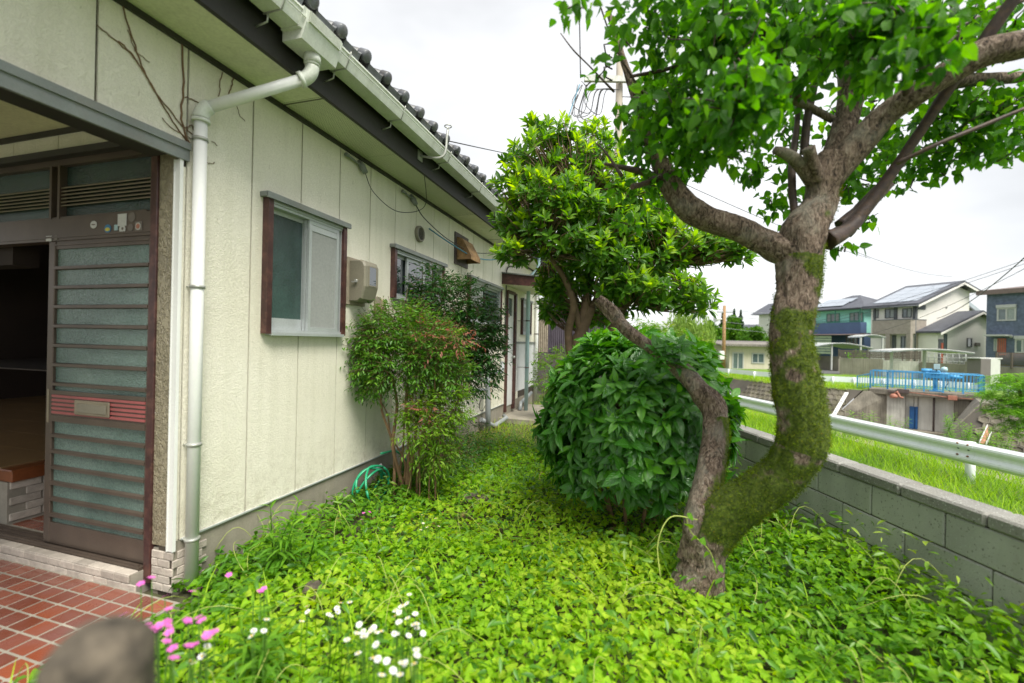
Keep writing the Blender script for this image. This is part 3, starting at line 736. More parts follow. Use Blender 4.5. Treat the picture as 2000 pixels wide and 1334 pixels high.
# ---- windows
def sash(mbf, y0, y1, z0, z1, x, w_=.035, t=.022):
    mbf.box((x, y0, z0), (x + t, y0 + w_, z1)); mbf.box((x, y1 - w_, z0), (x + t, y1, z1))
    mbf.box((x, y0 + w_, z0), (x + t, y1 - w_, z0 + w_)); mbf.box((x, y0 + w_, z1 - w_), (x + t, y1 - w_, z1))
def window(y0, y1, z0, z1, panes, label=None, sill=.03):
    jw = .042
    mb = MB(); a, b = y0 + jw, y1 - jw
    mb.box((F - .08, a, z0 - .012), (F + .062, b + .02, z0 + .012)); mb.box((F - .08, a, z0 + .012), (F + .040, b, z0 + .03)); mb.box((F - .08, a, z1 - .05), (F + .035, b, z1 - .002))
    mb.box((F + .036, a, z1 - .03), (F + .045, b, z1 - .002)); mb.box((F - .08, a, z0 + .03), (F + .03, a + .012, z1 - .05)); mb.box((F - .08, b - .012, z0 + .03), (F + .03, b, z1 - .05))
    win = mb.build('window', M['alu'], house)
    for ja, jb in ((y0 - .002, y0 + jw), (y1 - jw, y1 + .002)): mb = MB(); mb.box((F - .09, ja, z0), (F + .055, jb, z1)); mb.build('jamb', M['redbrown'], win)
    mb = MB(); mb.bbox((F - .02, y0 - .03, z1 - .002), (F + .075, y1 + .03, z1 + .035), .004); mb.bbox((F + .06, y0 - .03, z1 - .012), (F + .078, y1 + .03, z1 + .030), .002); mb.build('hood', M['greymetal'], win)
    for (p0, p1, x, m_, mw) in panes:
        q0, q1 = a + .012 + (b - a - .024) * p0, a + .012 + (b - a - .024) * p1
        mf = MB(); sash(mf, q0, q1, z0 + .031, z1 - .051, F + x, mw)
        if m_ in ('frost_dark',): mf.box((F + x, q0 + mw, z0 + .031 + mw), (F + x + .02, q1 - mw, z0 + .09 + mw))
        if m_ == 'screen': mf.box((F + x, q0 + mw, z1 - .051 - mw - .05), (F + x + .018, q1 - mw, z1 - .051 - mw)); 
        mf.build('sash', M['alu'], win)
        mp_ = MB(); mp_.box((F + x + .007, q0 + mw - .003, z0 + .031 + mw - .003), (F + x + .012, q1 - mw + .003, z1 - .051 - mw + .003)); 
        mp_.build('screen' if m_ == 'screen' else 'pane', M[m_], win)
    return win
window(*WINS[0], [(0, .52, -.045, 'frost_dark', .03), (.48, 1, -.018, 'frost_dark', .035), (.49, .97, .010, 'screen', .03)])
window(*WINS[1], [(0, .30, -.045, 'glass', .03), (.24, .62, -.015, 'glass', .04), (.60, 1, -.045, 'glass', .035)])
w3 = window(*WINS[2], [(0, .42, -.018, 'screen', .04), (.42, 1, -.045, 'frost', .03)])
for k in range(8):
    mb = MB(); z = 1.88 + k * .07; mb.prism([(F - .015, 7.1, z), (F + .02, 7.1, z - .055), (F + .024, 7.1, z - .05), (F - .010, 7.1, z + .004)], (0, .82, 0)); mb.build('louver', M['frost'], w3)
window(*WINS[4], [(0, 1, -.03, 'screen', .04)])
# ---- back door with its canopy
y0, y1, z0, z1 = WINS[3]
mb = MB(); mb.box((F - .09, y0 - .02, .10), (F + .05, y0 + .03, z1)); mb.box((F - .09, y1 - .075, .10), (F + .06, y1 + .02, z1)); mb.box((F - .09, y0 + .03, z1 - .04), (F + .05, y1 - .075, z1 + .02)); bd = mb.build('back_door', M['redbrown'], house)
mb = MB()
for r_ in rects_minus(y0 + .03, y1 - .075, .2, z1 - .04, [(y0 + .12, y1 - .16, 2.02, 2.38)]): mb.box((F - .03, r_[0], r_[2]), (F + .01, r_[1], r_[3]))
mb.build('door_leaf', M['white'], bd)
mb = MB(); mb.box((F - .015, y0 + .12, 2.02), (F - .008, y1 - .16, 2.38)); mb.build('pane', M['frost'], bd)
mb = MB(); mb.tube([(F + .01, y1 - .14, 1.18), (F + .055, y1 - .14, 1.18)], .012, 10); mb.lathe((F + .055, y1 - .14, 1.18), [(0, -.012), (.025, -.012), (.03, .005), (.022, .025), (0, .03)], 14, 'X'); mb.build('knob', M['bracket'], bd)
mb = MB(); mb.box((F + .0, y0 + .0, 1.98), (F + .06, y0 + .08, 2.05)); mb.build('latch', M['greywood'], bd)
cb0, cb1, cx = 8.12, 9.85, -1.72
mb = MB(); mb.prism([(F, cb0, 2.60), (cx, cb0, 2.53), (cx, cb0, 2.555), (F, cb0, 2.63)], (0, cb1 - cb0, 0)); can = mb.build('door_canopy', M['soffit'], house)
mb = MB(); mb.prism([(F, cb0 - .02, 2.595), (cx, cb0 - .02, 2.52), (cx, cb0 - .02, 2.69), (F, cb0 - .02, 2.80)], (0, .02, 0)); mb.box((cx, cb0 - .02, 2.52), (cx + .02, cb1, 2.69)); mb.prism([(F, cb1, 2.595), (cx, cb1, 2.52), (cx, cb1, 2.69), (F, cb1, 2.80)], (0, .02, 0)); mb.build('fascia', M['redbrown'], can)
mb = MB(); mb.prism([(F, cb0 - .05, 2.802), (cx + .04, cb0 - .05, 2.692), (cx + .04, cb0 - .05, 2.71), (F, cb0 - .05, 2.825)], (0, cb1 - cb0 + .1, 0)); mb.build('canopy_roof', M['greymetal'], can)
# ---- round vent, hood, meter, outlet, lamps
mb = MB(); c = (F + .0, 4.83, 2.775); mb.lathe(c, [(.098, 0), (.098, .028), (.09, .038), (.078, .040), (.074, .03), (.074, .008), (0, .006)], 28, 'X'); vt = mb.build('vent_cover', M['meter'], house)
for k in range(-4, 5):
    z = k * .0165; h = math.sqrt(max(.0, .072 ** 2 - z * z)); mb = MB(); mb.prism([(F + .012, c[1] - h, c[2] + z + .006), (F + .036, c[1] - h, c[2] + z - .004), (F + .036, c[1] - h, c[2] + z - .001), (F + .012, c[1] - h, c[2] + z + .009)], (0, 2 * h, 0)); mb.build('slat', M['meter'], vt)
eh = thing('exhaust_hood', 'rust-stained box hood on a dark backboard high on the wall', 'hood', (F, 6.1, 2.62), house=True)
mb = MB(); mb.box((F + .001, 5.87, 2.60), (F + .018, 6.36, 3.06)); mb.build('backboard', M['darksteel'], eh)
mb = MB(); y0, y1 = 5.93, 6.32
for ya_ in (y0, y1 - .008): mb.prism([(F + .018, ya_, 2.67), (F + .235, ya_, 2.67), (F + .235, ya_, 2.73), (F + .10, ya_, 2.97), (F + .018, ya_, 3.0)], (0, .008, 0))
mb.prism([(F + .235, y0, 2.67), (F + .235, y0, 2.73), (F + .228, y0, 2.73), (F + .228, y0, 2.67)], (0, y1 - y0, 0))
mb.prism([(F + .235, y0, 2.73), (F + .10, y0, 2.97), (F + .093, y0, 2.965), (F + .228, y0, 2.727)], (0, y1 - y0, 0)); mb.prism([(F + .10, y0, 2.97), (F + .018, y0, 3.0), (F + .018, y0, 2.993), (F + .1, y0, 2.963)], (0, y1 - y0, 0))
mb.build('hood_shell', M['ply'], eh)
em = thing('electric_meter', 'beige plastic electricity meter box with a dark window, between the two windows', 'meter box', (F, 3.72, 1.8), house=True)
mb = MB(); mb.bbox((F + .001, 3.48, 1.81), (F + .02, 3.76, 2.25), .004); mb.build('backboard', M['greywood'], em)
prof = [(0, 1.84), (.09, 1.84), (.13, 1.865), (.165, 1.98), (.165, 2.17), (.145, 2.21), (.11, 2.225), (0, 2.225)]
mb = MB(); vs = []
ys_ = [3.51, 3.53, 3.72, 3.74]; sc = [.82, 1, 1, .82]
for y_, s_ in zip(ys_, sc):
    for x_, z_ in prof: vs.append((F + .02 + x_ * (1 if s_ == 1 else .93), y_, 2.03 + (z_ - 2.03) * (1 if s_ == 1 else .95)))
n = len(prof); mb.add(vs, [(j * n + i, j * n + (i + 1) % n, (j + 1) * n + (i + 1) % n, (j + 1) * n + i) for j in range(3) for i in range(n)] + [tuple(range(n)), tuple(range(3 * n, 4 * n))]); mc = mb.build('cover', M['meter'], em)
mb = MB(); mb.box((F + .182, 3.58, 1.995), (F + .1875, 3.685, 2.165)); mb.build('window', M['glass'], mc)
mb = MB(); sash(mb, 3.57, 3.695, 1.985, 2.175, F + .183, .010, .006); mb.build('window_rim', M['meter'], mc)
mb = MB(); mb.tube([(F + .10, 3.52, 2.03), (F + .10, 3.49, 2.03)], .012, 10); mb.box((F + .06, 3.487, 2.012), (F + .12, 3.495, 2.024)); mb.build('catch', M['bracket'], mc)
ob = thing('outlet_board', 'short grey board with a beige outdoor socket below the meter', 'socket', (F, 3.98, 1.72), house=True)
mb = MB(); mb.bbox((F + .001, 3.93, 1.70), (F + .022, 4.03, 1.93), .003); mb.build('board', M['greywood'], ob)
mb = MB(); mb.bbox((F + .001, 4.05, 1.79), (F + .03, 4.12, 1.91), .006); mb.build('socket', M['beigep'], ob)
mb = MB(); mb.tube(cat_path([(F + .02, 4.0, 1.82), (F + .06, 4.03, 1.78), (F + .07, 4.09, 1.76), (F + .05, 4.14, 1.80), (F + .06, 4.10, 1.85), (F + .04, 4.05, 1.83), (F + .06, 4.0, 1.80), (F + .05, 4.06, 1.74)], 6), .006, 6); mb.build('cord', M['cable'], ob)
for y_, z_, lb in ((3.62, 3.14, 'small grey wall lamp on a pipe arm above the large window'), (4.60, 3.13, 'small grey wall lamp on a pipe arm above the round vent')):
    sp = thing('wall_lamp', lb, 'lamp', (F, y_, z_), house=True, group='lamps under the eave')
    mb = MB(); mb.tube([(F + .03, y_ - .20, z_ + .02), (F + .03, y_ + .02, z_)], .012, 8); mb.tube([(F + .03, y_ - .21, z_ + .02), (F + .03, y_ - .17, z_ + .017)], .018, 8); mb.build('arm', M['greymetal'], sp)
    mb = MB(); mb.tube([(F + .0, y_ + .02, z_ + .05), (F + .03, y_ + .03, z_), (F + .06, y_ + .045, z_ - .06)], [.02, .034, .026], 12); mb.build('lamp_head', M['greymetal'], sp)
# cables under the eave
def cable(name, pts, r, m, label, house_=True, cat='cable', group=None, n=8):
    mb = MB(); q = cat_path(pts, n); q = [HW(p) if house_ else Vector(p) for p in q]; mb.tube(q, r, 6)
    o = mb.build(name, m); return tag(o, label, cat, group)
cable('eave_cable', [(F + .05, 3.66, 3.1), (F + .07, 3.8, 2.93), (F + .1, 4.2, 2.86), (F + .25, 4.5, 3.0), (-2.26, 4.2, 3.3)], .004, M['cable'], 'thin black cable looping from the first wall lamp to the fascia')
cable('eave_cable', [(F + .05, 4.64, 3.08), (F + .08, 4.85, 2.95), (F + .12, 5.5, 2.83), (F + .15, 6.4, 2.85), (F + .3, 7.3, 3.05), (-2.3, 7.9, 3.23)], .006, M['cable'], 'black cable sagging from the second wall lamp past the hood')
cable('eave_cable', [(F + .05, 5.0, 2.88), (F + .12, 5.5, 2.80), (F + .2, 6.2, 2.74), (F + .25, 7.0, 2.86), (-2.35, 7.5, 3.1), (-2.33, 7.4, 3.2), (-2.33, 7.1, 3.1), (-2.33, 7.25, 3.0), (-2.33, 7.6, 3.1), (-2.28, 7.9, 3.24)], .009, M['bluecable'], 'blue cable sagging past the rusty hood and coiled under the eave')
cable('conduit', [(F + .02, 8.3, 1.2), (F + .03, 8.3, 2.7), (F + .03, 8.32, 2.9), (F + .04, 8.5, 3.0), (F + .05, 8.8, 3.03)], .012, M['cable'], 'black conduit curving up the wall beside the back door canopy')
sb = thing('service_bracket', 'galvanised hook bracket on the fascia holding the service wire', 'bracket', HL(820, 305, -2.24), house=True)
q = HL(820, 305, -2.24)
mb = MB(); mb.box((-2.238, q.y - .05, q.z - .05), (-2.23, q.y + .04, q.z + .05)); mb.build('plate', M['bracket'], sb)
mb = MB(); mb.tube(cat_path([(-2.23, q.y, q.z), (-2.05, q.y + .02, q.z - .03), (-1.98, q.y + .04, q.z + .02), (-1.97, q.y + .06, q.z + .20), (-1.97, q.y + .08, q.z + .28)], 6), .013, 8)
mb.tube([(-1.97 + .035 * math.cos(a_ / 2), q.y + .08 + .035 * math.sin(a_ / 2), q.z + .31) for a_ in range(13)], .006, 6); mb.build('hook', M['bracket'], sb)
cb = thing('cable_arm', 'black perforated steel strip with grey pipe reaching out under the fascia', 'bracket', HL(905, 405, -2.4), house=True)
q = HL(870, 398, -2.5); q2 = HL(960, 428, -2.28)
mb = MB(); mb.tube([q, (q + q2) / 2], .02, 4, smooth=False); mb.build('strip', M['darksteel'], cb)
mb = MB(); mb.tube([(q + q2) / 2, q2], .016, 10); mb.build('pipe', M['pvcgrey'], cb)
# pipes by the back door
def pipe(name, pts, r, m, label, clamps=(), house_=True, cat='pipe'):
    t = thing(name, label, cat, pts[-1], house=True)
    mb = MB(); mb.tube(pts, r, 14); mb.build('pipe', m, t)
    for c_ in clamps: 
        mb = MB(); mb.tube([(c_[0], c_[1], c_[2] - .012), (c_[0], c_[1], c_[2] + .012)], r * 1.12, 14); mb.tube([(c_[0], c_[1], c_[2]), (F, c_[1] + .02, c_[2])], .006, 6); mb.build('clamp', M['darksteel'], t)
    return t
pipe('blue_pipe', [(-2.2, 9.25, 3.4), (-2.22, 9.25, 3.05), (-2.40, 9.25, 2.9), (-2.42, 9.25, 2.5), (-2.42, 9.25, .03)], .042, M['pvcblue'], 'pale blue vertical drain pipe standing just past the back door', [(-2.42, 9.25, 1.95), (-2.42, 9.25, .95)])
pipe('corner_pipe', [(F + .06, 10.78, 3.2), (F + .06, 10.78, 0)], .045, M['gutter_side'], 'off-white downpipe on the far corner of the house', [(F + .06, 10.78, 1.7), (F + .06, 10.78, .7)])
pipe('grey_conduit', [(F + .10, 7.1, 1.02), (F + .12, 7.1, .75), (F + .13, 7.1, .3), (F + .14, 7.1, -.05)], .045, M['pvcgrey'], 'thick grey pipe rising from the ground under the louvred window')
pipe('pipe_bundle', [(F + .05, 7.0, .18), (F + .16, 7.35, .02), (F + .18, 8.0, .06), (F + .1, 8.1, .08)], .04, M['pvcgrey'], 'grey insulated pipe lying along the foot of the wall before the back door')
pipe('drain_pipe', [(F + .1, 10.2, .30), (F + .12, 9.7, .25), (F + .1, 9.3, .18), (F + .12, 9.15, .03)], .04, M['pvcgrey'], 'grey drain pipe bent down the wall behind the blue pipe')
mg = thing('water_pipes', 'cluster of grey taps and elbow pipes on the wall behind the shrub', 'pipes', (F, 6.9, .9), house=True)
for i, (pp, r_) in enumerate([([(F + .06, 6.7, 1.4), (F + .06, 6.7, .9)], .02), ([(F + .06, 6.9, 1.5), (F + .06, 6.9, .86), (F + .1, 7.0, .82)], .025), ([(F + .08, 6.5, .72), (F + .08, 7.05, .68)], .028), ([(F + .1, 7.35, .95), (F + .1, 7.9, .93), (F + .08, 8.0, 1.0), (F + .05, 8.05, 1.1)], .04), ([(F + .06, 7.4, .8), (F + .06, 7.4, .2)], .014)]):
    mb = MB(); mb.tube(pp, r_, 10); mb.build('pipe', M['pvcgrey' if i < 4 else 'ply'], mg)
mb = MB(); mb.box((F + .01, 6.45, .70), (F + .04, 6.55, .85)); mb.build('valve_box', M['beigep'], mg)
mb = MB(); mb.tube([(F + .07 + .02 * math.sin(a_), 7.0 + .12 * math.cos(a_ * .9), .45 + .12 * math.sin(a_ * .9)) for a_ in [k * .5 for k in range(26)]], .004, 5); mb.build('wire_loop', M['cable'], mg)
st = thing('standpipe', 'small grey standpipe in the paving past the back door', 'pipe', (-2.1, 10.0, .03), house=True)
mb = MB(); mb.tube([(-2.1, 10.0, .03), (-2.1, 10.0, .42), (-2.14, 10.0, .45), (-2.18, 10.0, .43)], .018, 8); mb.build('pipe', M['pvcgrey'], st)
wb = thing('wall_socket', 'small grey switch box with hanging cord on the white lower wall', 'socket', (F, 10.0, 1.1), house=True)
mb = MB(); mb.box((F + .001, 9.95, 1.08), (F + .04, 10.05, 1.22)); mb.build('box', M['greywood'], wb)
mb = MB(); mb.tube(cat_path([(F + .03, 10.0, 1.08), (F + .03, 10.02, .8), (F + .04, 9.98, .5), (F + .02, 10.0, .35)], 6), .005, 5); mb.build('cord', M['white'], wb)
# ---- the porch
PW = 1.97                                                            # plane of the sliding door
mb = MB(); mb.box((F - .001, -1.2, 2.535), (F + .018, 1.995, 2.640)); mb.box((F + .018, -1.2, 2.60), (F + .03, 1.995, 2.642)); mb.build('lintel_hood', M['greymetal'], house)
mb = MB(); mb.box((F - .17, -1.2, 2.545), (F - .001, 1.90, 2.60)); mb.box((F - .13, -1.2, 2.60), (F - .09, 1.9, 2.84)); mb.build('porch_beam', M['blacktrim'], house)
mb = MB(); mb.box((-8, -1.2, 2.835), (F - .125, 1.96, 2.85)); mb.build('porch_ceiling', M['porchceil'], house)
mb = MB(); mb.box((-8, 1.94, 2.80), (-2.82, 1.956, 2.834)); mb.build('ceiling_trim', M['blacktrim'], house)
for k in range(10):
    mb = MB(); b = -2.82 - k * .4625; mb.box((b - .4575, 1.955, 2.68), (b, PW, 2.832)); mb.build('siding_panel', M['siding'], house)
mb = MB(); mb.box((-8, 1.91, 2.64), (-2.80, 1.99, 2.682)); mb.build('door_head_beam', M['blacktrim'], house)
mb = MB(); mb.box((-8, 1.99, 2.63), (F - .13, 2.05, 3.5)); mb.build('wall', M['seam'], house)
# corner: red-brown post, textured strip, white corner trim, small brick base
mb = MB(); mb.bbox((-2.876, 1.945, -.0), (-2.822, 1.99, 2.64), .004); mb.build('door_post', M['redbrown'], house)
mb = MB(); mb.box((-2.821, 1.958, .235), (-2.691, 1.985, 2.60)); mb.build('render_strip', M['render'], house)
mb = MB(); mb.box((-2.690, 1.949, .215), (F + .004, 1.954, 2.535)); mb.box((F + .004, 1.946, .215), (F + .009, 1.966, 2.535)); mb.box((-2.690, 1.944, .215), (-2.685, 1.949, 2.535)); mb.build('corner_trim', M['gutter_side'], house)
mb = MB(); mb.box((-2.814, 1.962, -.1), (F - .006, 2.12, .215)); base = mb.build('corner_base', M['grout'], house)
bm_ = MB(); bm_.bbox((0, 0, 0), (.092, .010, .044), .003); BR = bm_.mesh('brick', M['facebrick'])
for r_ in range(5):
    for k in range(3):
        x = -2.814 + k * .097 - (.048 if r_ % 2 else 0); x0 = max(x, -2.814); 
        if x0 + .02 > F: continue
        s_ = min(x + .092, F + .004) - x0
        if s_ > .015: piece('brick', BR, base, (x0, 1.950, -.03 + r_ * .048), scale=(s_ / .092, 1.2, 1))
    for k in range(2): piece('brick', BR, base, (F + .008, 1.952 + k * .097 + (0 if r_ % 2 else .03), -.03 + r_ * .048), rot=(0, 0, R(90)), scale=(.95, 1.2, 1))
# threshold kerb of small tiles
mb = MB(); mb.box((-8, 1.875, -.1), (-2.87, 2.06, .075)); kerb = mb.build('door_kerb', M['grout'], house)
bm_ = MB(); bm_.bbox((0, 0, 0), (.115, .011, .042), .003); B2 = bm_.mesh('brick', M['facebrick'])
bm_ = MB(); bm_.bbox((0, 0, 0), (.115, .055, .010), .003); B3 = bm_.mesh('brick', M['facebrick'])
for k in range(18):
    x = -2.868 - (k + 1) * .119
    piece('brick', B2, kerb, (x, 1.863, .034)); piece('brick', B2, kerb, (x + .055, 1.864, -.013)); piece('brick', B3, kerb, (x, 1.866, .0745))
mb = MB(); mb.box((-8, 1.925, .076), (-2.878, 2.05, .095))
for k in range(3): mb.box((-8, 1.935 + k * .035, .095), (-2.90, 1.941 + k * .035, .108))
mb.build('door_track', M['bronze'], house)
# transom frame with louvre bars, header with stickers
mb = MB(); mb.box((-8, 1.95, 2.10), (-2.877, 2.02, 2.245)); mb.box((-8, 1.945, 2.118), (-2.877, 1.95, 2.13)); mb.box((-8, 1.96, 2.60), (-2.877, 2.02, 2.64)); mb.box((-2.90, 1.96, 2.245), (-2.877, 2.02, 2.6))
for x in (-3.72, -3.80, -4.62, -4.70): mb.box((x - .022, 1.955, 2.245), (x, 2.02, 2.60))
mb.box((-8, 1.96, 2.245), (-2.93, 2.02, 2.26)); tr_ = mb.build('door_header', M['bronze'], house)
for i, (xa, xb) in enumerate(((-3.72, -2.90), (-4.62, -3.822))):
    mb = MB(); mb.box((xa, 1.995, 2.26), (xb, 2.0, 2.60)); mb.build('pane', M['frost_dark'], tr_)
    for k in range(6):
        mb = MB(); z = 2.335 + k * .0235; mb.prism([(xa, 1.962, z), (xa, 1.984, z + .016), (xa, 1.986, z + .004), (xa, 1.965, z - .004)], (xb - xa, 0, 0)); mb.build('slat', M['bronze_lite'], tr_)
M['sticker_w'] = mat('sticker_white', (.62, .62, .60), .5, .1, 60); M['sticker_b'] = mat('sticker_blue', (.05, .22, .42), .5, .1); M['sticker_y'] = mat('sticker_yellow', (.7, .6, .08), .5, .1); M['sticker_g'] = mat('sticker_grey', (.19, .16, .14), .5, .2, 90)
def disc(x, z, rx, rz, m_, dy=0, poly=24):
    mb = MB(); mb.prism([(x + rx * math.cos(2 * math.pi * k / poly), 1.9485 - dy, z + rz * math.sin(2 * math.pi * k / poly)) for k in range(poly)], (0, -.0012, 0)); return mb
disc(-3.375, 2.187, .030, .024, 0).build('sticker', M['sticker_w'], tr_); disc(-3.375, 2.187, .018, .004, 0, .0015, 12).build('sticker_mark', M['sticker_g'], tr_)
disc(-3.245, 2.155, .030, .026, 0).build('sticker', M['sticker_b'], tr_); disc(-3.245, 2.150, .022, .011, 0, .0015).build('sticker_mark', M['sticker_y'], tr_)
mb = MB(); mb.box((-3.155, 1.946, 2.165), (-3.08, 1.9488, 2.24)); mb.build('sticker', M['sticker_w'], tr_)
disc(-3.115, 2.145, .028, .028, 0, .0005).build('sticker', M['sticker_w'], tr_); disc(-3.112, 2.148, .009, .009, 0, .002, 12).build('sticker_mark', M['sticker_g'], tr_)
disc(-3.035, 2.215, .030, .030, 0).build('sticker', M['sticker_g'], tr_); disc(-3.045, 2.152, .024, .022, 0).build('sticker', M['sticker_g'], tr_)
mb = MB(); mb.box((-3.005, 1.946, 2.125), (-2.945, 1.9488, 2.185)); mb.build('sticker', M['sticker_g'], tr_); disc(-2.975, 2.155, .022, .022, 0, .003).build('sticker_mark', M['sticker_w'], tr_); disc(-2.975, 2.155, .016, .016, 0, .0045).build('sticker_mark', M['rust'], tr_)
mb = MB(); mb.box((-3.185, 1.946, 2.14), (-3.155, 1.9488, 2.175)); mb.build('sticker', M['pvcblue'], tr_)
mb = MB(); mb.box((-3.83, 1.946, 2.10), (-3.775, 1.9488, 2.135)); mb.build('sticker', M['sticker_w'], tr_); mb = MB(); mb.box((-3.745, 1.946, 2.105), (-3.715, 1.9488, 2.135)); mb.build('sticker', M['sticker_g'], tr_)
# the sliding door
DX0, DX1, DZ0, DZ1 = -3.815, -2.876, .105, 2.10
def sliding(x0, x1, y, main=True):
    mb = MB(); mb.bbox((x0, y, DZ0), (x0 + .060, y + .035, DZ1), .004); mb.bbox((x1 - .020, y, DZ0), (x1, y + .035, DZ1), .003)
    mb.box((x0 + .06, y + .003, DZ0), (x1 - .02, y + .032, DZ0 + .135)); mb.box((x0 + .06, y + .006, DZ1 - .052), (x1 - .02, y + .03, DZ1)); mb.box((x0 + .06, y, DZ1 - .03), (x1 - .02, y + .006, DZ1 - .02))
    d = mb.build('sliding_door', M['bronze'], house)
    mb = MB(); mb.box((x0 + .058, y + .018, DZ0 + .13), (x1 - .018, y + .023, DZ1 - .05)); mb.build('pane', M['frost_door'], d)
    zs = []; zt = DZ1 - .052; z = zt - .125
    while z > 1.12: zs.append(z); z -= .128
    z = .92
    while z > .26: zs.append(z); z -= .105
    for z in zs:
        mb = MB(); mb.prism([(x0 + .056, y - .004, z + .009), (x0 + .056, y + .017, z + .014), (x0 + .056, y + .017, z - .014), (x0 + .056, y - .004, z - .009)], (x1 - x0 - .074, 0, 0)); mb.build('bar', M['bronze'], d)
    mb = MB(); mb.box((x0 + .06, y + .004, .93), (x1 - .02, y + .017, 1.105)); mb.box((x0 + .06, y - .003, 1.09), (x1 - .02, y + .004, 1.115)); mb.box((x0 + .06, y - .003, .925), (x1 - .02, y + .004, .95)); mb.build('lock_rail', M['bronze'], d)
    for k in range(5):
        mb = MB(); z = .962 + k * .027; mb.box((x0 + .062, y - .002, z), (x1 - .022, y + .006, z + .016)); mb.build('pink_strip', M['pinkstripe'], d)
    if main:
        mb = MB(); mb.bbox((x0 + .30, y - .012, .970), (x0 + .62, y - .0025, 1.065), .004); ms_ = mb.build('mail_slot', M['bronze_lite'], d)
        mb = MB(); mb.bbox((x0 + .33, y - .017, .988), (x0 + .60, y - .0125, 1.045), .003); mb.build('flap', M['meter'], d)
        mb = MB(); mb.box((x0 + .018, y - .003, .90), (x0 + .036, y + .0, 1.12)); mb.build('lock_plate', M['bronze_lite'], d)
    return d
sliding(DX0, DX1, 1.955)
# inside: hall tiles, step and floor
mb = MB(); mb.box((-4.9, 2.05, -.05), (F - .15, 3.6, .094)); hall = mb.build('hall_floor', M['grout'], house)
mb = MB(); tw_, tl_, c_ = .1050, .0930, .007; pr = [(c_, 0), (tw_ - c_, 0), (tw_ - .0015, .0015), (tw_, c_), (tw_, tl_ - c_), (tw_ - .0015, tl_ - .0015), (tw_ - c_, tl_), (c_, tl_), (.0015, tl_ - .0015), (0, tl_ - c_), (0, c_), (.0015, .0015)]
mb.prism([(x, y, 0) for x, y in pr], (0, 0, .0075)); TL = mb.mesh('tile', M['tile'])
for i in range(13):
    for k in range(10): piece('tile', TL, hall, (-4.38 + i * .118, 2.07 + k * .106, .090))
mb = MB(); mb.box((-9, 2.05, -.05), (-4.40, 6, .40)); mb.box((-4.4, 3.2, -.05), (-2.8, 6, .40)); stp = mb.build('hall_step', M['grout'], house)
for r_ in range(5):
    for k in range(7):
        piece('brick', B2, stp, (-4.389, 2.06 + k * .187 + (.09 if r_ % 2 else 0), .115 + r_ * .058), rot=(0, 0, R(90)), scale=(1.55, 1, 1.3))
mb = MB(); mb.bbox((-9, 2.05, .402), (-4.36, 6, .49), .008); mb.build('step_board', M['wood'], house)
for k in range(10):
    mb = MB(); mb.box((-9, 2.06 + k * .39, .4905), (-4.50, 2.446 + k * .39, .50)); mb.build('floor_board', M['tatami'], house)
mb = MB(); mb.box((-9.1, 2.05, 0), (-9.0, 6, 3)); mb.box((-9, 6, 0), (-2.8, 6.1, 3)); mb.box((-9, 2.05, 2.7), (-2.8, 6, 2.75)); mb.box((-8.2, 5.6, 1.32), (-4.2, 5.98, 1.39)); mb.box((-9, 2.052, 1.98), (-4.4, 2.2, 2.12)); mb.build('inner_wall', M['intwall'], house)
mb = MB(); mb.box((-7.5, 4.9, .502), (-4.6, 4.95, .75)); mb.box((-7.5, 4.6, .72), (-4.4, 5.0, .76)); mb.box((-6.2, 4.62, .502), (-6.15, 4.95, .72)); tag(mb.build('low_shelf', M['wood']), 'low dark wooden shelf on the floor of the hall', 'shelf')
rot_house(bpy.data.objects['low_shelf'])
# porch paving
mb = MB(); mb.box((-7, -1.5, -.10), (-2.47, 1.87, -.0045)); porch = mb.build('porch_floor', M['grout']); porch['kind'] = 'structure'
rot_house(porch)
n = 0; lots = []
for k in range(15):
    for i in range(20):
        x = -2.60 - i * .118; y = 1.760 - k * .106
        v = HW((x, y, 0))
        if v.y > .5 and v.x / v.y > -1.45:
            if n >= 300: lots.append((x, y)); continue
            piece('tile', TL, porch, (x, y, -.010 + random.uniform(-.0008, .0008)), rot=(random.uniform(-.004, .004), random.uniform(-.004, .004), random.uniform(-.004, .004))); n += 1
if lots:
    mb = MB()
    for x, y in lots: mb.prism([(x + a, y + b, -.010) for a, b in pr], (0, 0, .0075))
    mb.build('tiles', M['tile'], porch)['kind'] = 'stuff'
# dried vine stems on the wall
def vine(pts, r=.004):
    return cat_path(pts, 5), r
mb = MB()
def wallp(px, py): v = HL(px, py); return (F + .006, v.y, v.z)
for pl, r_ in [([(355, 78), (357, 160), (354, 235), (372, 290)], .0055), ([(235, 0), (262, 90), (285, 150), (330, 225), (362, 275)], .004), ([(232, 80), (270, 125), (310, 190), (350, 240), (374, 262)], .0035),
               ([(190, 50), (230, 85), (268, 120)], .003), ([(250, 60), (262, 100), (290, 120)], .002), ([(315, 230), (340, 255), (372, 272)], .0025), ([(432, 140), (428, 170), (425, 190)], .003), ([(455, 150), (450, 175), (440, 200)], .0035), ([(362, 190), (375, 195), (386, 200)], .003), ([(360, 250), (372, 245), (378, 255)], .003),
               ([(460, 205), (468, 225), (476, 235)], .002), ([(405, 318), (413, 320), (418, 318)], .002), ([(412, 275), (418, 280), (422, 284)], .002)]:
    mb.tube([Vector(q_) + Vector((0, random.uniform(-.006, .006), random.uniform(-.006, .006))) for q_ in cat_path([wallp(*q_) for q_ in pl], 5)], r_, 5)
mb.v = [tuple(HW(q_)) for q_ in mb.v]
tag(mb.build('dried_vine', M['twig']), 'dry brown vine stems clinging to the wall above the porch', 'vine')
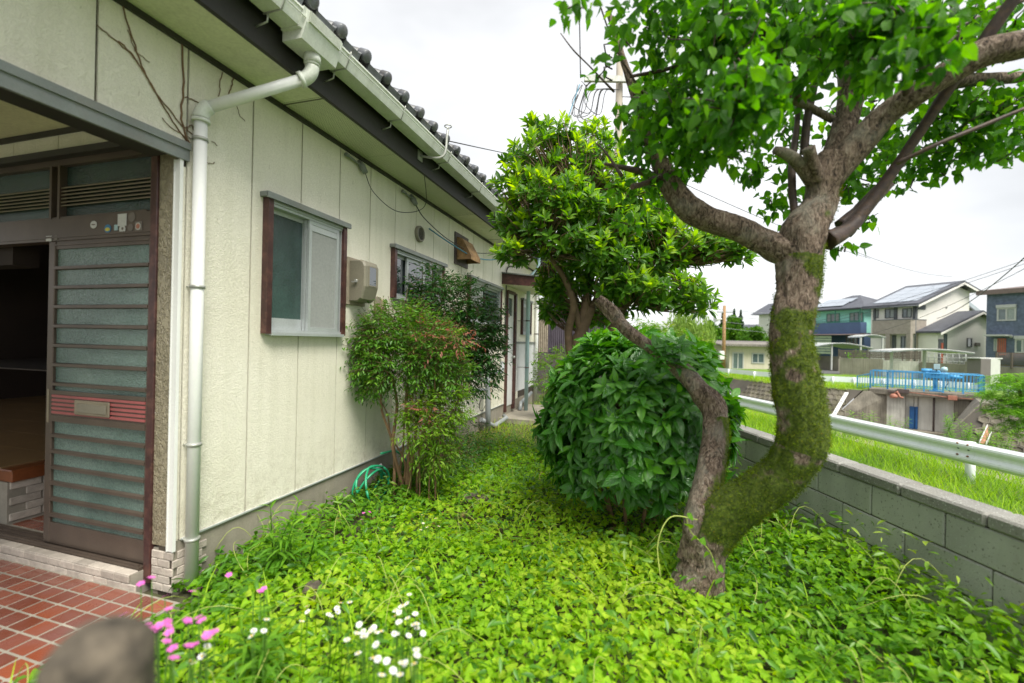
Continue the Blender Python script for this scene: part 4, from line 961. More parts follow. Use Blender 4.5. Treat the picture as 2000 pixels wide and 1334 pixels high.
# green hose coil
hv = HL(722, 948, -2.5); hq = (-2.5, hv.y, hv.z); hz = thing('garden_hose', 'bright green garden hose coiled against the foot of the wall', 'hose', (hq[0], hq[1], 0), house=True)
mb = MB()
for j in range(4):
    rr = .17 + .012 * j; pts = []
    for k in range(25):
        a_ = 2 * math.pi * k / 24 + j
        pts.append((hq[0] + .10 * math.sin(a_ + j * 1.3) * .8 + j * .02, hq[1] + rr * math.cos(a_), hq[2] + (rr + .03 * math.sin(j * 2)) * math.sin(a_) * .9))
    mb.tube(pts, .011, 8)
mb.tube(cat_path([(hq[0] + .05, hq[1] + .1, .38), (hq[0] + .1, hq[1] + .3, .36), (hq[0] + .12, hq[1] + .5, .2), (hq[0] + .1, hq[1] + .7, .05)], 6), .011, 8)
mb.build('coil', M['hose'], hz)
mb = MB(); mb.tube([(hq[0] - .02, hq[1] + .12, .22), (hq[0] + .03, hq[1] + .16, .25)], .02, 10); mb.build('nozzle', M['pvcgrey'], hz)
# ================================================================== BLOCK WALL AND GUARDRAIL
WA = math.atan(.065)
bw = thing('block_wall', 'low speckled concrete block wall with dark coping along the garden edge', 'wall', (0, 0, 0), loc=(2.59, 0, 0), rz=WA)
mb = MB(); mb.box((.012, -1.5, -.8), (.13, 16, .598)); mb.build('mortar', M['mortar'], bw)
m1 = MB(); m1.bbox((0, 0, 0), (.14, .462, .192), .006); BK = m1.mesh('concrete_block', M['block'])
m1 = MB(); m1.bbox((-.012, 0, 0), (.165, .464, .075), .012); CP = m1.mesh('coping_block', M['coping'])
for k in range(-4, 28):
    for r_ in range(3):
        y = 2.02 + .47 * k + (.235 if r_ % 2 else 0)
        piece('concrete_block', BK, bw, (random.uniform(-.001, .001), y, .404 - .2 * r_))
    piece('coping_block', CP, bw, (0, 2.28 + .47 * k, .600), rot=(random.uniform(-.004, .004), 0, 0))
RA = math.atan(.09)
def wbeam(y0, y1, zt, s_=1.0):
    prof = [(0, 0), (-.012, -.015), (-.045, -.045), (-.052, -.075), (-.045, -.105), (-.004, -.15), (0, -.175), (-.004, -.2), (-.045, -.245), (-.052, -.275), (-.045, -.305), (-.012, -.335), (0, -.35)]
    mb = MB(); vs = []
    for y in (y0, y1):
        for x, z in prof: vs.append((x * s_, y, zt + z * s_))
        for x, z in prof[::-1]: vs.append((x * s_ + .005, y, zt + z * s_))
    n = 2 * len(prof); mb.add(vs, [(i, (i + 1) % n, n + (i + 1) % n, n + i) for i in range(n)] + [tuple(range(n)), tuple(range(n, 2 * n))], 0, False)
    return mb
gr_ = thing('guardrail', 'white corrugated guardrail on the grass verge just behind the block wall', 'guardrail', (0, 0, 0), loc=(7.97, 0, 0), rz=RA)
for k in range(-2, 10):
    y0 = 7.05 + 4.0 * k
    b_ = wbeam(y0, y0 + 4.28, .05 + (.0 if k % 2 else .0)).build('beam', M['railwhite'], gr_)
    if k % 2 == 0: b_.location.x -= .006
    mb = MB(); mb.tube([(.09, y0 + .14, -.9), (.09, y0 + .14, .04)], .062, 16); mb.build('post', M['railwhite'], gr_)
    mb = MB(); mb.box((.0, y0 + .09, -.20), (.04, y0 + .19, -.10)); mb.build('bracket', M['railwhite'], gr_)
    if k in (0, 1):
        for yy in (y0 + .07, y0 + .22):
            for j, (zz, m_) in enumerate(((-.045, 'bolt'), (-.125, 'boltg'), (-.225, 'bolt'), (-.29, 'bolt'))):
                if j == 3: continue
                mb = MB(); x_ = -.052 if j != 1 else -.030; mb.lathe((x_, yy, .05 + zz), [(0, -.014), (.011, -.012), (.014, -.004), (.014, .01)], 10, 'X'); mb.build('bolt', M[m_], gr_)
# far guardrail beyond the canal
fg = thing('guardrail', 'pale guardrail running along the top of the far canal bank', 'guardrail', (18, 33, -1))
fp = [(16.5, 46), (17.6, 40), (18.6, 34), (20.6, 30.6), (22.6, 29.4), (25.5, 28.2), (27.4, 26.6), (28.6, 23), (30.5, 17), (33, 8)]
q = cat_path([(x, y, -.38) for x, y in fp], 2)
for a_, b_ in zip(q, q[1:]):
    d = Vector(b_) - Vector(a_); nrm = Vector((d.y, -d.x, 0)).normalized() * .03; mb = MB()
    mb.prism([Vector(a_), Vector(a_) + Vector((0, 0, -.12)) - nrm, Vector(a_) + Vector((0, 0, -.17)), Vector(a_) + Vector((0, 0, -.22)) - nrm, Vector(a_) + Vector((0, 0, -.35)), Vector(a_) + Vector((0, 0, -.35)) + nrm * .3, Vector(a_) + nrm * .3], d); mb.build('beam', M['railwhite'], fg)
    mb = MB(); mb.tube([(a_[0] + nrm.x * 3, a_[1] + nrm.y * 3, -1.1), (a_[0] + nrm.x * 3, a_[1] + nrm.y * 3, -.4)], .06, 8); mb.build('post', M['railwhite'], fg)
# ================================================================== SLUICE
SR = math.atan2(-2.5, 3.0); SLOC = (22.4, 26.5, 0)
sg = thing('sluice_gate', 'weathered concrete sluice with a deck over a pale gate on the far bank', 'sluice', (0, 0, 0), loc=SLOC, rz=SR)
mb = MB(); mb.bbox((-.85, -.15, -1.18), (4.15, 1.7, -.86), .03); mb.build('deck', M['sluice_dark'], sg)
mb = MB(); mb.box((-.05, .06, -3.4), (.80, 1.6, -1.18)); mb.build('abutment', M['sluice'], sg)
mb = MB(); mb.box((.80, .42, -3.4), (2.86, .5, -1.18)); mb.build('gate_wall', mat('gate_pale_concrete', (.72, .70, .64), .8, .15, 1, streak=.3, dirt=(.35, .33, .28)), sg)
mb = MB(); mb.box((2.86, .02, -3.4), (3.45, 1.6, -1.18)); mb.build('pier', M['sluice_dark'], sg)
mb = MB(); mb.box((-1.6, .55, -3.4), (7.6, 5.5, -1.02)); mb.build('backfill', M['sluice_dark'], sg)
mb = MB(); mb.box((.80, .36, -3.4), (.83, .42, -1.2)); mb.box((1.36, .36, -3.4), (1.38, .42, -1.2)); mb.box((1.18, .39, -1.9), (1.20, .418, -1.2)); mb.build('guide', M['darksteel'], sg)
mb = MB(); mb.box((1.00, .26, -3.1), (1.20, .34, -1.80)); mb.box((1.27, .26, -3.1), (1.36, .34, -1.80)); mb.box((1.20, .33, -3.1), (1.27, .35, -1.82)); mb.build('gate', M['bluedark'], sg)
mb = MB(); mb.tube([(2.03, .22, -3.3), (2.03, .22, -1.18)], .05, 10); mb.build('spindle', M['darksteel'], sg)
mb = MB(); mb.prism([(-1.2, -.1, -3.4), (-.06, .1, -3.4), (-.06, .1, -1.19), (-1.2, -.1, -1.19)], (0, .6, 0)); mb.build('wing_wall', M['sluice_dark'], sg)
mb = MB(); mb.bbox((-1.25, .0, -1.7), (-.45, 1.2, -1.0), .03); mb.build('pedestal', M['bank'], sg)
mb = MB(); mb.prism([(3.46, .1, -3.4), (4.4, -2.8, -3.4), (4.4, -2.8, -1.9), (3.46, .1, -1.0)], (.9, 0, 0)); mb.build('wing_wall', M['sluice_dark'], sg)
mb = MB(); mb.box((.0, -.4, -3.5), (3.4, .42, -3.12)); mb.build('apron', M['bed'], sg)
def w2l(p): c, s = math.cos(SR), math.sin(SR); x, y = p[0] - SLOC[0], p[1] - SLOC[1]; return (x * c + y * s, -x * s + y * c, p[2])
mb = MB(); mb.prism([w2l((21.35, 26.98, -1.03)), w2l((18.85, 26.98, -3.35)), w2l((22.9, 26.5, -3.35)), w2l((22.9, 26.5, -1.03))], (.1, .9, 0)); mb.build('wing_wall', M['sluice_dark'], sg)
mb = MB(); mb.prism([w2l((22.95, 21.75, -1.03)), w2l((20.55, 21.75, -3.35)), w2l((25.2, 24.2, -3.35)), w2l((25.2, 24.2, -1.03))], (.6, .1, 0)); mb.build('wing_wall', M['sluice_dark'], sg)
def railing(par, p0, p1, nb, z0, z1, h=1.05, bal=5):
    p0, p1 = Vector((*p0, z0)), Vector((*p1, z1)); dv = p1 - p0
    for k in range(nb + 1):
        p = p0 + dv * k / nb; mb = MB(); mb.box((p.x - .035, p.y - .035, p.z), (p.x + .035, p.y + .035, p.z + h)); mb.build('post', M['bluerail'], par)
    for hh, r_ in ((h, .028), (.17, .02)):
        mb = MB(); mb.tube([p0 + Vector((0, 0, hh)), p1 + Vector((0, 0, hh))], r_, 8); mb.build('rail', M['bluerail'], par)
    bme = MB(); bme.box((-.014, -.014, 0), (.014, .014, h - .19)); BM_ = bme.mesh('baluster', M['bluerail'])
    for k in range(nb):
        for j in range(1, bal + 1):
            p = p0 + dv * (k + j / (bal + 1)) / nb; piece('baluster', BM_, par, (p.x, p.y, p.z + .18))
brl = thing('blue_railing', 'bright blue baluster railing round the sluice deck', 'railing', (0, 0, 0), loc=SLOC, rz=SR)
railing(brl, (-.0, -.08), (3.95, -.08), 5, -.86, -.86)
railing(brl, (-.7, 1.55), (3.95, 1.6), 5, -.86, -.86)
railing(brl, (-.8, .1), (-.02, -.08), 1, -.86, -.86, 1.05, 4)
railing(brl, (-1.45, .7), (-.82, .1), 1, -1.15, -.95, .95, 4)
railing(brl, (3.95, -.08), (3.95, 1.6), 2, -.86, -.86)
mc = thing('gate_hoist', 'blue geared hoist with motor and a pale control box on the sluice deck', 'hoist', (0, 0, 0), loc=SLOC, rz=SR)
mb = MB(); mb.tube([(2.1, .7, -.86), (2.1, .7, .05)], .11, 14); mb.box((1.85, .45, -.86), (2.4, .95, -.80)); mb.build('column', M['bluerail'], mc)
mb = MB(); mb.bbox((1.65, .5, -.12), (2.65, .95, .22), .04); mb.bbox((1.9, .45, .1), (2.3, .9, .35), .04); mb.build('gearbox', M['bluerail'], mc)
mb = MB(); mb.tube([(1.5, .7, .28), (1.95, .7, .28)], .15, 16); mb.build('drum', M['bluerail'], mc); mb = MB(); mb.tube([(2.6, .7, .02), (3.1, .7, .0), (3.11, .7, 0), (3.2, .7, 0)], [.12, .12, .07, .07], 16); mb.build('motor', M['bluerail'], mc)
mb = MB(); mb.lathe((2.45, .6, .42), [(0, -.16), (.12, -.12), (.16, 0), (.12, .12), (0, .16)], 14); mb.build('cap', M['pvcblue'], mc)
mb = MB(); mb.bbox((2.0, .35, .42), (2.26, .45, .72), .01); mb.build('control_box', M['pvcblue'], mc)
mb = MB(); mb.tube([(2.12, .4, .3), (2.12, .4, .45)], .02, 6); mb.tube(cat_path([(2.5, .4, .0), (2.6, .35, -.3), (2.5, .4, -.6), (2.7, .4, -.8)], 5), .02, 6); mb.build('cable', M['cable'], mc)
lm = thing('rusty_lamp', 'rusty pink floodlight hanging below the left end of the sluice deck', 'lamp', (0, 0, 0), loc=SLOC, rz=SR)
mb = MB(); mb.box((.0, -.26, -1.02), (.95, -.17, -.93)); mb.box((.42, -.24, -.98), (.95, -.14, -.80)); mb.build('bracket', M['darksteel'], lm)
mb = MB(); mb.lathe((.28, -.3, -1.28), [(0, -.06), (.16, -.05), (.2, .05), (.13, .16), (.05, .2), (0, .2)], 14, 'Z'); mb.tube([(.3, -.3, -1.1), (.42, -.3, -.95), (.55, -.3, -1.25), (.7, -.3, -1.3)], .06, 8); mb.build('shade', M['rust'], lm)
rp = thing('conduit_box', 'rusty red box on a thin pipe along the edge of the sluice deck', 'junction box', (0, 0, 0), loc=SLOC, rz=SR)
mb = MB(); mb.bbox((2.55, -.33, -1.22), (2.92, -.17, -.98), .01); mb.build('box', M['rust'], rp)
mb = MB(); mb.tube([(.95, -.22, -.95), (2.55, -.22, -1.08)], .022, 6); mb.tube([(2.92, -.22, -1.08), (4.4, -.22, -1.12)], .022, 6); mb.build('pipe', M['rust'], rp)
for (a1, b1, lb, m_) in (((1650, 768), (1621, 818), 'white sloping gauge board on the hexagonal bank left of the sluice', 'white'), ((1940, 812), (1914, 868), 'rusty sloping rail with white edges on the bank right of the sluice', 'rust')):
    t = thing('gauge_board', lb, 'gauge board', P(b1[0], b1[1], 20.5 if m_ == 'rust' else 25))
    Y1 = 20.8 if m_ == 'rust' else 25.2; A_, B_ = P(a1[0], a1[1], Y1 + .6), P(b1[0], b1[1], Y1 - .6)
    mb = MB(); mb.prism([A_, B_, B_ + Vector((.26, .05, 0)), A_ + Vector((.26, .05, 0))], (0, 0, .05)); mb.build('board', M[m_], t)
    if m_ == 'rust':
        for dx in (-.06, .26): mb = MB(); mb.prism([A_ + Vector((dx, .0, 0)), B_ + Vector((dx, 0, 0)), B_ + Vector((dx + .08, .02, 0)), A_ + Vector((dx + .08, .02, 0))], (0, 0, .09)); mb.build('edge', M['white'], t)
    else:
        for k in range(7):
            c_ = A_.lerp(B_, .1 + .13 * k); mb = MB(); mb.box((c_.x + .04, c_.y - .02, c_.z + .03), (c_.x + .14, c_.y + .06, c_.z + .062)); mb.build('mark', M['bluedark' if k % 2 else 'darksteel'], t)
# ================================================================== FAR SIDE BUILDINGS
FM = dict(
 cream=mat('far_cream_wall', (.76, .74, .69), .8, .06, 1), tan=mat('far_tan_brick', (.33, .29, .25), .85, .2, 3), dgrey=mat('far_dark_trim', (.09, .10, .11), .6, .2, 1),
 teal=mat('far_teal_wall', (.34, .74, .66), .7, .08, 1), navy=mat('far_navy_wall', (.08, .13, .25), .7, .12, 1), bluebrick=mat('far_blue_brick', (.11, .14, .21), .75, .35, 4),
 roof=mat('far_roof_tile', (.075, .08, .10), .5, .3, 2, bump=.03, bs=9), solar=mat('solar_panel', (.30, .34, .40), .12, .1, 1, spec=1), glass=mat('far_window_glass', (.10, .14, .15), .12, .2, 2, spec=1),
 curtain=mat('curtain_glass', (.30, .34, .33), .3, .3, 20), frame=mat('far_frame', (.45, .46, .45), .5, .1), green=mat('green_frame', (.04, .22, .17), .5), orange=mat('orange_door', (.50, .12, .07), .5, .15),
 hut=mat('hut_plaster', (.60, .55, .44), .85, .1, 1, streak=.2), hutroof=mat('hut_roof', (.22, .20, .18), .8, .3, 2), translucent=mat('carport_sheet', (.32, .36, .39), .3, .12, 1), fence=mat('slat_fence', (.13, .105, .09), .7, .2, 2),
 wallc=mat('retaining_concrete', (.27, .25, .21), .9, .3, .7, streak=.6), shed=mat('shed_metal', (.55, .55, .54), .5, .06), sheddark=mat('shed_dark', (.16, .14, .14), .5, .1), purple=mat('purple_awning', (.12, .06, .15), .7), stripe=mat('pale_green_awning', (.42, .50, .38), .8), rustroof=mat('awning_rust', (.18, .13, .12), .6))
UR = math.radians(18.6)
def fthing(name, label, cat, x, y, rz=UR, z=0, group=None): return thing(name, label, cat, (0, 0, 0), loc=(x, y, z), rz=rz, group=group)
def onX(loc, px, py, x0=0, rz=UR):
    """photo pixel on the local plane x = x0 -> (y, z)"""
    d = ray(px, py); c, s = math.cos(rz), math.sin(rz)
    lx = d.x * c + d.y * s; ly = -d.x * s + d.y * c; ox = -(loc[0] * c + loc[1] * s); oy = -(-loc[0] * s + loc[1] * c)
    t = (x0 - ox) / lx; return oy + ly * t, EYE + d.z * t
def onY(loc, px, py, y0=0, rz=UR):
    d = ray(px, py); c, s = math.cos(rz), math.sin(rz)
    lx = d.x * c + d.y * s; ly = -d.x * s + d.y * c; ox = -(loc[0] * c + loc[1] * s); oy = -(-loc[0] * s + loc[1] * c)
    t = (y0 - oy) / ly; return ox + lx * t, EYE + d.z * t
def fwin(par, loc, plane, p, a, b, m_='glass', fr='frame', n=2, name='window', wd=.07):
    """window on local plane from two pixel corners"""
    fn = onX if plane == 'x' else onY
    u0, z1 = fn(loc, a[0], a[1], p); u1, z0 = fn(loc, b[0], b[1], p); u0, u1 = sorted((u0, u1)); z0, z1 = sorted((z0, z1))
    def bx(mb, a0, a1, b0, b1, d0, d1): mb.box((p - d1, a0, b0), (p - d0, a1, b1)) if plane == 'x' else mb.box((a0, p - d1, b0), (a1, p - d0, b1))
    mb = MB(); bx(mb, u0, u1, z0, z0 + wd, 0, .08); bx(mb, u0, u1, z1 - wd, z1, 0, .08); bx(mb, u0, u0 + wd, z0 + wd, z1 - wd, 0, .08); bx(mb, u1 - wd, u1, z0 + wd, z1 - wd, 0, .08)
    for k in range(1, n): c_ = u0 + (u1 - u0) * k / n; bx(mb, c_ - wd / 2, c_ + wd / 2, z0 + wd, z1 - wd, 0, .07)
    w_ = mb.build(name, FM[fr], par)
    for k in range(n):
        mb = MB(); bx(mb, u0 + (u1 - u0) * k / n + wd * .5, u0 + (u1 - u0) * (k + 1) / n - wd * .5, z0 + wd, z1 - wd, .01, .03); mb.build('pane', FM[m_ if k % 2 == 0 else 'glass'], w_)
    return w_
# -- cream and tan house
L1 = (43.4, 48.0); hb = fthing('house', 'two-storey cream and tan house with solar panels on its roof across the canal', 'house', *L1)
mb = MB(); mb.prism([(0, 0, -.6), (9.3, 0, -.6), (9.3, 0, 8.3), (6.9, 0, 8.85), (0, 0, 6.3)], (0, 4.4, 0)); mb.build('wall', FM['cream'], hb)
mb = MB(); mb.prism([(-.8, -.7, 6.25), (6.9, -.7, 9.12), (10.1, -.7, 8.2), (10.1, -.7, 8.42), (6.9, -.7, 9.36), (-.8, -.7, 6.47)], (0, 5.6, 0)); rf = mb.build('roof', FM['roof'], hb)
mb = MB(); mb.prism([(-.8, -.76, 6.05), (6.9, -.76, 8.9), (10.1, -.76, 7.98), (10.1, -.76, 8.2), (6.9, -.76, 9.12), (-.8, -.76, 6.25)], (0, .05, 0)); mb.build('bargeboard', FM['cream'], rf)
for i in range(4):
    for k in range(3):
        x = .1 + i * 1.45; y = .0 + k * 1.45; z = 6.72 + (x + .1) * .3727
        mb = MB(); mb.prism([(x, y, z), (x + 1.4, y, z + 1.4 * .3727), (x + 1.4, y + 1.4, z + 1.4 * .3727), (x, y + 1.4, z)], (-.02, 0, .06)); mb.build('solar_panel', FM['solar'], rf)
mb = MB(); mb.tube([(-.85, -.7, 6.2), (-.85, 4.9, 6.2)], .08, 8); mb.tube([(-.08, -.08, 6.1), (-.08, -.08, -.5)], .06, 8); mb.build('gutter', FM['dgrey'], hb)
by0, bz1 = onX(L1, 1703, 622, -.9); _, bz0 = onX(L1, 1703, 649, -.9); y_l, _ = onX(L1, 1702, 620, -.9)
mb = MB(); mb.box((-.9, -.0, 3.25), (-.78, 3.7, 4.75)); mb.box((-.9, -.1, 3.25), (1.65, 0, 4.75)); mb.box((-.9, 0, 3.2), (0, 3.7, 3.26)); mb.build('balcony', FM['tan'], hb)
mb = MB(); mb.box((-.92, -.12, 4.75), (1.67, .0, 4.83)); mb.box((-.92, 0, 4.75), (-.76, 3.72, 4.83)); mb.build('balcony_cap', FM['dgrey'], hb)
mb = MB(); mb.box((-.9, -.1, -.6), (-.5, .3, 3.25)); mb.box((-.9, 1.9, -.6), (-.55, 2.3, 3.25)); mb.box((-.06, -.09, -.6), (1.6, -.005, 3.2)); mb.build('pier', FM['tan'], hb)
mb = MB(); mb.box((-.1, -.1, 4.8), (.2, .2, 6.3)); mb.box((-.12, 1.7, 4.8), (.02, 2.0, 6.3)); mb.box((.4, -.06, 5.9), (1.6, -.004, 6.4)); mb.box((-.12, 3.9, 3.3), (.02, 4.1, 6.3)); mb.build('trim', FM['dgrey'], hb)
for a_, b_ in (((1706, 605), (1716, 621)), ((1729, 604), (1748, 621)), ((1763, 603), (1781, 620))): fwin(hb, L1, 'x', -.0, a_, b_, 'curtain', 'dgrey')
for a_, b_ in (((1743, 655), (1750, 690)), ((1760, 657), (1775, 690))): fwin(hb, L1, 'x', -.0, a_, b_, 'curtain', 'dgrey')
mb = MB(); mb.lathe((*([onY(L1, 1848, 600, 0)[0], -.02]), onY(L1, 1848, 600, 0)[1]), [(0, -.1), (.12, -.06), (.12, .02)], 12, 'Y'); mb.build('vent', FM['frame'], hb)
# low wing
LW = L1; mb = MB(); mb.prism([(.4, -1.8, -.6), (9.0, -1.8, -.6), (9.0, -1.8, 4.9), (7.0, -1.8, 5.5), (.4, -1.8, 3.35)], (0, 1.79, 0)); mb.build('wing', FM['cream'], hb)
mb = MB(); mb.prism([(-.1, -2.3, 3.3), (7.0, -2.3, 5.75), (9.6, -2.3, 4.95), (9.6, -2.3, 5.12), (7.0, -2.3, 5.95), (-.1, -2.3, 3.5)], (0, 2.2, 0)); r2 = mb.build('roof', FM['roof'], hb)
mb = MB(); mb.prism([(-.1, -2.36, 3.10), (7.0, -2.36, 5.55), (9.6, -2.36, 4.75), (9.6, -2.36, 4.95), (7.0, -2.36, 5.75), (-.1, -2.36, 3.3)], (0, .05, 0)); mb.build('bargeboard', FM['cream'], r2)
fwin(hb, L1, 'y', -1.8, (1843, 652), (1848, 692), 'glass', 'dgrey', 1, wd=.06); fwin(hb, L1, 'y', -1.8, (1888, 660), (1897, 678), 'glass', 'dgrey', 1, wd=.08)
x_, z_ = onY(L1, 1904, 672, -1.85); mb = MB(); mb.bbox((x_, -2.0, z_ - .25), (x_ + .7, -1.82, z_ + .15), .03); mb.build('meter_box', FM['hutroof'], hb)
x_, z_ = onY(L1, 1872, 628, -1.85); mb = MB(); mb.tube([(x_ - .3, -1.9, z_), (x_ + .3, -1.95, z_ + .05)], .06, 6); mb.build('cable_clamp', FM['dgrey'], hb)
mb = MB(); mb.box((.45, -1.86, -.6), (1.2, -1.805, 2.7)); mb.build('door_recess', FM['dgrey'], hb); mb = MB(); mb.box((.85, -1.9, -.6), (1.15, -1.861, 2.3)); mb.build('door', FM['orange'], hb)
mb = MB(); mb.prism([(8.6, 2.0, -.6), (13.5, 2.0, -.6), (13.5, 2.0, 6.0), (9.3, 2.0, 7.8), (8.6, 2.0, 7.8)], (0, 5, 0)); mb.build('rear_wing', FM['cream'], hb)
mb = MB(); mb.prism([(9.2, 1.6, 8.25), (14.2, 1.6, 6.1), (14.2, 1.6, 6.3), (9.2, 1.6, 8.5)], (0, 6, 0)); mb.build('roof', FM['roof'], hb)
# -- teal and navy house
L2 = (45.8, 58.0); ht = fthing('house', 'teal house with navy balcony and hipped roof left of the cream house', 'house', *L2)
mb = MB(); mb.box((0, 0, 3.6), (8, 7, 6.9)); mb.build('wall', FM['teal'], ht)
mb = MB(); mb.box((0, 0, -.8), (8, 7, 3.6)); mb.build('wall', FM['navy'], ht)
mb = MB(); mb.box((-1.1, -.2, 3.55), (-1.0, 7.0, 4.95)); mb.box((-1.1, -.3, 3.55), (0, -.2, 4.95)); mb.box((-1.1, -.2, 3.45), (0, 7, 3.55)); mb.build('balcony', FM['navy'], ht)
mb = MB(); mb.tube([(-1.05, -.2, 5.15), (-1.05, 7, 5.15)], .04, 6); mb.box((-1.1, -.3, 4.95), (-.98, 7, 5.0)); mb.build('balcony_rail', FM['green'], ht)
for y_ in (-.2, 3.0, 6.9): mb = MB(); mb.box((-1.08, y_, 5.0), (-1.0, y_ + .08, 6.85)); mb.build('balcony_post', FM['green'], ht)
mb = MB(); e0, e1_, z_e = -1.3, 8.9, 6.85
vs = [(-1.3, -.9, z_e), (8.9, -.9, z_e), (8.9, 7.9, z_e), (-1.3, 7.9, z_e), (3.6, 3.0, 9.0), (3.6, 4.0, 9.0), (-1.3, -.9, z_e - .15), (8.9, -.9, z_e - .15), (8.9, 7.9, z_e - .15), (-1.3, 7.9, z_e - .15)]
mb.add(vs, [(0, 1, 4), (1, 2, 5, 4), (2, 3, 5), (3, 0, 4, 5), (6, 9, 8, 7), (0, 6, 7, 1), (1, 7, 8, 2), (2, 8, 9, 3), (3, 9, 6, 0)]); r3 = mb.build('roof', FM['roof'], ht)
for i in range(2):
    for k in range(3):
        x = .0 + i * 1.35; y = 2.4 + k * 1.4 - i * .2; z = z_e + .10 + (x + 1.3) * .4388
        mb = MB(); mb.prism([(x - .6, y, z - .26), (x + .7, y, z + .31), (x + .7, y + 1.35, z + .31), (x - .6, y + 1.35, z - .26)], (-.02, 0, .05)); mb.build('solar_panel', FM['solar'], r3)
for a_, b_ in (((1615, 613), (1640, 629)), ((1660, 611), (1686, 628))): fwin(ht, L2, 'x', 0, a_, b_, 'curtain', 'green', 3)
mb = MB(); mb.prism([(-2.6, -.8, 3.25), (-.0, -.8, 3.5), (-.0, -.8, 3.55), (-2.6, -.8, 3.3)], (0, 9, 0)); mb.build('awning', FM['rustroof'], ht)
for k in range(7):
    mb = MB(); mb.prism([(-2.3, 2.6, 3.15 - k * .36), (-2.25, 2.6, 2.88 - k * .36), (-2.2, 2.6, 2.88 - k * .36), (-2.25, 2.6, 3.15 - k * .36)], (0, 4.2, 0)); mb.build('blind_slat', FM['stripe'], ht)
fwin(ht, L2, 'x', 0, (1653, 652), (1675, 672), 'glass', 'rustroof', 3)
# -- blue brick house
L3 = (46.8, 44.0); hc = fthing('house', 'dark blue brick house with a low-pitched roof at the right edge', 'house', *L3)
mb = MB(); mb.prism([(0, 0, -.8), (8, 0, -.8), (8, 0, 8.2), (0, 0, 7.1)], (0, -9.5, 0)); mb.build('wall', FM['bluebrick'], hc)
mb = MB(); mb.prism([(-.5, .6, 7.05), (8.5, .6, 8.3), (8.5, .6, 8.6), (-.5, .6, 7.5)], (0, -10.6, 0)); mb.build('roof', FM['rustroof'], hc)
fwin(hc, L3, 'x', 0, (1948, 602), (1985, 626), 'curtain', 'frame', 2, wd=.12); y_a, z_a = onX(L3, 1947, 602, 0); y_b, _ = onX(L3, 1986, 602, 0)
mb = MB(); mb.box((-.18, min(y_a, y_b), z_a), (-.0, max(y_a, y_b), z_a + .3)); mb.build('shutter_box', FM['frame'], hc)
fwin(hc, L3, 'x', 0, (1983, 662), (2012, 690), 'curtain', 'frame', 2, wd=.12); y_a, z_a = onX(L3, 1982, 662, 0); y_b, _ = onX(L3, 2013, 662, 0)
mb = MB(); mb.box((-.18, min(y_a, y_b), z_a), (-.0, max(y_a, y_b), z_a + .3)); mb.build('shutter_box', FM['frame'], hc)
y_a, z_a = onX(L3, 1949, 661, -.05); y_b, z_b = onX(L3, 1964, 688, -.05); mb = MB(); mb.box((-.1, y_b, z_b - .3), (-.0, y_a, z_a)); dd = mb.build('door', FM['orange'], hc)
for k in range(4): mb = MB(); yy = y_b + (y_a - y_b) * (k + .3) / 4; mb.box((-.13, yy, z_b), (-.1, yy + .04, z_a - .03)); mb.build('door_groove', FM['rustroof'], dd)
fwin(hc, L3, 'x', 0, (1942, 662), (1948, 686), 'curtain', 'frame', 1, wd=.06)
y_a, z_a = onX(L3, 1925, 655, -.8); y_b, _ = onX(L3, 1967, 655, -.8); mb = MB(); mb.box((-1.1, min(y_a, y_b), z_a - .08), (0, max(y_a, y_b), z_a + .08)); mb.build('porch_roof', FM['frame'], hc)
y_a, z_a = onX(L3, 1975, 657, 0); mb = MB(); mb.lathe((-.04, y_a, z_a), [(.0, -.12), (.12, -.06), (.15, .03)], 10, 'X'); mb.build('wall_lamp', FM['frame'], hc)
mb = MB(); mb.prism([(10, 9, -.6), (18, 9, -.6), (18, 9, 5.6), (10, 9, 5.6)], (0, 6, 0)); 
hd = fthing('house', 'white house showing between the cream house and the blue brick house', 'house', 58, 60)
mb = MB(); mb.box((-1, 0, -.4), (8, 7, 6.6)); mb.build('wall', FM['cream'], hd); mb = MB(); mb.prism([(-1.5, -.5, 6.6), (3.5, -.5, 8.8), (8.5, -.5, 6.6)], (0, 8, 0)); mb.build('roof', FM['solar'], hd)
he = fthing('house', 'beige house half hidden behind the mossy trunk, left of the teal house', 'house', 46.5, 72)
mb = MB(); mb.box((-1, 0, -.4), (6, 7, 7.2)); mb.build('wall', FM['cream'], he); mb = MB(); mb.prism([(-1.8, -.8, 7.1), (2.5, -.8, 9.3), (7, -.8, 7.1)], (0, 9, 0)); mb.build('roof', FM['roof'], he)
mb = MB(); mb.prism([(-3.0, -.5, 2.9), (-1, -.5, 3.4), (-1, -.5, 3.5), (-3, -.5, 3.0)], (0, 4, 0)); mb.build('awning', FM['purple'], he)
hf_ = fthing('house', 'distant dark-roofed house above the small white hut', 'house', *P(1478, 660, 95).xy)
mb = MB(); mb.box((-1.5, 0, 0), (9, 8, 4.0)); mb.build('wall', FM['navy'], hf_); mb = MB(); mb.prism([(-2.5, -1, 4.0), (2.5, -1, 6.4), (10, -1, 6.4), (10, -1, 4)], (0, 10, 0)); mb.build('roof', FM['roof'], hf_)
mb = MB(); mb.prism([(-2.5, -1.2, 3.9), (2.5, -1.2, 6.0), (2.5, -1.2, 6.5), (-2.5, -1.2, 4.2)], (0, .2, 0)); mb.build('bargeboard', FM['rustroof'], hf_)
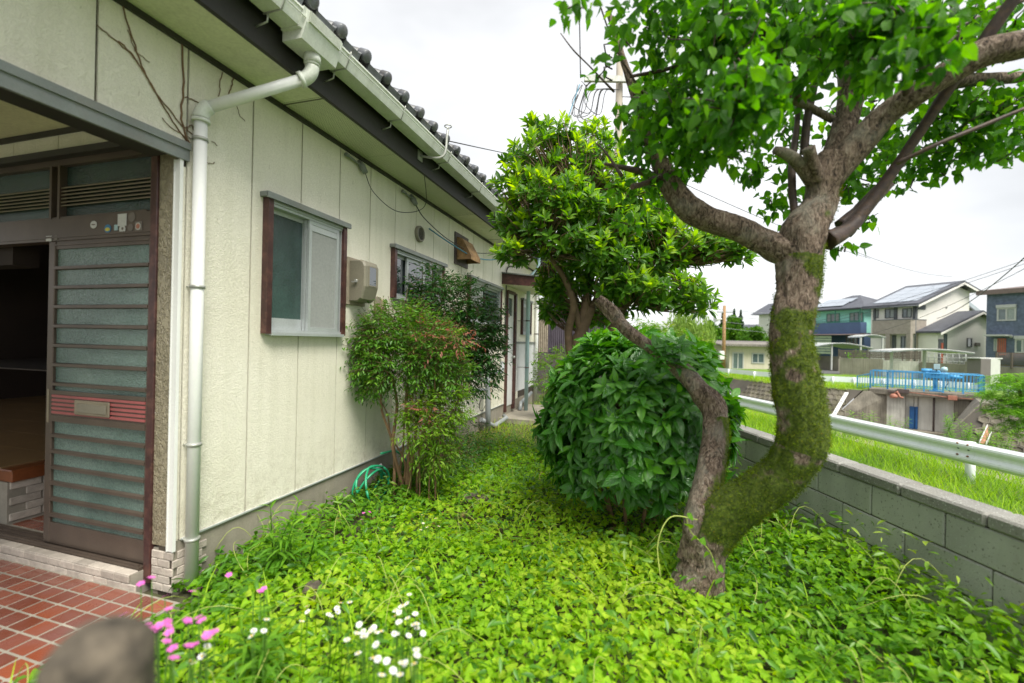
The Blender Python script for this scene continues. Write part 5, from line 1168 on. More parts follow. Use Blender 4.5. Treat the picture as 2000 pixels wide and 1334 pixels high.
# -- white hut
HU = P(1424, 722, 50); hu = thing('hut', 'small cream plaster hut with a flat grey roof by the canal road', 'hut', (0, 0, 0), loc=(HU.x, 50, 0), rz=R(2))
mb = MB(); mb.box((0, 0, -1.2), (6.2, 4, 1.62)); mb.build('wall', FM['hut'], hu)
for k in range(28):
    mb = MB(); x = -1.3 + k * .3; mb.tube([(x, -.9, 1.62), (x, 4.4, 2.05)], .15, 8); mb.build('roof_sheet', FM['hutroof'], hu)
fwin(hu, (HU.x, 50), 'y', 0, (1429, 688), (1446, 721), 'glass', 'frame', 2, 'door', .12); fwin(hu, (HU.x, 50), 'y', 0, (1459, 689), (1478, 709), 'glass', 'frame', 2, wd=.12)
# -- walls, fence, shed, carports
rw = thing('retaining_wall', 'long stained concrete retaining wall below the slatted fence', 'wall', P(1640, 730, 43))
A_, B_, C_ = P(1640, 698, 43), P(1800, 704, 39), P(1918, 707, 34)
def wallseg(par, a, b, zt, zb, th, m_, name='wall'):
    d = (b - a); d.z = 0; n_ = Vector((-d.y, d.x, 0)).normalized() * th
    if n_.y < 0: n_ = -n_
    mb = MB(); mb.prism([(a.x, a.y, zb), (b.x, b.y, zb), (b.x, b.y, zt), (a.x, a.y, zt)], n_); return mb.build(name, m_, par)
wallseg(rw, A_, A_.lerp(B_, .55), .62, -1.2, .25, FM['wallc']); wallseg(rw, A_.lerp(B_, .552), B_, .50, -1.2, .25, M['sluice']); wallseg(rw, B_ + Vector((.02, 0, 0)), C_, .45, -1.2, .25, FM['wallc'])
E_ = P(1638, 700, 47); wallseg(rw, E_ + Vector((0, 12, 0)), E_, .62, -1.2, .25, FM['wallc'])
sf = thing('slat_fence', 'dark brown horizontal slat fence standing on the retaining wall', 'fence', Vector((A_.x, A_.y, .6)))
mid = A_.lerp(B_, 1.0)
for k in range(5): wallseg(sf, A_ + Vector((0, .08, 0)), mid + Vector((0, .08, 0)), .80 + .14 * k, .69 + .14 * k, .03, FM['fence'], 'slat')
for k in range(6): p = A_.lerp(mid, k / 5); mb = MB(); mb.box((p.x - .04, p.y + .11, .5), (p.x + .04, p.y + .17, 1.42)); mb.build('post', FM['fence'], sf)
tf_ = thing('metal_fence', 'thin grey handrail fence in front of the cream house', 'fence', Vector((B_.x, B_.y, .5)))
for zz in (1.25, .9, .6): mb = MB(); mb.tube([(B_.x + .3, B_.y + .2, zz), (C_.x + 1, C_.y + 2.2, zz)], .025, 6); mb.build('rail', FM['frame'], tf_)
for k in range(8): p = Vector((B_.x + .3, B_.y + .2, 0)).lerp(Vector((C_.x + 1, C_.y + 2.2, 0)), k / 7); mb = MB(); mb.tube([(p.x, p.y, .4), (p.x, p.y, 1.27)], .03, 6); mb.build('post', FM['frame'], tf_)
lt = thing('lattice_fence', 'brown diagonal lattice fence in front of the blue brick house', 'fence', P(1947, 712, 33))
A2, B2_ = P(1947, 700, 33), P(2040, 700, 31); zt, zb = A2.z + .45, P(1947, 713, 33).z
for k in range(4): p = A2.lerp(B2_, k / 3); mb = MB(); mb.box((p.x - .06, p.y - .05, zb - .2), (p.x + .06, p.y + .05, zt)); mb.build('post', FM['fence'], lt)
for zz in (zt - .05, zb): wallseg(lt, A2, B2_, zz + .06, zz - .06, .06, FM['fence'], 'rail')
for k in range(-3, 26):
    for sg_ in (1, -1):
        a0 = A2.lerp(B2_, max(0, min(1, k / 24))); a1 = A2.lerp(B2_, max(0, min(1, (k + sg_ * 3.2) / 24)))
        if (a1 - a0).length < .1: continue
        mb = MB(); mb.tube([(a0.x, a0.y - .01 * sg_, zb), (a1.x, a1.y - .01 * sg_, zt - .05)], .02, 4); mb.build('lattice_strip', FM['fence'], lt)
wallseg(lt, A2, B2_, zb - .1, -1.2, .2, FM['wallc'], 'base_wall')
sh = thing('storage_shed', 'grey and white metal storage cabinet beside the lattice fence', 'shed', P(1916, 735, 30))
a0, a1, a2 = P(1916, 700, 30), P(1935, 700, 30), P(1954, 700, 30.5)
wallseg(sh, a0, a1, 1.0, -1.1, .9, FM['sheddark'], 'door'); wallseg(sh, a1 + Vector((.02, 0, 0)), a2, 1.0, -1.1, .9, FM['shed'], 'door'); wallseg(sh, a0 - Vector((.1, .05, 0)), a2 + Vector((.1, -.05, 0)), 1.08, 1.0, 1.0, FM['shed'], 'top')
wp = thing('block_pillar', 'grey concrete block gate pillar beside the storage cabinet', 'pillar', P(1898, 735, 31)); wallseg(wp, P(1893, 700, 31), P(1914, 700, 31), .75, -1.1, .3, FM['wallc'], 'wall')
for k in range(4):
    for j in range(2): a0 = P(1895.5 + j * 9, 700, 30.97); wallseg(wp, a0, a0 + Vector((.28, 0, 0)), .70 - k * .42, .34 - k * .42, .03, FM['frame'], 'block')
def carport(label, A, W, D, zr, posts, gnd, rz=UR, roofm='translucent', arch=.35):
    t = thing('carport', label, 'carport', (0, 0, 0), loc=(A.x, A.y, 0), rz=rz)
    mb = MB(); n = 10; vs = []
    for y in (0, D):
        for i in range(n + 1):
            u_ = i / n; vs.append((u_ * W, y, zr + arch * math.sin(math.pi * u_)))
        for i in range(n, -1, -1):
            u_ = i / n; vs.append((u_ * W, y, zr + arch * math.sin(math.pi * u_) - .06))
    m_ = 2 * (n + 1); mb.add(vs, [(i, (i + 1) % m_, m_ + (i + 1) % m_, m_ + i) for i in range(m_)] + [tuple(range(m_)), tuple(range(m_, 2 * m_))]); mb.build('canopy', FM[roofm], t)
    for (x, y) in posts: mb = MB(); mb.box((x - .07, y - .07, gnd), (x + .07, y + .07, zr + arch * math.sin(math.pi * x / W))); mb.build('post', FM['frame'], t)
    for k in range(5): mb = MB(); y = D * k / 4; mb.tube([(u_ / 8 * W, y, zr + arch * math.sin(math.pi * u_ / 8) + .02) for u_ in range(9)], .035, 6); mb.build('rib', FM['frame'], t)
    return t
carport('arched carport roof on pale posts in front of the retaining wall', P(1742, 688, 33), 5.4, 2.6, 1.35, [(.75, 1.2), (3.0, 1.2)], -1.0, R(-8), arch=.22)
carport('translucent carport over the dark car, left of the retaining wall', P(1584, 678, 47), 6.6, 4.5, 1.55, [(2.4, .3), (3.0, 3.9), (6.3, .3), (.4, 3.9)], -.8, R(0), arch=.5)
carport('small lean-to canopy beside the tan brick piers of the cream house', P(1681, 657, 47), 2.9, 1.6, 2.75, [(.1, .1), (2.6, .1)], .2, R(5), arch=.25)
cr_ = thing('parked_car', 'dark blue car with a yellow number plate under the carport', 'car', (0, 0, 0), loc=(P(1608, 713, 50).x, 50, -.62), rz=R(-28))
prof = [(0, .25), (.05, .62), (.9, .78), (1.45, 1.2), (2.9, 1.28), (3.6, .85), (4.2, .8), (4.3, .3)]
mb = MB(); vs = []
for y, s_ in ((-.05, .9), (.08, 1), (1.5, 1), (1.63, .9)):
    for x, z in prof: vs.append((2.15 + (x - 2.15) * (.97 if s_ < 1 else 1), y, .25 + (z - .25) * s_))
n = len(prof); mb.add(vs, [(j * n + i, j * n + (i + 1) % n, (j + 1) * n + (i + 1) % n, (j + 1) * n + i) for j in range(3) for i in range(n)] + [tuple(range(n)), tuple(range(3 * n, 4 * n))], 0, False)
mb.build('body', mat('car_paint', (.012, .025, .05), .2, .1, coat=1), cr_)
mb = MB(); mb.prism([(.93, .12, .80), (1.43, .2, 1.18), (1.43, 1.38, 1.18), (.93, 1.46, .80)], (-.02, 0, .02)); mb.build('windscreen', FM['glass'], cr_)
mb = MB(); mb.prism([(1.1, -.062, .82), (1.5, -.03, 1.12), (2.8, -.03, 1.16), (3.3, -.062, .84)], (0, -.02, 0)); mb.build('side_window', FM['glass'], cr_)
for x in (.8, 3.4):
    for y in (-.1, 1.52): mb = MB(); mb.lathe((x, y, .3), [(0, 0), (.2, 0), (.3, .02), (.3, .16), (0, .16)], 16, 'Y'); wh = mb.build('wheel', M['cable'], cr_); mb = MB(); mb.lathe((x, y - .01, .3), [(0, 0), (.18, 0), (.18, .01)], 12, 'Y'); mb.build('rim', FM['frame'], wh)
mb = MB(); mb.box((-.04, .55, .33), (-.01, .95, .50)); mb.build('number_plate', M['sticker_y'], cr_)
for y in (.05, 1.3): mb = MB(); mb.bbox((-.03, y, .5), (.06, y + .3, .62), .01); mb.build('headlight', FM['frame'], cr_)
# parking ground and road
o = strip('road', [[P(1560, 722, 44).xy.to_3d() + Vector((0, 0, -.99)), P(1760, 728, 42).xy.to_3d() + Vector((0, 0, -.99))], [P(1560, 722, 66).xy.to_3d() + Vector((0, 0, -.52)), P(1650, 722, 66).xy.to_3d() + Vector((0, 0, -.52))]], M['asphalt'])
# -- poles and wires
up = thing('utility_pole', 'tall grey utility pole with a crossarm behind the plum leaves', 'utility pole', (3.68, 16, 0))
mb = MB(); mb.tube([(3.68, 16, -.1), (3.66, 16, 12.2)], [.17, .12], 16); mb.build('pole', mat('pole_concrete', (.36, .32, .26), .85, .15, 2), up)
xa = P(1140, 158, 15.9); xb = P(1200, 170, 15.9)
mb = MB(); mb.box((xa.x, 15.7, xa.z - .1), (xb.x + 1.2, 15.82, xa.z + .1)); ca_ = mb.build('crossarm', M['bracket'], up)
mb = MB()
for k in range(7):
    a_ = P(1128 + (k % 3) * 7, 160, 15.6); pts = [(a_.x + .05 * k, 15.6, a_.z - .1), (a_.x - .15 + random.uniform(-.2, .2), 15.6, a_.z - .7 - random.random() * .6), (a_.x + .25 + .06 * k, 15.6, a_.z - 1.0 - random.random() * .3), (a_.x + .5 + .05 * k, 15.6, a_.z - .3), (a_.x + 1.2, 15.6, a_.z - .25)]
    mb.tube(cat_path(pts, 6), .014, 5)
mb.build('wire_bundle', M['cable'], ca_)
for k in range(3):
    mb = MB(); c_ = P(1195, 100 + k * 22, 15.8); mb.tube([(c_.x - .1, 15.7, c_.z + .2), (c_.x - .32, 15.6, c_.z + .1), (c_.x - .25, 15.6, c_.z - .25), (c_.x, 15.7, c_.z - .3)], .03, 6); mb.build('insulator', M['cable'], up)
def wire(label, a, b, sag, r=.012, n=14, m_='cable'):
    mb = MB(); a, b = Vector(a), Vector(b); pts = []
    for i in range(n + 1):
        t = i / n; p = a.lerp(b, t); p.z -= sag * 4 * t * (1 - t); pts.append(p)
    mb.tube(pts, r, 5); o = mb.build('wire', M[m_]); return tag(o, label, 'wire')
wire('thick wire dropping straight down onto the end of the crossarm', P(1130, -60, 15.7), P(1134, 152, 15.7), 0, .022)
wire('left of the two wires slanting down from the crossarm to the evergreen', P(1132, 165, 15.7), P(1085, 300, 14), .0, .018, m_='bluecable')
wire('right of the two wires slanting down from the crossarm to the evergreen', P(1128, 185, 15.7), P(1095, 290, 14), .0, .018)
hkp = HW(HL(820, 305, -2.24) + Vector((.27, .1, .31)))
wire('service wire from the eave bracket out past the evergreen crown', HW(HL(875, 275, -1.97)), P(1150, 325, 15.6), .05, .006)
wire('twisted wire sloping down from the pole toward the far houses', P(1210, 300, 16), P(1700, 505, 38), .3, .016); wire('long wire sloping down across the sky right of the trunk', P(1640, 478, 36), P(1860, 540, 60), .6, .02)
for k, (a_, b_, Ya, Yb) in enumerate((((1560, 634), (2010, 505), 60, 34), ((1560, 640), (2010, 512), 60, 34), ((1690, 655), (2010, 520), 50, 30), ((1830, 622), (2010, 495), 45, 24))):
    wire(['topmost of the wires crossing over the far houses', 'second wire crossing over the far houses', 'wire crossing low in front of the teal house and cream gable', 'steep wire rising to the right edge over the cream gable'][k], P(*a_, Ya), P(*b_, Yb), .5, .018 if k < 3 else .03)
for k in range(4): wire(['uppermost', 'second', 'third', 'lowest'][k] + ' of the faint wires between the far pole and the mossy trunk', P(1400, 603 + 12 * k, 48), P(1640, 607 + 13 * k, 70), .5, .018, m_='pvcgrey')
up2 = thing('utility_pole', 'rust-brown utility pole with a loudspeaker beside the small hut', 'utility pole', P(1413, 722, 47))
a_, b_ = P(1413, 722, 47), P(1415, 597, 47)
mb = MB(); mb.tube([a_ - Vector((0, 0, .3)), b_], [.2, .14], 10); mb.build('pole', M['ply'], up2)
mb = MB(); mb.box((b_.x - .8, 46.9, b_.z - .75), (b_.x + .8, 47.0, b_.z - .63)); mb.build('crossarm', M['pvcgrey'], up2)
s_ = P(1400, 623, 46.8); mb = MB(); mb.lathe((s_.x, 46.8, s_.z), [(.0, .6), (.10, .45), (.14, .2), (.38, -.2), (.36, -.2), (0, .1)], 14, 'X'); mb.build('loudspeaker', M['white'], up2)
mb = MB(); s_ = P(1409, 694, 46.6); mb.bbox((s_.x - .25, 46.4, s_.z - .45), (s_.x + .25, 46.75, s_.z + .45), .03); mb.build('meter_cabinet', M['white'], up2)
# -- neighbour shed and wall behind the garden
ns = thing('neighbour_shed', 'dark corrugated metal shed wall beyond the end of the house', 'shed', (1.6, 14, 0))
a_ = P(1052, 600, 14)
for k in range(40):
    x = a_.x - .05 + k * .06; mb = MB(); z0 = 1.18; z1 = 2.75 - .004 * k
    mb.prism([(x, 14, z0), (x + .02, 13.97, z0), (x + .04, 13.97, z0), (x + .06, 14, z0)], (0, 0, z1 - z0)); mb.build('metal_sheet', mat('shed_sheet', (.13, .11, .14), .45, .2, 3, metal=.2, orand=.2) if k > 5 else M['greywood'], ns)
mb = MB(); mb.box((a_.x - .1, 14.01, -.1), (a_.x + 2.6, 17, 2.6)); mb.build('wall', FM['dgrey'], ns)
mb = MB(); mb.prism([(a_.x - .3, 13.7, 2.85), (a_.x + 2.9, 13.7, 2.7), (a_.x + 2.9, 13.7, 2.75), (a_.x - .3, 13.7, 2.9)], (0, 3.6, .2)); mb.build('roof', M['white'], ns)
nw = thing('boundary_wall', 'dark low boundary wall below the corrugated shed', 'wall', (1.6, 13.8, 0)); mb = MB(); mb.box((.3, 13.5, -.1), (3.2, 13.68, 1.16)); mb.build('wall', mat('dark_block', (.10, .09, .085), .9, .3, 2), nw)
# ================================================================== TREES AND PLANTS
def limb(path, seg=36, step=.012, rough=.10, moss=None, knob=0, seed=0.):
    """bark-covered limb; path entries (Vector, radius). returns verts, quads, moss values, normals"""
    q = cat_path([(p.x, p.y, p.z, r) for p, r in path], 40)
    out = [q[0]]
    for a in q[1:]:
        if np.linalg.norm(a[:3] - out[-1][:3]) > step: out.append(a)
    pts = [Vector(a[:3]) for a in out]; rr = [a[3] for a in out]; n = len(pts); vs, ms, ns = [], [], []; u = None
    for i, p in enumerate(pts):
        d = (pts[min(i + 2, n - 1)] - pts[max(i - 2, 0)]).normalized()
        if u is None: u = d.orthogonal().normalized()
        u = (u - d * u.dot(d)).normalized(); v = d.cross(u); t = i / (n - 1)
        for k in range(seg):
            a = 2 * math.pi * k / seg; dr = u * math.cos(a) + v * math.sin(a)
            s = Vector((math.cos(a) * 2.6, math.sin(a) * 2.6, i * step * 7 + seed))
            rid = 1 - abs(noise.noise(s * 1.5)) * 2; rid2 = 1 - abs(noise.noise(Vector((s.x * 3.1, s.y * 3.1, s.z * 2.2)))) * 2
            big = noise.noise(Vector((s.x * .45, s.y * .45, s.z * .35 + 7)))
            r = rr[i] * (1 + rough * (.55 * rid + .45 * rid2 - .3) + .12 * big + knob * .7 * max(0, noise.noise(Vector((s.x * .8, s.y * .8, s.z * .6 + 31))) - .2))
            q_ = p + dr * r; vs.append(q_); ns.append(dr)
            ms.append(moss(t, dr, q_) if moss else 0.)
    fs = [(i * seg + k, i * seg + (k + 1) % seg, (i + 1) * seg + (k + 1) % seg, (i + 1) * seg + k) for i in range(n - 1) for k in range(seg)]
    fs.append(tuple((n - 1) * seg + k for k in range(seg)))
    return vs, fs, ms, ns
def pth(*a): return [(P(x, y, Y), w_ / 2 * Y / FPX) for x, y, Y, w_ in a]
plum = thing('plum_tree', 'old crooked plum tree with a mossy S-shaped trunk and a dead side stem', 'tree', G(1370, 1150, -.05))
def mossA(t, d, p):
    b = .25 + .5 * math.exp(-((t - .30) / .20) ** 2) + (.30 if t > .42 else 0) * (1 if t < .8 else .4)
    b += .16 * d.x + .05 * d.z + .34 * noise.noise(p * 5) + .25 * noise.noise(p * 13)
    if t < .14: b -= .35
    return max(0, min(1, b))
def mossB(t, d, p):
    return max(0, min(1, (.42 if t < .42 else .05) + .35 * d.x + .3 * noise.noise(p * 5) - (.3 if t < .08 else 0)))
LIMBS = [
 (pth((1358, 1205, 2.68, 160), (1364, 1150, 2.68, 104), (1377, 1085, 2.66, 86), (1396, 1030, 2.62, 92), (1432, 994, 2.56, 88), (1483, 962, 2.48, 84), (1538, 916, 2.4, 86), (1566, 858, 2.36, 94), (1563, 785, 2.36, 90), (1551, 715, 2.38, 88), (1541, 645, 2.4, 78), (1555, 575, 2.42, 80), (1560, 510, 2.44, 86), (1568, 455, 2.45, 90), (1600, 400, 2.45, 66), (1610, 345, 2.44, 64), (1622, 300, 2.43, 46)), mossA, .13, .5, 56, .009),
 (pth((1368, 1090, 2.66, 76), (1370, 1020, 2.66, 72), (1380, 962, 2.70, 62), (1390, 906, 2.76, 58), (1397, 850, 2.84, 52), (1394, 800, 2.9, 48), (1370, 768, 2.94, 40), (1346, 737, 3.0, 36), (1308, 702, 3.06, 27), (1262, 672, 3.1, 24), (1225, 645, 3.14, 26), (1196, 612, 3.18, 25), (1165, 582, 3.2, 20)), mossB, .13, 1.0, 40, .010),
 (pth((1575, 500, 2.46, 50), (1530, 492, 2.46, 54), (1490, 472, 2.48, 48), (1440, 446, 2.5, 46), (1395, 432, 2.52, 45), (1350, 410, 2.54, 46), (1318, 375, 2.56, 40), (1298, 335, 2.58, 34), (1270, 280, 2.6, 26), (1245, 200, 2.6, 18), (1215, 110, 2.6, 12), (1190, 30, 2.6, 8)), None, .13, .6, 32, .012),
 (pth((1605, 370, 2.46, 44), (1640, 275, 2.48, 42), (1660, 200, 2.5, 40), (1664, 130, 2.5, 46), (1650, 50, 2.5, 42), (1640, -60, 2.5, 34)), None, .13, .5, 32, .012),
 (pth((1605, 370, 2.44, 46), (1665, 295, 2.38, 50), (1730, 225, 2.30, 46), (1790, 185, 2.2, 44), (1850, 145, 2.12, 46), (1920, 105, 2.05, 50), (2000, 85, 2.0, 46), (2120, 60, 1.95, 40)), None, .09, .5, 24, .015),
 (pth((1598, 350, 2.40, 28), (1586, 318, 2.37, 23), (1578, 286, 2.34, 23)), None, .08, .2, 16, .012),
 (pth((1590, 350, 2.42, 34), (1560, 318, 2.4, 24), (1535, 300, 2.38, 20), (1512, 293, 2.36, 14)), None, .08, .2, 14, .012),
 (pth((1860, 160, 2.5, 26), (1920, 155, 2.5, 22), (2010, 150, 2.5, 20)), None, .08, .2, 14, .015),
 (pth((1400, 190, 2.5, 8), (1440, 178, 2.5, 16), (1490, 178, 2.5, 18), (1560, 200, 2.5, 14), (1630, 235, 2.46, 14)), None, .08, .2, 12, .015)]
LIMBS[0] = ([(p, q * (1.0 if k < 2 else .87)) for k, (p, q) in enumerate(LIMBS[0][0])],) + LIMBS[0][1:]
LIMBS[1] = ([(p, q * .9) for p, q in LIMBS[1][0]],) + LIMBS[1][1:]
MV, MN = [], []
for i, (pt, mf, rg, kn, seg, stp_) in enumerate(LIMBS):
    vs, fs, ms, ns = limb(pt, seg, stp_, rg, mf, kn, i * 13.7)
    mb = MB(); mb.add(vs, fs, 0, True); o = mb.build('trunk' if i == 0 else ('dead_stem' if i == 1 else 'branch'), M['bark'], plum)
    at = o.data.attributes.new('moss', 'FLOAT', 'POINT'); at.data.foreach_set('value', ms)
    if mf:
        MV += [(v, n_) for v, n_, m_ in zip(vs, ns, ms) if m_ + .5 * (.5 + noise.noise(v * 16) * .5) > .78]
# moss fuzz
idx = rng.integers(0, len(MV), 30000)
pos = np.array([MV[i][0] for i in idx]) + rng.normal(size=(len(idx), 3)) * .004; nn_ = np.array([MV[i][1] for i in idx])
pos = pos + nn_ * (rng.random((len(idx), 1)) * .012 - .004)
d_ = nn_ + rng.normal(size=nn_.shape) * .55
rn = np.clip(.45 + .35 * np.array([noise.noise(Vector(p) * 9) for p in pos]) + rng.normal(size=len(pos)) * .15 + np.clip(pos[:, 0] - 1.55, 0, .3) * .8, 0, 1)
scatter('moss', [(TRI[0][0] * np.array([.55, 1, 1]), TRI[0][1], TRI[0][2])], pos, frames(d_, np.array([[0, 0, 1.]]) + rng.normal(size=nn_.shape) * .1, rng.random(len(pos)) * 6.28), rng.uniform(.004, .012, len(pos)), rn, M['moss'], plum)['kind'] = 'stuff'
def shoot(par, pts, m_, name='shoot', r1=None):
    q = cat_path([(*p, r) for p, r in pts], 6); mb = MB(); mb.tube([a[:3] for a in q], [a[3] for a in q], 8, jit=.15); return mb.build(name, m_, par)
for a in [((1650, 455, 2.45, 30), (1700, 395, 2.42, 24), (1765, 305, 2.35, 20), (1855, 170, 2.2, 22), (1925, 75, 2.1, 24), (2000, -30, 2.0, 22)), ((1570, 300, 2.5, 16), (1578, 225, 2.5, 15), (1598, 130, 2.5, 15), (1625, 20, 2.5, 12)),
          ((1585, 490, 2.46, 14), (1558, 440, 2.46, 14), (1548, 380, 2.48, 15), (1547, 320, 2.5, 14), (1556, 250, 2.52, 11), (1560, 180, 2.55, 8)), ((1750, 320, 2.2, 9), (1830, 282, 2.1, 8), (1920, 245, 2.05, 8), (2010, 208, 2.0, 6)), ((1615, 470, 2.4, 40), (1660, 445, 2.42, 26), (1700, 400, 2.45, 18), (1740, 360, 2.5, 12)),
          ((1640, 440, 2.5, 22), (1675, 410, 2.5, 20), (1715, 365, 2.5, 14)), ((1290, 345, 2.55, 16), (1260, 358, 2.5, 11), (1235, 365, 2.45, 12)), ((1300, 355, 2.6, 20), (1250, 335, 2.6, 14), (1180, 320, 2.6, 6)), ((1365, 352, 2.7, 9), (1385, 320, 2.7, 7), (1405, 290, 2.7, 5)),
          ((1700, 60, 2.0, 14), (1720, -20, 2.0, 12)), ((1460, -20, 2.2, 16), (1500, 90, 2.3, 14), (1560, 190, 2.4, 10)), ((1770, 190, 2.2, 16), (1790, 90, 2.1, 14), (1830, -20, 2.0, 12)), ((1095, 65, 2.4, 2), (1120, 98, 2.4, 3), (1150, 128, 2.45, 3), (1200, 180, 2.5, 5)), ((1165, 280, 2.5, 4), (1185, 300, 2.5, 4), (1215, 345, 2.5, 8)), ((1170, 5, 2.3, 3), (1205, 100, 2.4, 3), (1260, 190, 2.5, 5)), ((1860, 60, 2.3, 7), (1940, 20, 2.3, 8), (2000, 0, 2.3, 9)), ((1230, 150, 2.5, 6), (1320, 130, 2.4, 8), (1400, 90, 2.4, 10))]:
    shoot(plum, pth(*a), M['darkbark'])
BL = [(1290, 50, 2.3, 100, 70, 1), (1410, 50, 2.0, 110, 90, 1), (1530, 40, 2.2, 100, 90, 1), (1640, 30, 1.9, 100, 60, .8), (1760, 30, 1.8, 120, 80, .8), (1880, 40, 2.2, 110, 70, .55), (1970, 50, 2.4, 70, 60, .35), (1300, 150, 2.5, 90, 80, 1), (1340, 230, 2.2, 110, 85, 1.2), (1450, 190, 1.8, 120, 100, 1.15), (1560, 140, 2.4, 70, 90, .8), (1255, 290, 2.7, 65, 70, 1), (1330, 300, 2.5, 80, 55, 1), (1430, 280, 2.2, 75, 50, 1), (1490, 320, 2.6, 60, 40, .7), (1460, 350, 2.7, 30, 35, .6), (1510, 400, 2.8, 40, 40, .8), (1380, 250, 2.1, 130, 80, .5), (1260, 240, 2.5, 60, 70, .6), (1290, 350, 2.6, 60, 40, .8), (1350, 340, 2.6, 60, 25, .6), (1300, 220, 2.2, 110, 80, .5), (1420, 110, 2.0, 130, 80, .5),
      (1530, 390, 2.8, 40, 60, .6), (1550, 270, 2.8, 40, 70, .8), (1690, 90, 1.9, 80, 60, .55), (1770, 270, 2.7, 90, 65, .9), (1800, 110, 1.6, 90, 60, .8), (1860, 250, 2.6, 90, 60, .95), (1940, 235, 2.5, 80, 60, .9), (1650, 230, 2.75, 70, 60, .6), (1720, 180, 2.7, 60, 60, .5), (1990, 275, 2.3, 45, 50, .8), (1710, 350, 2.7, 60, 55, .9), (1785, 330, 2.8, 60, 45, .9), (1880, 305, 2.7, 80, 30, .8), (1690, 420, 2.7, 35, 22, .4), (1130, 0, 1.9, 75, 18, .6), (1215, 60, 2.2, 35, 60, .6), (1215, 220, 2.5, 30, 60, .5), (1160, 145, 2.3, 30, 40, .12), (1220, 370, 2.7, 45, 30, .8), (1300, 400, 2.8, 60, 35, .6), (1240, 430, 2.9, 60, 30, .6), (1890, 120, 2.5, 70, 40, .3), (1380, -60, 2.1, 400, 60, .5), (1800, -60, 2.1, 300, 60, .5), (2080, 150, 2.2, 70, 160, .5), (1650, 480, 2.55, 12, 8, .2), (1660, 350, 2.7, 50, 60, .8), (1700, 60, 2.3, 130, 70, .7), (1900, 70, 2.5, 120, 70, .6), (1540, 220, 2.8, 60, 80, .7), (1560, 60, 2.6, 120, 80, .6), (1840, 190, 2.7, 90, 50, .6), (1950, 300, 2.6, 60, 30, .8), (1680, 40, 1.8, 90, 50, .7), (1780, 60, 1.7, 90, 55, .8), (1700, 140, 2.0, 70, 50, .6), (1610, 110, 2.1, 55, 60, .7), (1870, 210, 2.6, 100, 50, .9), (1965, 210, 2.5, 50, 50, .9), (1930, 40, 2.4, 90, 40, .6), (1740, 300, 2.5, 60, 40, .7), (1830, 320, 2.7, 60, 30, .8)]
PO, TW = [], MB()
for (px, py, Y, rx, ry, dens) in BL:
    n = max(12, int(rx * ry * 3.14 / 430 * 3.9 * dens)); c = np.array(P(px, py, Y)); s = Y / FPX
    q = unit(n) * (rng.random((n, 1)) ** .38) * np.array([rx * s, max(.18, (rx + ry) * .5 * s * .9), ry * s]) + c
    # clumps on twigs: pull leaves toward a few twig tips
    nt_ = max(3, n // 9); tips = q[rng.integers(0, max(1, n), nt_)]; k = rng.integers(0, nt_, n); q = q * .72 + (tips[k] + rng.normal(size=(n, 3)) * .05) * .28
    PO.append(q)
    for t in tips[::2]:
        a_ = Vector(t); b_ = Vector(c) + (a_ - Vector(c)) * .25 + Vector((0, 0, -.03)); m_ = (a_ + b_) / 2 + Vector(rng.normal(size=3) * .02)
        TW.tube([b_, m_, a_], [.005, .0035, .0018], 4)
TW.build('twigs', M['darkbark'], plum)['kind'] = 'stuff'
PO = np.concatenate(PO); n = len(PO)
d_ = rng.normal(size=(n, 3)) * .75 + np.array([0, 0, -.75]); rot = frames(d_, rng.normal(size=(n, 3)) * .6 + np.array([0, -.25, 1.0]), rng.normal(size=n) * .7)
leaves(plum, 'crown', LEAF_OV, PO, rot, rng.uniform(.044, .078, n), np.clip(rng.beta(2.0, 2.3, n), 0, 1), M['plumleaf'])
# ---- evergreen tree behind
ev = thing('evergreen_tree', 'broadleaf evergreen tree with bright new shoots rising behind the round bush', 'tree', G(1130, 800, 0) if False else Vector((.72, 4.9, -.05)))
EB = [(1075, 262, 4.9, 52, 30), (1040, 310, 4.8, 60, 45), (1110, 320, 5.1, 70, 50), (1005, 370, 4.7, 45, 40), (1070, 390, 4.6, 80, 55), (1160, 370, 5.0, 85, 60), (1000, 440, 4.7, 45, 40), (1090, 460, 4.6, 90, 50), (1190, 450, 4.8, 95, 60), (1010, 495, 4.6, 55, 20), (1140, 530, 4.9, 90, 45), (1250, 510, 4.9, 95, 55), (1330, 490, 4.9, 80, 45), (1410, 480, 4.8, 60, 40), (1440, 500, 4.7, 30, 22), (1290, 570, 4.6, 90, 38), (1360, 590, 4.5, 45, 32), (1230, 590, 4.8, 60, 35), (1170, 300, 5.2, 45, 60), (1230, 400, 5.0, 70, 60), (1100, 560, 5.1, 60, 30), (1045, 245, 4.9, 24, 12), (1080, 600, 5.2, 40, 40), (1165, 620, 5.2, 60, 30), (1280, 420, 5.0, 60, 50), (1290, 460, 4.9, 80, 40), (1120, 410, 4.6, 80, 40), (1180, 500, 4.6, 90, 40), (1210, 560, 4.6, 80, 30)]
evw = MB(); bs = Vector((.72, 4.9, -.08)); fork = P(1135, 650, 4.9); f2 = P(1155, 600, 4.9); f3 = P(1195, 640, 4.9)
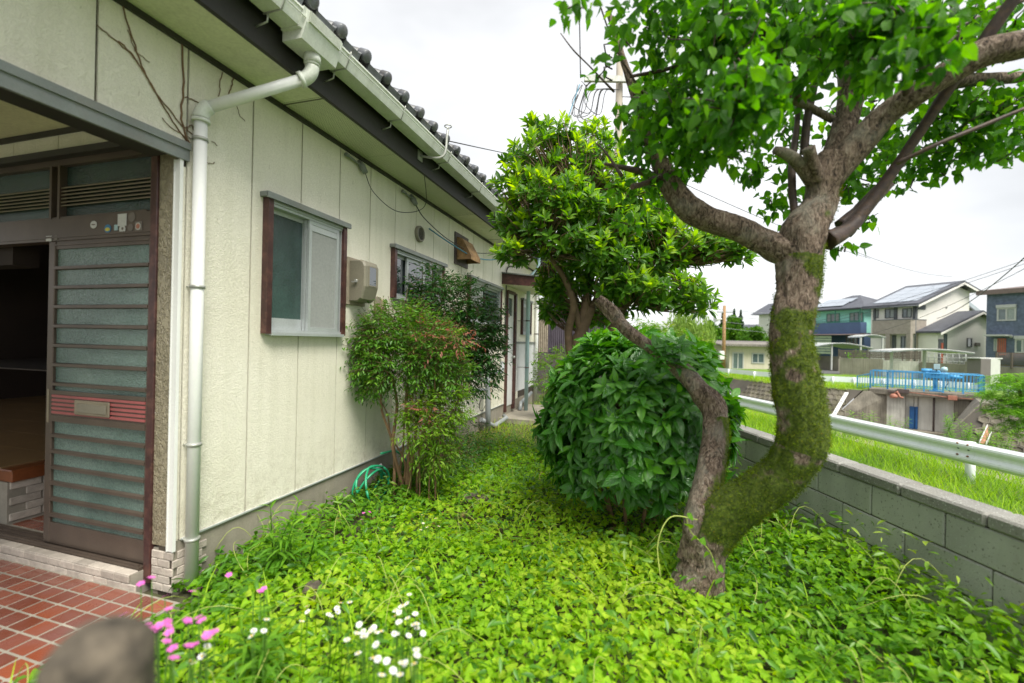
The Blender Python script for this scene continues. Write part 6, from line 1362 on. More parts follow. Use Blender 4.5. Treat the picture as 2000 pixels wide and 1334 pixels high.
for pts, r0, r1 in (([bs, P(1128, 700, 4.9), fork, f2], .095, .055), ([P(1118, 715, 4.9), P(1110, 650, 4.9), P(1120, 590, 4.8), P(1090, 520, 4.8)], .05, .03), ([P(1130, 690, 4.9), P(1160, 660, 4.8), f3, P(1230, 590, 4.8), P(1290, 560, 4.8)], .05, .025), ([fork, P(1150, 560, 4.9), P(1160, 480, 4.9), P(1130, 380, 4.9), P(1085, 290, 4.9)], .06, .015), ([f2, P(1200, 540, 4.9), P(1290, 510, 4.9), P(1400, 490, 4.9)], .04, .014), ([fork, P(1110, 560, 4.8), P(1060, 480, 4.7), P(1020, 420, 4.7)], .04, .012)):
    q = cat_path([tuple(p) for p in pts], 8); n = len(q); mb = MB(); mb.tube(q, [r0 + (r1 - r0) * i / (n - 1) for i in range(n)], 12, jit=.08); mb.build('trunk' if r0 > .09 else 'branch', M['bark2'], ev)
PO, DR, UPS, RN, SC = [], [], [], [], []
hubs = [fork, f2, P(1160, 480, 4.9), P(1290, 510, 4.9), P(1060, 480, 4.7), P(1130, 380, 4.9), P(1230, 590, 4.8)]
for (px, py, Y, rx, ry) in EB:
    nsh = int(rx * ry * 3.14 / 420 * 2.8) + 3; c = P(px, py, Y); s = Y / FPX
    for _ in range(nsh):
        u_ = Vector(unit(1)[0]); u_.z = u_.z * .9 + .12; rr = random.random() ** .3
        tip = c + Vector((u_.x * rx * s, u_.y * (rx + ry) * .5 * s, u_.z * ry * s)) * rr
        dd = (u_ + Vector((0, -.1, .7))).normalized()
        hub = min(hubs, key=lambda h: (h - tip).length)
        st_ = hub.lerp(tip, .45) + Vector((0, 0, -.05)); evw.tube([st_, st_.lerp(tip, .5) + Vector(rng.normal(size=3) * .03), tip], [.009, .006, .003], 4)
        young = (rr > .8 and u_.z > 0 and random.random() < .45); k = random.randint(6, 9)
        for j in range(k):
            az = 2.4 * j + random.random(); o1 = dd.orthogonal().normalized(); o2 = dd.cross(o1); open_ = .35 + .75 * (j / k) if young else .6 + .8 * (j / k)
            ld = dd * math.cos(open_) + (o1 * math.cos(az) + o2 * math.sin(az)) * math.sin(open_)
            PO.append(tip - dd * (.05 * j / k)); DR.append(ld); UPS.append(dd); RN.append(min(1, max(0, (random.uniform(.62, 1) if young else random.uniform(.05, .65) + (.15 if u_.z > .3 else 0))))); SC.append(random.uniform(.085, .135))
evw.build('twigs', M['bark2'], ev)['kind'] = 'stuff'
PO = np.array(PO); rot = frames(np.array(DR), np.array(UPS), rng.normal(size=len(PO)) * .25)
leaves(ev, 'crown', LEAF_EV, PO, rot, np.array(SC), np.array(RN), M['osleaf'], 280)
# ---- round broad-leaved bush
BC = Vector((1.05, 3.78, .87)); BRD = Vector((.71, .68, .70))
bush = thing('round_bush', 'large round bush of broad glossy dark green leaves behind the dead stem', 'bush', (BC.x, BC.y, 0))
PO, DR, UPS, RN, SC = [], [], [], [], []
for i in range(620):
    for layer in (0, 1):
        u_ = Vector(unit(1)[0])
        if u_.z < -.75: continue
        if layer and random.random() < .35: continue
        bump_ = 1.02 + .20 * noise.noise(u_ * 1.9 + Vector((3, 1, 2))) + .08 * noise.noise(u_ * 5) + random.uniform(-.04, .05)
        sc_ = (1 if layer == 0 else .84) * bump_
        if u_.z > 0 and u_.x > .2: sc_ *= 1.05
        tip = BC + Vector((u_.x * BRD.x, u_.y * BRD.y, u_.z * BRD.z)) * sc_
        dd = (u_ + Vector((0, 0, .35))).normalized(); k = random.randint(5, 8); o1 = dd.orthogonal().normalized(); o2 = dd.cross(o1); tw = random.random() * 6; sr_ = random.gauss(.45, .17) + .12 * u_.z; ss_ = random.uniform(.8, 1.12)
        for j in range(k):
            az = tw + 2.4 * j; op = .55 + .75 * j / k
            ld = dd * math.cos(op) + (o1 * math.cos(az) + o2 * math.sin(az)) * math.sin(op) + Vector((0, 0, -.55 if u_.z < .5 else -.25))
            PO.append(tip - dd * .04 * j / k); DR.append(ld); UPS.append(dd + Vector((0, 0, .3))); RN.append(min(1, max(0, random.gauss(sr_, .1) + (.15 if j < 2 else 0)))); SC.append(ss_ * random.uniform(.105, .17) * 1.1 * (.75 if j < 2 else 1))
for _ in range(16):
    tip = P(random.uniform(1275, 1335), random.uniform(672, 722), 2.98 + random.uniform(-.04, .04)); dd = Vector((random.uniform(-.3, .3), -.5, .8)).normalized(); o1 = dd.orthogonal().normalized(); o2 = dd.cross(o1); tw = random.random() * 6
    for j in range(4):
        az = tw + 1.6 * j; op = .7 + .15 * j; PO.append(tip); DR.append(dd * math.cos(op) + (o1 * math.cos(az) + o2 * math.sin(az)) * math.sin(op) + Vector((0, 0, -.25))); UPS.append(dd); RN.append(random.uniform(.4, .8)); SC.append(random.uniform(.09, .14))
PO = np.array(PO); rot = frames(np.array(DR), np.array(UPS), rng.normal(size=len(PO)) * .3)
leaves(bush, 'foliage', LEAF_AU, PO, rot, np.array(SC), np.array(RN), M['auleaf'], 300)
for i in range(9):
    a_ = 6.28 * i / 9; mb = MB(); mb.tube(cat_path([(BC.x + .15 * math.cos(a_), BC.y + .15 * math.sin(a_), -.08), (BC.x + .3 * math.cos(a_), BC.y + .3 * math.sin(a_), .4), (BC.x + .5 * math.cos(a_), BC.y + .5 * math.sin(a_), 1.1)], 5), .015, 6); mb.build('stem', M['stem'], bush)
# ---- fine-leaved shrubs by the wall
def fine_shrub(name, label, base, stems, blobs, material, nleaf, size=(.03, .05), tpls=LEAF_SM, spray=9, rmean=.45):
    t = thing(name, label, 'shrub', base); PO, DR, UPS, RN, SC = [], [], [], [], []
    tw = MB(); tops = []
    for (bx, by), (tx, ty), Y, r_ in stems:
        a = P(bx, by, Y); b = P(tx, ty, Y); m1_ = a.lerp(b, .35) + Vector((random.uniform(-.05, .05), random.uniform(-.06, .06), 0)); m2_ = a.lerp(b, .7) + Vector((random.uniform(-.06, .06), random.uniform(-.06, .06), 0))
        q = cat_path([tuple(a - Vector((0, 0, .2))), tuple(a), tuple(m1_), tuple(m2_), tuple(b)], 5); mb = MB(); mb.tube(q, [r_ * (1.15 - .6 * i / len(q)) for i in range(len(q))], 8, jit=.25); mb.build('stem', M['stem'], t); tops.append(b)
    tot = sum(b[3] * b[4] for b in blobs)
    for (px, py, Y, rx, ry) in blobs:
        c = P(px, py, Y); s = Y / FPX; ns_ = int(nleaf * rx * ry / tot / spray) + 1
        for _ in range(ns_):
            u_ = Vector(unit(1)[0]); rr = random.random() ** .35; hub = c + Vector((u_.x * rx * s, u_.y * (rx + ry) * .45 * s, u_.z * ry * s)) * rr
            ax = (u_ + Vector((0, 0, .25)) + Vector(rng.normal(size=3) * .4)).normalized(); L_ = random.uniform(.10, .18); side = ax.cross(Vector((0, 0, 1))).normalized(); base_r = random.gauss(rmean, .13)
            tw.tube([hub - ax * .05, hub + ax * L_], [.002, .001], 3)
            for j in range(spray):
                f_ = (j + 1) / spray; sd_ = 1 if j % 2 else -1; p_ = hub + ax * (L_ * f_) + side * (sd_ * .03 * (1 - f_ * .5)) + Vector((0, 0, -.03 * f_))
                PO.append(p_); DR.append(ax * .6 + side * sd_ * .8 + Vector((0, 0, -.3)) + Vector(rng.normal(size=3) * .25)); UPS.append(Vector((0, 0, 1)) + Vector(rng.normal(size=3) * .3)); RN.append(min(1, max(0, base_r + random.gauss(0, .12)))); SC.append(random.uniform(*size))
    tw.build('twigs', M['twig'], t)['kind'] = 'stuff'
    PO = np.array(PO); scatter('foliage', tpls, PO, frames(np.array(DR), np.array(UPS), rng.normal(size=len(PO)) * .3), np.array(SC), np.array(RN), material, t)
    return t
fine_shrub('shrub', 'tall dark green fine-leaved shrub behind, under the louvred window', P(900, 900, 5.3), [((840, 900), (860, 700), 5.3, .014), ((880, 900), (900, 690), 5.3, .012), ((860, 880), (840, 640), 5.3, .012)],
    [(880, 590, 5.2, 70, 45), (840, 560, 5.2, 40, 30), (920, 640, 5.2, 60, 50), (950, 690, 5.2, 30, 50), (890, 680, 5.2, 70, 50), (905, 735, 5.2, 60, 35), (845, 640, 5.1, 60, 40)], M['nandark'], 13000, (.045, .075), rmean=.4)
fine_shrub('shrub', 'front green shrub with bare reddish stems against the cream wall', P(790, 950, 4.3), [((770, 940), (745, 740), 4.3, .016), ((785, 945), (765, 730), 4.3, .020), ((795, 950), (800, 720), 4.3, .022), ((800, 940), (835, 740), 4.3, .018), ((780, 930), (800, 760), 4.35, .012), ((815, 935), (850, 760), 4.3, .012), ((790, 900), (735, 770), 4.3, .009)],
    [(745, 650, 4.25, 45, 40), (770, 710, 4.2, 65, 45), (830, 680, 4.2, 70, 55), (800, 640, 4.3, 70, 30), (725, 700, 4.3, 28, 45), (860, 720, 4.2, 50, 45), (730, 740, 4.3, 25, 30), (705, 680, 4.25, 22, 30), (780, 605, 4.35, 50, 12)], M['nanlite'], 13000, (.032, .058), rmean=.40)
fine_shrub('shrub', 'low bright yellow-green shrub at the feet of the reddish stems', P(840, 940, 4.15), [((820, 940), (830, 840), 4.15, .008), ((850, 940), (860, 830), 4.15, .008), ((838, 950), (845, 860), 4.1, .007)],
    [(840, 830, 4.1, 48, 45), (870, 790, 4.15, 40, 40), (815, 800, 4.15, 30, 25), (850, 880, 4.1, 30, 30)], M['nanbright'], 4200, (.035, .055), rmean=.45)
fine_shrub('shrub', 'reddish-pink leaf sprays at the top of the front shrub', P(860, 700, 4.1), [((850, 720), (870, 660), 4.1, .006)], [(870, 662, 4.05, 48, 14), (840, 640, 4.1, 25, 12), (895, 660, 4.0, 22, 9), (835, 800, 4.0, 18, 20)], M['nanred'], 360, (.03, .055), rmean=.5)
fine_shrub('shrub', 'dark undergrowth shrub between the stems and the path', P(920, 900, 5.2), [((900, 930), (905, 880), 5.2, .006)], [(880, 900, 4.9, 50, 40), (930, 860, 5.6, 25, 30)], M['nandark'], 1600, (.03, .05), rmean=.55)
fine_shrub('shrub', 'olive and red-tipped shrub beyond the path, below the dark boundary wall', P(1075, 780, 8.5), [((1070, 790), (1075, 730), 8.5, .012)], [(1075, 740, 8.5, 32, 40), (1100, 700, 8.6, 25, 20), (1060, 700, 8.5, 12, 12), (1120, 760, 8.0, 30, 40)], M['nanbright'], 2600, (.05, .08), rmean=.25)
fine_shrub('shrub', 'loose pale green shrub showing between the dead stem and the willow', P(1230, 680, 9), [((1240, 740), (1240, 660), 9, .02)], [(1250, 650, 9, 50, 25), (1340, 672, 9, 50, 18), (1180, 680, 9, 50, 30), (1290, 660, 9, 50, 25)], M['nanlite'], 2800, (.06, .1), rmean=.7)
# ---- lance-leaved weeds
def lance(label, x, y, h, nst, spread, z0=0, material='weed', Lf=.15, cat='plant', name='tall_weed', group=None):
    t = thing(name, label, cat, (x, y, z0), group=group); PO, DR, UPS, RN, SC = [], [], [], [], []
    for s_ in range(nst):
        bx, by = x + random.uniform(-spread, spread) * .4, y + random.uniform(-spread, spread) * .4; hh = h * random.uniform(.7, 1); tx, ty = bx + random.uniform(-spread, spread) * .6, by + random.uniform(-spread, spread) * .6
        mb = MB(); pts = [(bx + (tx - bx) * k / 5, by + (ty - by) * k / 5, z0 + hh * k / 5) for k in range(6)]; mb.tube(pts, [.006, .005, .005, .004, .003, .002], 6); mb.build('stem', M['nanbright'], t)
        nl = int(26 * hh / .5)
        for j in range(nl):
            f_ = .25 + .75 * j / nl; az = 2.4 * j; el = .15 + .75 * f_ ** 3
            PO.append((bx + (tx - bx) * f_, by + (ty - by) * f_, z0 + hh * f_)); DR.append((math.cos(az) * math.cos(el), math.sin(az) * math.cos(el), math.sin(el))); UPS.append((0, 0, 1)); RN.append(min(1, max(0, .35 + .45 * f_ + random.gauss(0, .1)))); SC.append(Lf * random.uniform(.7, 1) * (1 - .45 * f_ ** 4))
    PO = np.array(PO); scatter('foliage', LEAF_LN, PO, frames(np.array(DR), np.array(UPS) + rng.normal(size=(len(PO), 3)) * .15, rng.normal(size=len(PO)) * .2), np.array(SC), np.array(RN), M[material], t)
lance('lance-leaved weed clump against the foundation between downpipe and hose', -1.38, 2.75, .46, 7, .28)
lance('low lance-leaved weed clump in front of the larger clump', -1.0, 1.95, .36, 5, .22)
lance('lance-leaved weed among the nearest pink flowers', -.85, 1.55, .34, 4, .2)
for i, (px, py, hh) in enumerate(((1858, 812, 1.0), (1880, 830, .8), (1903, 842, .85), (1940, 838, 1.1), (1962, 858, .75), (1690, 805, .6), (1740, 822, .5))):
    p = P(px, py, 10.2); lance(['tall bright goldenrod-like weed behind the guardrail, tallest on the left', 'bright weed just right of the tallest one behind the guardrail', 'bushy bright weed behind the guardrail below the rusty slope rail', 'tall bright weed behind the guardrail right of the rusty slope rail', 'rightmost bright weed behind the guardrail', 'small bright weed above the guardrail right of the mossy trunk', 'low bright weed behind the guardrail below the concrete abutment'][i], p.x, 10.2, hh, 4, .35, p.z - hh + .1, Lf=.16, group='weeds behind the guardrail')
# ---- ground cover
def gh(x, y): return .09 + .07 * noise.noise(Vector((x * 1.3, y * 1.3, 0))) + .05 * noise.noise(Vector((x * 4, y * 4, 5))) + (.07 if y < 1.6 else 0) + .15 * max(0, min(1, (x - wall_x(y) + .75) / .6)) + .06 * math.exp(-((x - 1.1) ** 2 + (y - 2.6) ** 2) / .3)
def ground_pts(n, y0, y1, x0=-3.2, x1=2.7):
    out = []
    while len(out) < n:
        X = rng.uniform(x0, x1, 4000); Y = rng.uniform(y0, y1, 4000)
        lx = X * CA - Y * SA; ly = X * SA + Y * CA
        ok = (X < wall_x(Y) - .02) & (lx > F + .02) & ~((lx < -2.42) & (ly < 1.95)) & (np.abs(X) < Y * 1.25 + .5)
        ok &= ~((lx < -1.72) & (ly > 8.0) & (ly < 10.3))
        for a, b in zip(X[ok], Y[ok]): out.append((a, b))
    return np.array(out[:n])
def cover(name, n, y0, y1, tpls, size, material, label, tone, hmul=(.3, 1.1), keep=None):
    q = ground_pts(n, y0, y1)
    if keep is not None: q = q[[keep(a, b) for a, b in q]]
    h = np.array([gh(a, b) for a, b in q]); z = -.05 + h * rng.uniform(*hmul, len(q)) + .03
    pos = np.column_stack([q, z]); n = len(q)
    az = rng.uniform(0, 6.28, n); d_ = np.column_stack([np.cos(az), np.sin(az), rng.normal(size=n) * .35 - .1]); up_ = np.array([0, 0, 1.]) + rng.normal(size=(n, 3)) * .28
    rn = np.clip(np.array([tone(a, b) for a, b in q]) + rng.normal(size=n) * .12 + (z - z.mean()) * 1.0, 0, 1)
    o = scatter(name, tpls, pos, frames(d_, up_, rng.normal(size=n) * .35), rng.uniform(size[0], size[1], n) , rn, material); o['kind'] = 'stuff'; tag(o, label, 'ground cover'); return o
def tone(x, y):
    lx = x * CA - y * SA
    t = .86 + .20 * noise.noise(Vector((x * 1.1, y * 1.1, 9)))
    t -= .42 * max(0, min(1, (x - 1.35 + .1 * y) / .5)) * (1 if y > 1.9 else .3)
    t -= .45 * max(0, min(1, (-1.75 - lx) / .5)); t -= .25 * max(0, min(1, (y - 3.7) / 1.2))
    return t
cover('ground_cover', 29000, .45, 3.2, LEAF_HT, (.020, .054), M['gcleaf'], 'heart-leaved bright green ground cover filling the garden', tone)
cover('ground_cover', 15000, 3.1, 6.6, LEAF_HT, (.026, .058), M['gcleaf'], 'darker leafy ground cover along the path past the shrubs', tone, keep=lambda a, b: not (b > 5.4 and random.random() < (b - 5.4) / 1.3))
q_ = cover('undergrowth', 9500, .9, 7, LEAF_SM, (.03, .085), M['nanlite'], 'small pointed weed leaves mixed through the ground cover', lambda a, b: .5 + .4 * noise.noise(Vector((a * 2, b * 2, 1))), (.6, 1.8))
q = ground_pts(900, 3.2, 9.0); n = len(q); pos = np.column_stack([q, np.array([gh(a, b) for a, b in q]) * rng.uniform(-.1, .75, n) - .03])
o = scatter('fallen_leaves', LEAF_OV, pos, frames(rng.normal(size=(n, 3)) * [1, 1, .2], np.array([[0, 0, 1.]]) + rng.normal(size=(n, 3)) * .3, np.zeros(n)), rng.uniform(.03, .07, n), rng.random(n), M['dead']); o['kind'] = 'stuff'; tag(o, 'brown fallen leaves lying along the path and under the shrubs', 'leaf litter')
# wiry grass and runners
q = ground_pts(9000, 4.3, 11.0); n = len(q); pos = np.column_stack([q, np.full(n, -.05)])
az = rng.uniform(0, 6.28, n); d_ = np.column_stack([np.cos(az) * .5, np.sin(az) * .5, np.ones(n)])
o = scatter('path_grass', BLADES, pos, frames(d_, -d_ * [1, 1, 0] + [0, 0, .2], rng.normal(size=n) * .2), rng.uniform(.07, .2, n), np.clip(rng.normal(.72, .2, n), 0, 1), M['grassblade']); o['kind'] = 'stuff'; tag(o, 'yellowish short grass on the path before the back door', 'grass')
q = ground_pts(450, .7, 4.0); n = len(q); pos = np.column_stack([q, np.full(n, .02)]); az = rng.uniform(0, 6.28, n); d_ = np.column_stack([np.cos(az) * .6, np.sin(az) * .6, np.ones(n)])
o = scatter('wild_grass', BLADES, pos, frames(d_, -d_ * [1, 1, 0] + [0, 0, .2], rng.normal(size=n) * .2), rng.uniform(.14, .30, n), np.clip(rng.normal(.6, .15, n), 0, 1), M['grassblade']); o['kind'] = 'stuff'; tag(o, 'loose grass blades standing in the ground cover', 'grass')
mb = MB()
for k in range(95):
    a = ground_pts(1, .9, 4.2)[0]; an = random.random() * 6.28; L_ = random.uniform(.15, .55); h_ = random.uniform(.03, .16); z = gh(a[0], a[1]) + .0
    pts = [(a[0] + math.cos(an + .5 * t) * L_ * t, a[1] + math.sin(an + .5 * t) * L_ * t, z + h_ * math.sin(math.pi * t) + .01) for t in [i / 7 for i in range(8)]]
    mb.tube(pts, .0018, 4)
o = mb.build('runners', mat('runner_stem', (.38, .45, .10), .6, .3, 9)); o['kind'] = 'stuff'; tag(o, 'thin pale creeper stems arching over the ground cover', 'creeper')
# creeper climbing the plum base
mb = MB(); mb.tube(cat_path([P(1400, 1120, 2.45), P(1385, 1075, 2.43), P(1350, 1040, 2.42), P(1340, 1010, 2.42)], 6), .003, 5); mb.tube(cat_path([P(1290, 1130, 2.3), P(1285, 1060, 2.35), P(1310, 1010, 2.4), P(1362, 1015, 2.42)], 6), .003, 5)
cv = thing('creeper', 'thin green creeper with a few leaves climbing the base of the plum trunk', 'creeper', P(1390, 1110, 2.4)); mb.build('stem', mat('runner_stem', (.38, .45, .10)), cv)
cl = leaf_meshes('leaf', LEAF_HT[:1], M['gcleaf'], [.35, .55])
for k, (px, py) in enumerate(((1345, 1012), (1352, 1032), (1370, 1062), (1385, 1080), (1392, 1098), (1362, 1050), (1405, 1115))):
    piece('leaf', cl[k % 2], cv, P(px, py, 2.41), mtx=Matrix.Rotation((1.4 if k % 2 else -1.2) + random.uniform(-.5, .5), 3, 'Z') @ Matrix.Rotation(R(random.uniform(-50, 40)), 3, 'X') @ Matrix.Rotation(R(50), 3, 'Y') @ Matrix.Scale(random.uniform(.035, .055), 3))
# verge grass and far grass
def grass_area(name, label, n, fn, size, tone_=(.5, .2), zf=None):
    pts = np.array([fn() for _ in range(n)]); az = rng.uniform(0, 6.28, n); d_ = np.column_stack([np.cos(az) * .45, np.sin(az) * .45, np.ones(n)])
    o = scatter(name, BLADES, pts, frames(d_, -d_ * [1, 1, 0] + [0, 0, .2], rng.normal(size=n) * .2), rng.uniform(size[0], size[1], n), np.clip(rng.normal(tone_[0], tone_[1], n) + .35 * np.array([noise.noise(Vector(p) * .9) for p in pts]), 0, 1), M['grassblade']); o['kind'] = 'stuff'; tag(o, label, 'grass')
def vg():
    while True:
        Y = random.uniform(1.5, 15) ** 1.0; X = random.uniform(wall_x(Y) + .15, verge_e(Y) + .4)
        if 1.0 > X / Y * .8 and X / Y > .3: return (X, Y, -.60)
grass_area('verge_grass', 'bright green grass between the block wall and the guardrail', 36000, vg, (.10, .30))
def fgp():
    Y = random.uniform(27.3, 48); X = far_top(Y) + random.uniform(-.6, 3.0); return (X, Y, -1.05)
grass_area('bank_grass', 'long grass along the top of the far canal bank', 9000, fgp, (.25, .6), (.5, .25))
def fgp2():
    Y = random.uniform(28, 44); X = Y * .78 + random.uniform(-1.5, 1.5); return (X, Y, -1.05)
grass_area('bank_grass', 'short grass between the far guardrail and the retaining wall', 2500, fgp2, (.15, .3), (.5, .2))
# ---- flowers
def flower(name, label, head, zb, petal, centre, r_, npet=12, group=None, n=1, leaf=True):
    t = thing(name, label, 'flower', (head.x, head.y, zb), group=group)
    for i in range(n):
        h = head + Vector((random.uniform(-.035, .035), random.uniform(-.04, .04), random.uniform(-.02, .02))) * (1 if n > 1 else 0)
        mb = MB(); mb.tube([(head.x, head.y, zb), (h.x * .5 + head.x * .5 + .01, h.y, (h.z + zb) / 2), tuple(h)], .0016, 5); mb.build('stem', M['nanbright'], t)
        tilt = Matrix.Rotation(random.uniform(-.5, .5), 3, 'X') @ Matrix.Rotation(random.uniform(-.5, .5), 3, 'Y')
        mb = MB()
        for k in range(npet):
            a_ = 2 * math.pi * k / npet; wv = 2.2 * r_ / npet * 1.25
            c_, s_ = math.cos(a_), math.sin(a_); pv = [(r_ * .15, -wv * .3, 0), (r_ * .75, -wv * .75, .002), (r_, 0, .001), (r_ * .75, wv * .75, .002), (r_ * .15, wv * .3, 0)]
            mb.add([tuple(h + tilt @ Vector((x * c_ - y * s_, x * s_ + y * c_, z))) for x, y, z in pv], [(0, 1, 2, 3, 4)])
        mb.build('petals', M[petal], t, fix=False)
        if centre: mb = MB(); mb.lathe((h.x, h.y, h.z), [(0, .005), (r_ * .25, .004), (r_ * .32, 0), (0, -.001)], 10); mb.build('disc', M[centre], t)
W_ = [(585, 1200, 1.75), (640, 1195, 1.8), (665, 1185, 1.75), (500, 1230, 1.5), (700, 1240, 1.45), (690, 1255, 1.4), (725, 1215, 1.6), (785, 1200, 1.6), (800, 1210, 1.55), (760, 1222, 1.6), (735, 1280, 1.3), (790, 1290, 1.25), (765, 1310, 1.22), (810, 1240, 1.5), (370, 1285, 1.3), (790, 1175, 1.85)]
WL = ['blurred white daisy cluster left of the pair beside the lance weeds', 'white daisy cluster in a small gap of the leaves', 'white daisy cluster right beside a smaller one', 'white daisy cluster low among the pink flowers', 'pair of large soft white daisies near the bottom', 'soft white daisies just below the large pair', 'white daisies slightly above the large pair', 'white daisies in the upper row of the main group', 'white daisies at the right end of the main group', 'white daisies in the middle of the main group', 'large out-of-focus white daisies at the bottom', 'out-of-focus white daisies at the bottom right of the group', 'lowest out-of-focus white daisies', 'white daisies below the right end of the main group', 'white daisy beside the stone and the pink flowers', 'topmost single white daisy of the near group']
for (px, py, Y), lb in zip(W_, WL):
    flower('daisy_plant', lb, P(px, py, Y), .05, 'petalw', 'petaly', .0115, 14, 'white daisies in the ground cover', 4 if Y < 1.7 else 3)
for k, (px, py) in enumerate(((824, 1006), (826, 1022), (851, 1013), (857, 1028), (822, 1035), (834, 1030))):
    flower('daisy_plant', ['small white daisy, highest of the far group', 'small white daisy under the highest one of the far group', 'small white daisy at the upper right of the far group', 'small white daisy at the lower right of the far group', 'small white daisy lowest in the far group', 'small white daisy in the middle of the far group'][k], P(px, py, 2.95), .05, 'petalw', 'petaly', .011, 14, 'white daisies in the ground cover', 1)
PK = [(275, 1140, 1.62), (296, 1128, 1.65), (322, 1165, 1.55), (375, 1155, 1.55), (388, 1150, 1.6), (447, 1123, 1.85), (325, 1215, 1.35), (338, 1205, 1.35), (310, 1222, 1.32), (384, 1218, 1.35), (410, 1225, 1.3), (362, 1248, 1.25), (300, 1245, 1.25), (340, 1285, 1.15), (508, 1155, 1.75), (515, 1150, 1.78), (240, 1200, 1.4), (404, 1240, 1.3), (330, 1235, 1.28)]
for k, (px, py, Y) in enumerate(PK):
    side = 'stone' if px < 330 else ('lance-leaved weeds' if px > 430 else 'downpipe foot')
    o = flower('oxalis_flower', ['pink flower nearest the brick corner base', 'pink flower just above the one nearest the brick base', 'pink flower at the edge of the porch tiles', 'left pink flower of a pair below the downpipe', 'right pink flower of a pair below the downpipe', 'single pink flower right of the downpipe foot', 'pink flower in the middle of the biggest cluster', 'upper pink flower of the biggest cluster', 'left pink flower of the biggest cluster', 'left pink flower of the right-hand cluster', 'right pink flower of the right-hand cluster', 'low pink flower between the two clusters', 'pink flower just above the stone', 'lowest pink flower beside the stone', 'left pink flower in front of the lance weeds', 'right pink flower in front of the lance weeds', 'pink flower over the tiles left of the clusters', 'pink flower under the right-hand cluster', 'pink flower under the biggest cluster'][k], P(px, py, Y), .05, 'petalp', None, .014, 5, 'pink flowers near the porch', 3 if 5 < k < 13 else 1)
for k, (px, py) in enumerate(((710, 1002), (722, 1000), (706, 1015))): flower('oxalis_flower', ['tiny pink flower, left of a far pair', 'tiny pink flower, right of a far pair', 'tiny pink flower just below the far pair'][k], P(px, py, 3.2), .05, 'petalp', None, .013, 5, 'pink flowers near the porch')
# ---- stones
def rock(name, label, c, r, seed, m_='stone', seg=28):
    mb = MB(); vs = []; n = 18
    for i in range(n + 1):
        th = math.pi * i / n
        for k in range(seg):
            a_ = 2 * math.pi * k / seg; d = Vector((math.sin(th) * math.cos(a_), math.sin(th) * math.sin(a_), math.cos(th)))
            s_ = 1 + (.13 if r[2] < 3 * r[0] else .05) * noise.noise(d * 1.2 + Vector((seed, 0, 0))) + .05 * noise.noise(d * 5 + Vector((seed, 3, 0)))
            fl = 1
            if r[2] > 3 * r[0]:                    # standing stone: rounded head on a near-upright shaft
                if i <= n // 2: dz = (r[2] - r[0] * (1 - math.cos(th)) * 1.05) / r[2]; hx = math.sin(th)
                else: dz = (r[2] - r[0] * 1.05) / r[2] - 2.0 * (i - n // 2) / (n / 2) * 1.0; hx = 1 + .25 * (i - n // 2) / (n / 2)
                d = Vector((hx * math.cos(a_), hx * math.sin(a_), dz)); s_ = 1 + .10 * noise.noise(Vector((math.cos(a_) * 1.3, math.sin(a_) * 1.3, i * .25 + seed))) * (1 if i > 3 else i / 4); vs.append((c[0] + d.x * r[0] * s_, c[1] + d.y * r[1] * s_, c[2] + d.z * r[2])); continue
            vs.append((c[0] + d.x * r[0] * s_ * fl, c[1] + d.y * r[1] * s_ * fl, c[2] + d.z * r[2] * s_))
    mb.add(vs, [(i * seg + k, i * seg + (k + 1) % seg, (i + 1) * seg + (k + 1) % seg, (i + 1) * seg + k) for i in range(n) for k in range(seg)], 0, True)
    return tag(mb.build(name, M[m_]), label, 'stone')
sc_ = P(195, 1215, .52); rock('garden_stone', 'large round-topped grey-brown stone close by in front of the porch tiles', (sc_.x, sc_.y, sc_.z - .62), (.052, .054, .62), 2.0)
sc_ = G(612, 1138, .10); rock('garden_stone', 'small tan stone half hidden in the leaves by the lance weeds', (sc_.x, sc_.y, .04), (.06, .06, .07), 5.)
sc_ = G(925, 962, .08); rock('stepping_stone', 'flat grey stepping stone showing through the ground cover on the path', (sc_.x, sc_.y, .005), (.15, .10, .065), 8.)
# ---- far trees
def far_tree(name, label, px, pyt, Y, wpx, gz, material, n, kind='round', leafs=.28):
    top = P(px, pyt, Y); hgt = top.z - gz; rad = wpx / 2 * Y / FPX; t = thing(name, label, 'tree', (top.x, Y, gz))
    mb = MB(); mb.tube([(top.x, Y, gz - .1), (top.x, Y, gz + hgt * .6)], [.22, .1], 8); mb.build('trunk', M['bark2'], t)
    c = np.array([top.x, Y, gz + hgt * .55])
    if kind == 'cone': h_ = rng.random(n) ** 1.3; a_ = rng.uniform(0, 6.28, n); r_ = rad * (1 - h_) * (.75 + .35 * np.sin(h_ * 40)) * rng.random(n) ** .4; pos = np.column_stack([c[0] + r_ * np.cos(a_), c[1] + r_ * np.sin(a_), gz + .1 * hgt + h_ * hgt * .9])
    else:
        nb = 26; cb_ = unit(nb) * rng.random((nb, 1)) ** .4 * np.array([rad * .72, rad * .72, hgt * .36]) + c; k = rng.integers(0, nb, n); pos = cb_[k] + unit(n) * rng.random((n, 1)) ** .4 * rad * .38
        if kind == 'willow': pos[:, 2] -= rng.random(n) * hgt * .25
    d_ = (rng.normal(size=(n, 3)) * .3 + np.array([0, 0, -1])) if kind == 'willow' else rng.normal(size=(n, 3)) + (pos - c) / max(rad, 1)
    rn = np.clip(.45 + .25 * np.array([noise.noise(Vector(p) * .9) for p in pos]) + rng.normal(size=n) * .15, 0, 1)
    tp = [(DIA[0][0] * np.array([1, 1.7 if kind != 'willow' else 4, 1]), DIA[0][1], DIA[0][2])]
    scatter('crown', tp, pos, frames(d_, rng.normal(size=(n, 3)), rng.random(n) * 6), rng.uniform(.5, 1.2, n) * leafs, rn, material, t)
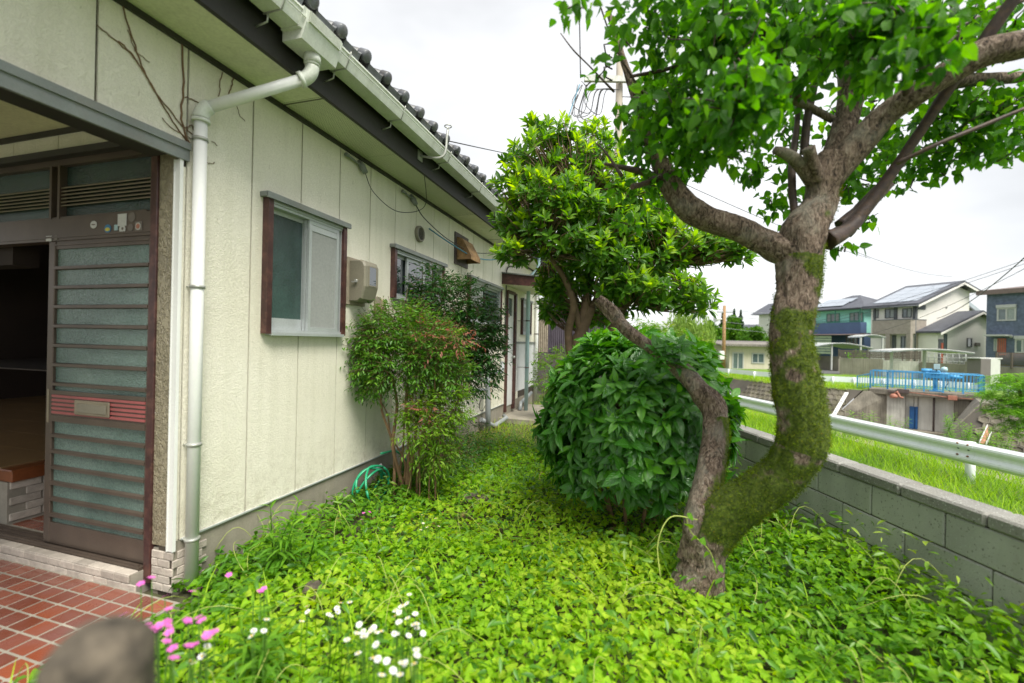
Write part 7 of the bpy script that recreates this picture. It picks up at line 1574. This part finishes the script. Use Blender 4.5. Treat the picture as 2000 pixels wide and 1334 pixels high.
far_tree('willow_tree', 'pale drooping willow beyond the round bush', 1335, 600, 42, 120, -.2, M['willow'], 5200, 'willow', .16)
far_tree('willow_tree', 'smaller pale willow left of the drooping one, above the bush', 1265, 625, 44, 80, -.2, M['willow'], 2600, 'willow', .16)
far_tree('cedar_tree', 'dark pointed cedar, left of the pair behind the loudspeaker pole', 1434, 605, 92, 34, 0, M['fardark'], 2200, 'cone', .4)
far_tree('cedar_tree', 'dark pointed cedar, right of the pair behind the loudspeaker pole', 1447, 607, 90, 30, 0, M['fardark'], 2000, 'cone', .4)
far_tree('cedar_tree', 'dark cedar directly behind the loudspeaker', 1412, 612, 92, 40, 0, M['fardark'], 2000, 'cone', .4)
far_tree('broad_tree', 'rounded mid-green tree in front of the cedars', 1433, 616, 76, 60, -.2, M['fartree'], 4200, 'round', .36)
far_tree('broad_tree', 'bright green tree left of the loudspeaker pole', 1392, 628, 72, 60, -.2, M['fartree'], 3800, 'round', .36)
far_tree('broad_tree', 'low yellow-green tree above the hut roof', 1470, 640, 70, 60, -.2, M['fartree'], 3400, 'round', .32)
far_tree('broad_tree', 'green tree between the willow and the loudspeaker pole', 1362, 634, 62, 50, -.2, M['fartree'], 3000, 'round', .3)
far_tree('broad_tree', 'tree filling the gap left of the pale willow', 1210, 640, 60, 90, -.2, M['fartree'], 3600, 'round', .34)
far_tree('broad_tree', 'low hedge-like tree beneath the willow', 1400, 690, 52, 60, -1.0, M['willow'], 2600, 'round', .22)
# feathery tree at the right edge
rt_ = thing('feathery_tree', 'feathery green tree on the far bank at the right edge, over the railing end', 'tree', P(2000, 860, 18)); mb = MB(); a_ = P(2010, 860, 18.4); mb.tube([a_, P(1995, 780, 18.2), P(1985, 740, 18)], [.09, .06, .03], 8); mb.build('trunk', M['bark2'], rt_)
PO, DR, RN = [], [], []
for (px, py, Y, rx, ry) in [(1985, 745, 18, 45, 18), (1950, 752, 18, 32, 8), (1970, 775, 18, 45, 14), (1995, 800, 17.8, 45, 25), (1960, 800, 17.8, 30, 10), (1990, 835, 17.6, 30, 18), (2030, 780, 18, 40, 50), (1985, 735, 18.3, 30, 8), (1925, 768, 18, 14, 6)]:
    c = np.array(P(px, py, Y)); s = Y / FPX; ns_ = int(rx * ry / 5) + 14
    for _ in range(ns_):
        u_ = unit(1)[0] * rng.random() ** .4; hub = c + u_ * np.array([rx * s, rx * s, ry * s]); ax = np.array([rng.normal() - .3, rng.normal(), -.15]); ax /= np.linalg.norm(ax); sd_ = np.cross(ax, [0, 0, 1]); L_ = rng.uniform(.25, .45); b_ = rng.uniform(.2, .8)
        for j in range(12):
            f_ = j / 12; PO.append(hub + ax * L_ * f_ + np.array([0, 0, -.12 * f_ * f_])); DR.append(ax * .4 + sd_ * (1 if j % 2 else -1)); RN.append(b_ + rng.normal() * .1)
PO = np.array(PO); scatter('crown', LEAF_SM, PO, frames(np.array(DR), np.array([[0, 0, 1.]]) + rng.normal(size=(len(PO), 3)) * .2, np.zeros(len(PO))), rng.uniform(.08, .13, len(PO)), np.clip(np.array(RN), 0, 1), M['weed'], rt_)
# ivy on the retaining wall
t = thing('ivy_patch', 'small green creeper hanging over the retaining wall and fence', 'creeper', P(1677, 705, 42.6))
n = 420; c = np.array(P(1677, 697, 42.5)); pos = c + rng.normal(size=(n, 3)) * np.array([.45, .06, .3]); 
scatter('foliage', LEAF_OV, pos, frames(rng.normal(size=(n, 3)) * .5 + [0, -.3, -1], np.array([[0, -1., .3]]) + rng.normal(size=(n, 3)) * .2, np.zeros(n)), rng.uniform(.12, .2, n), rng.random(n), M['weed'], t)
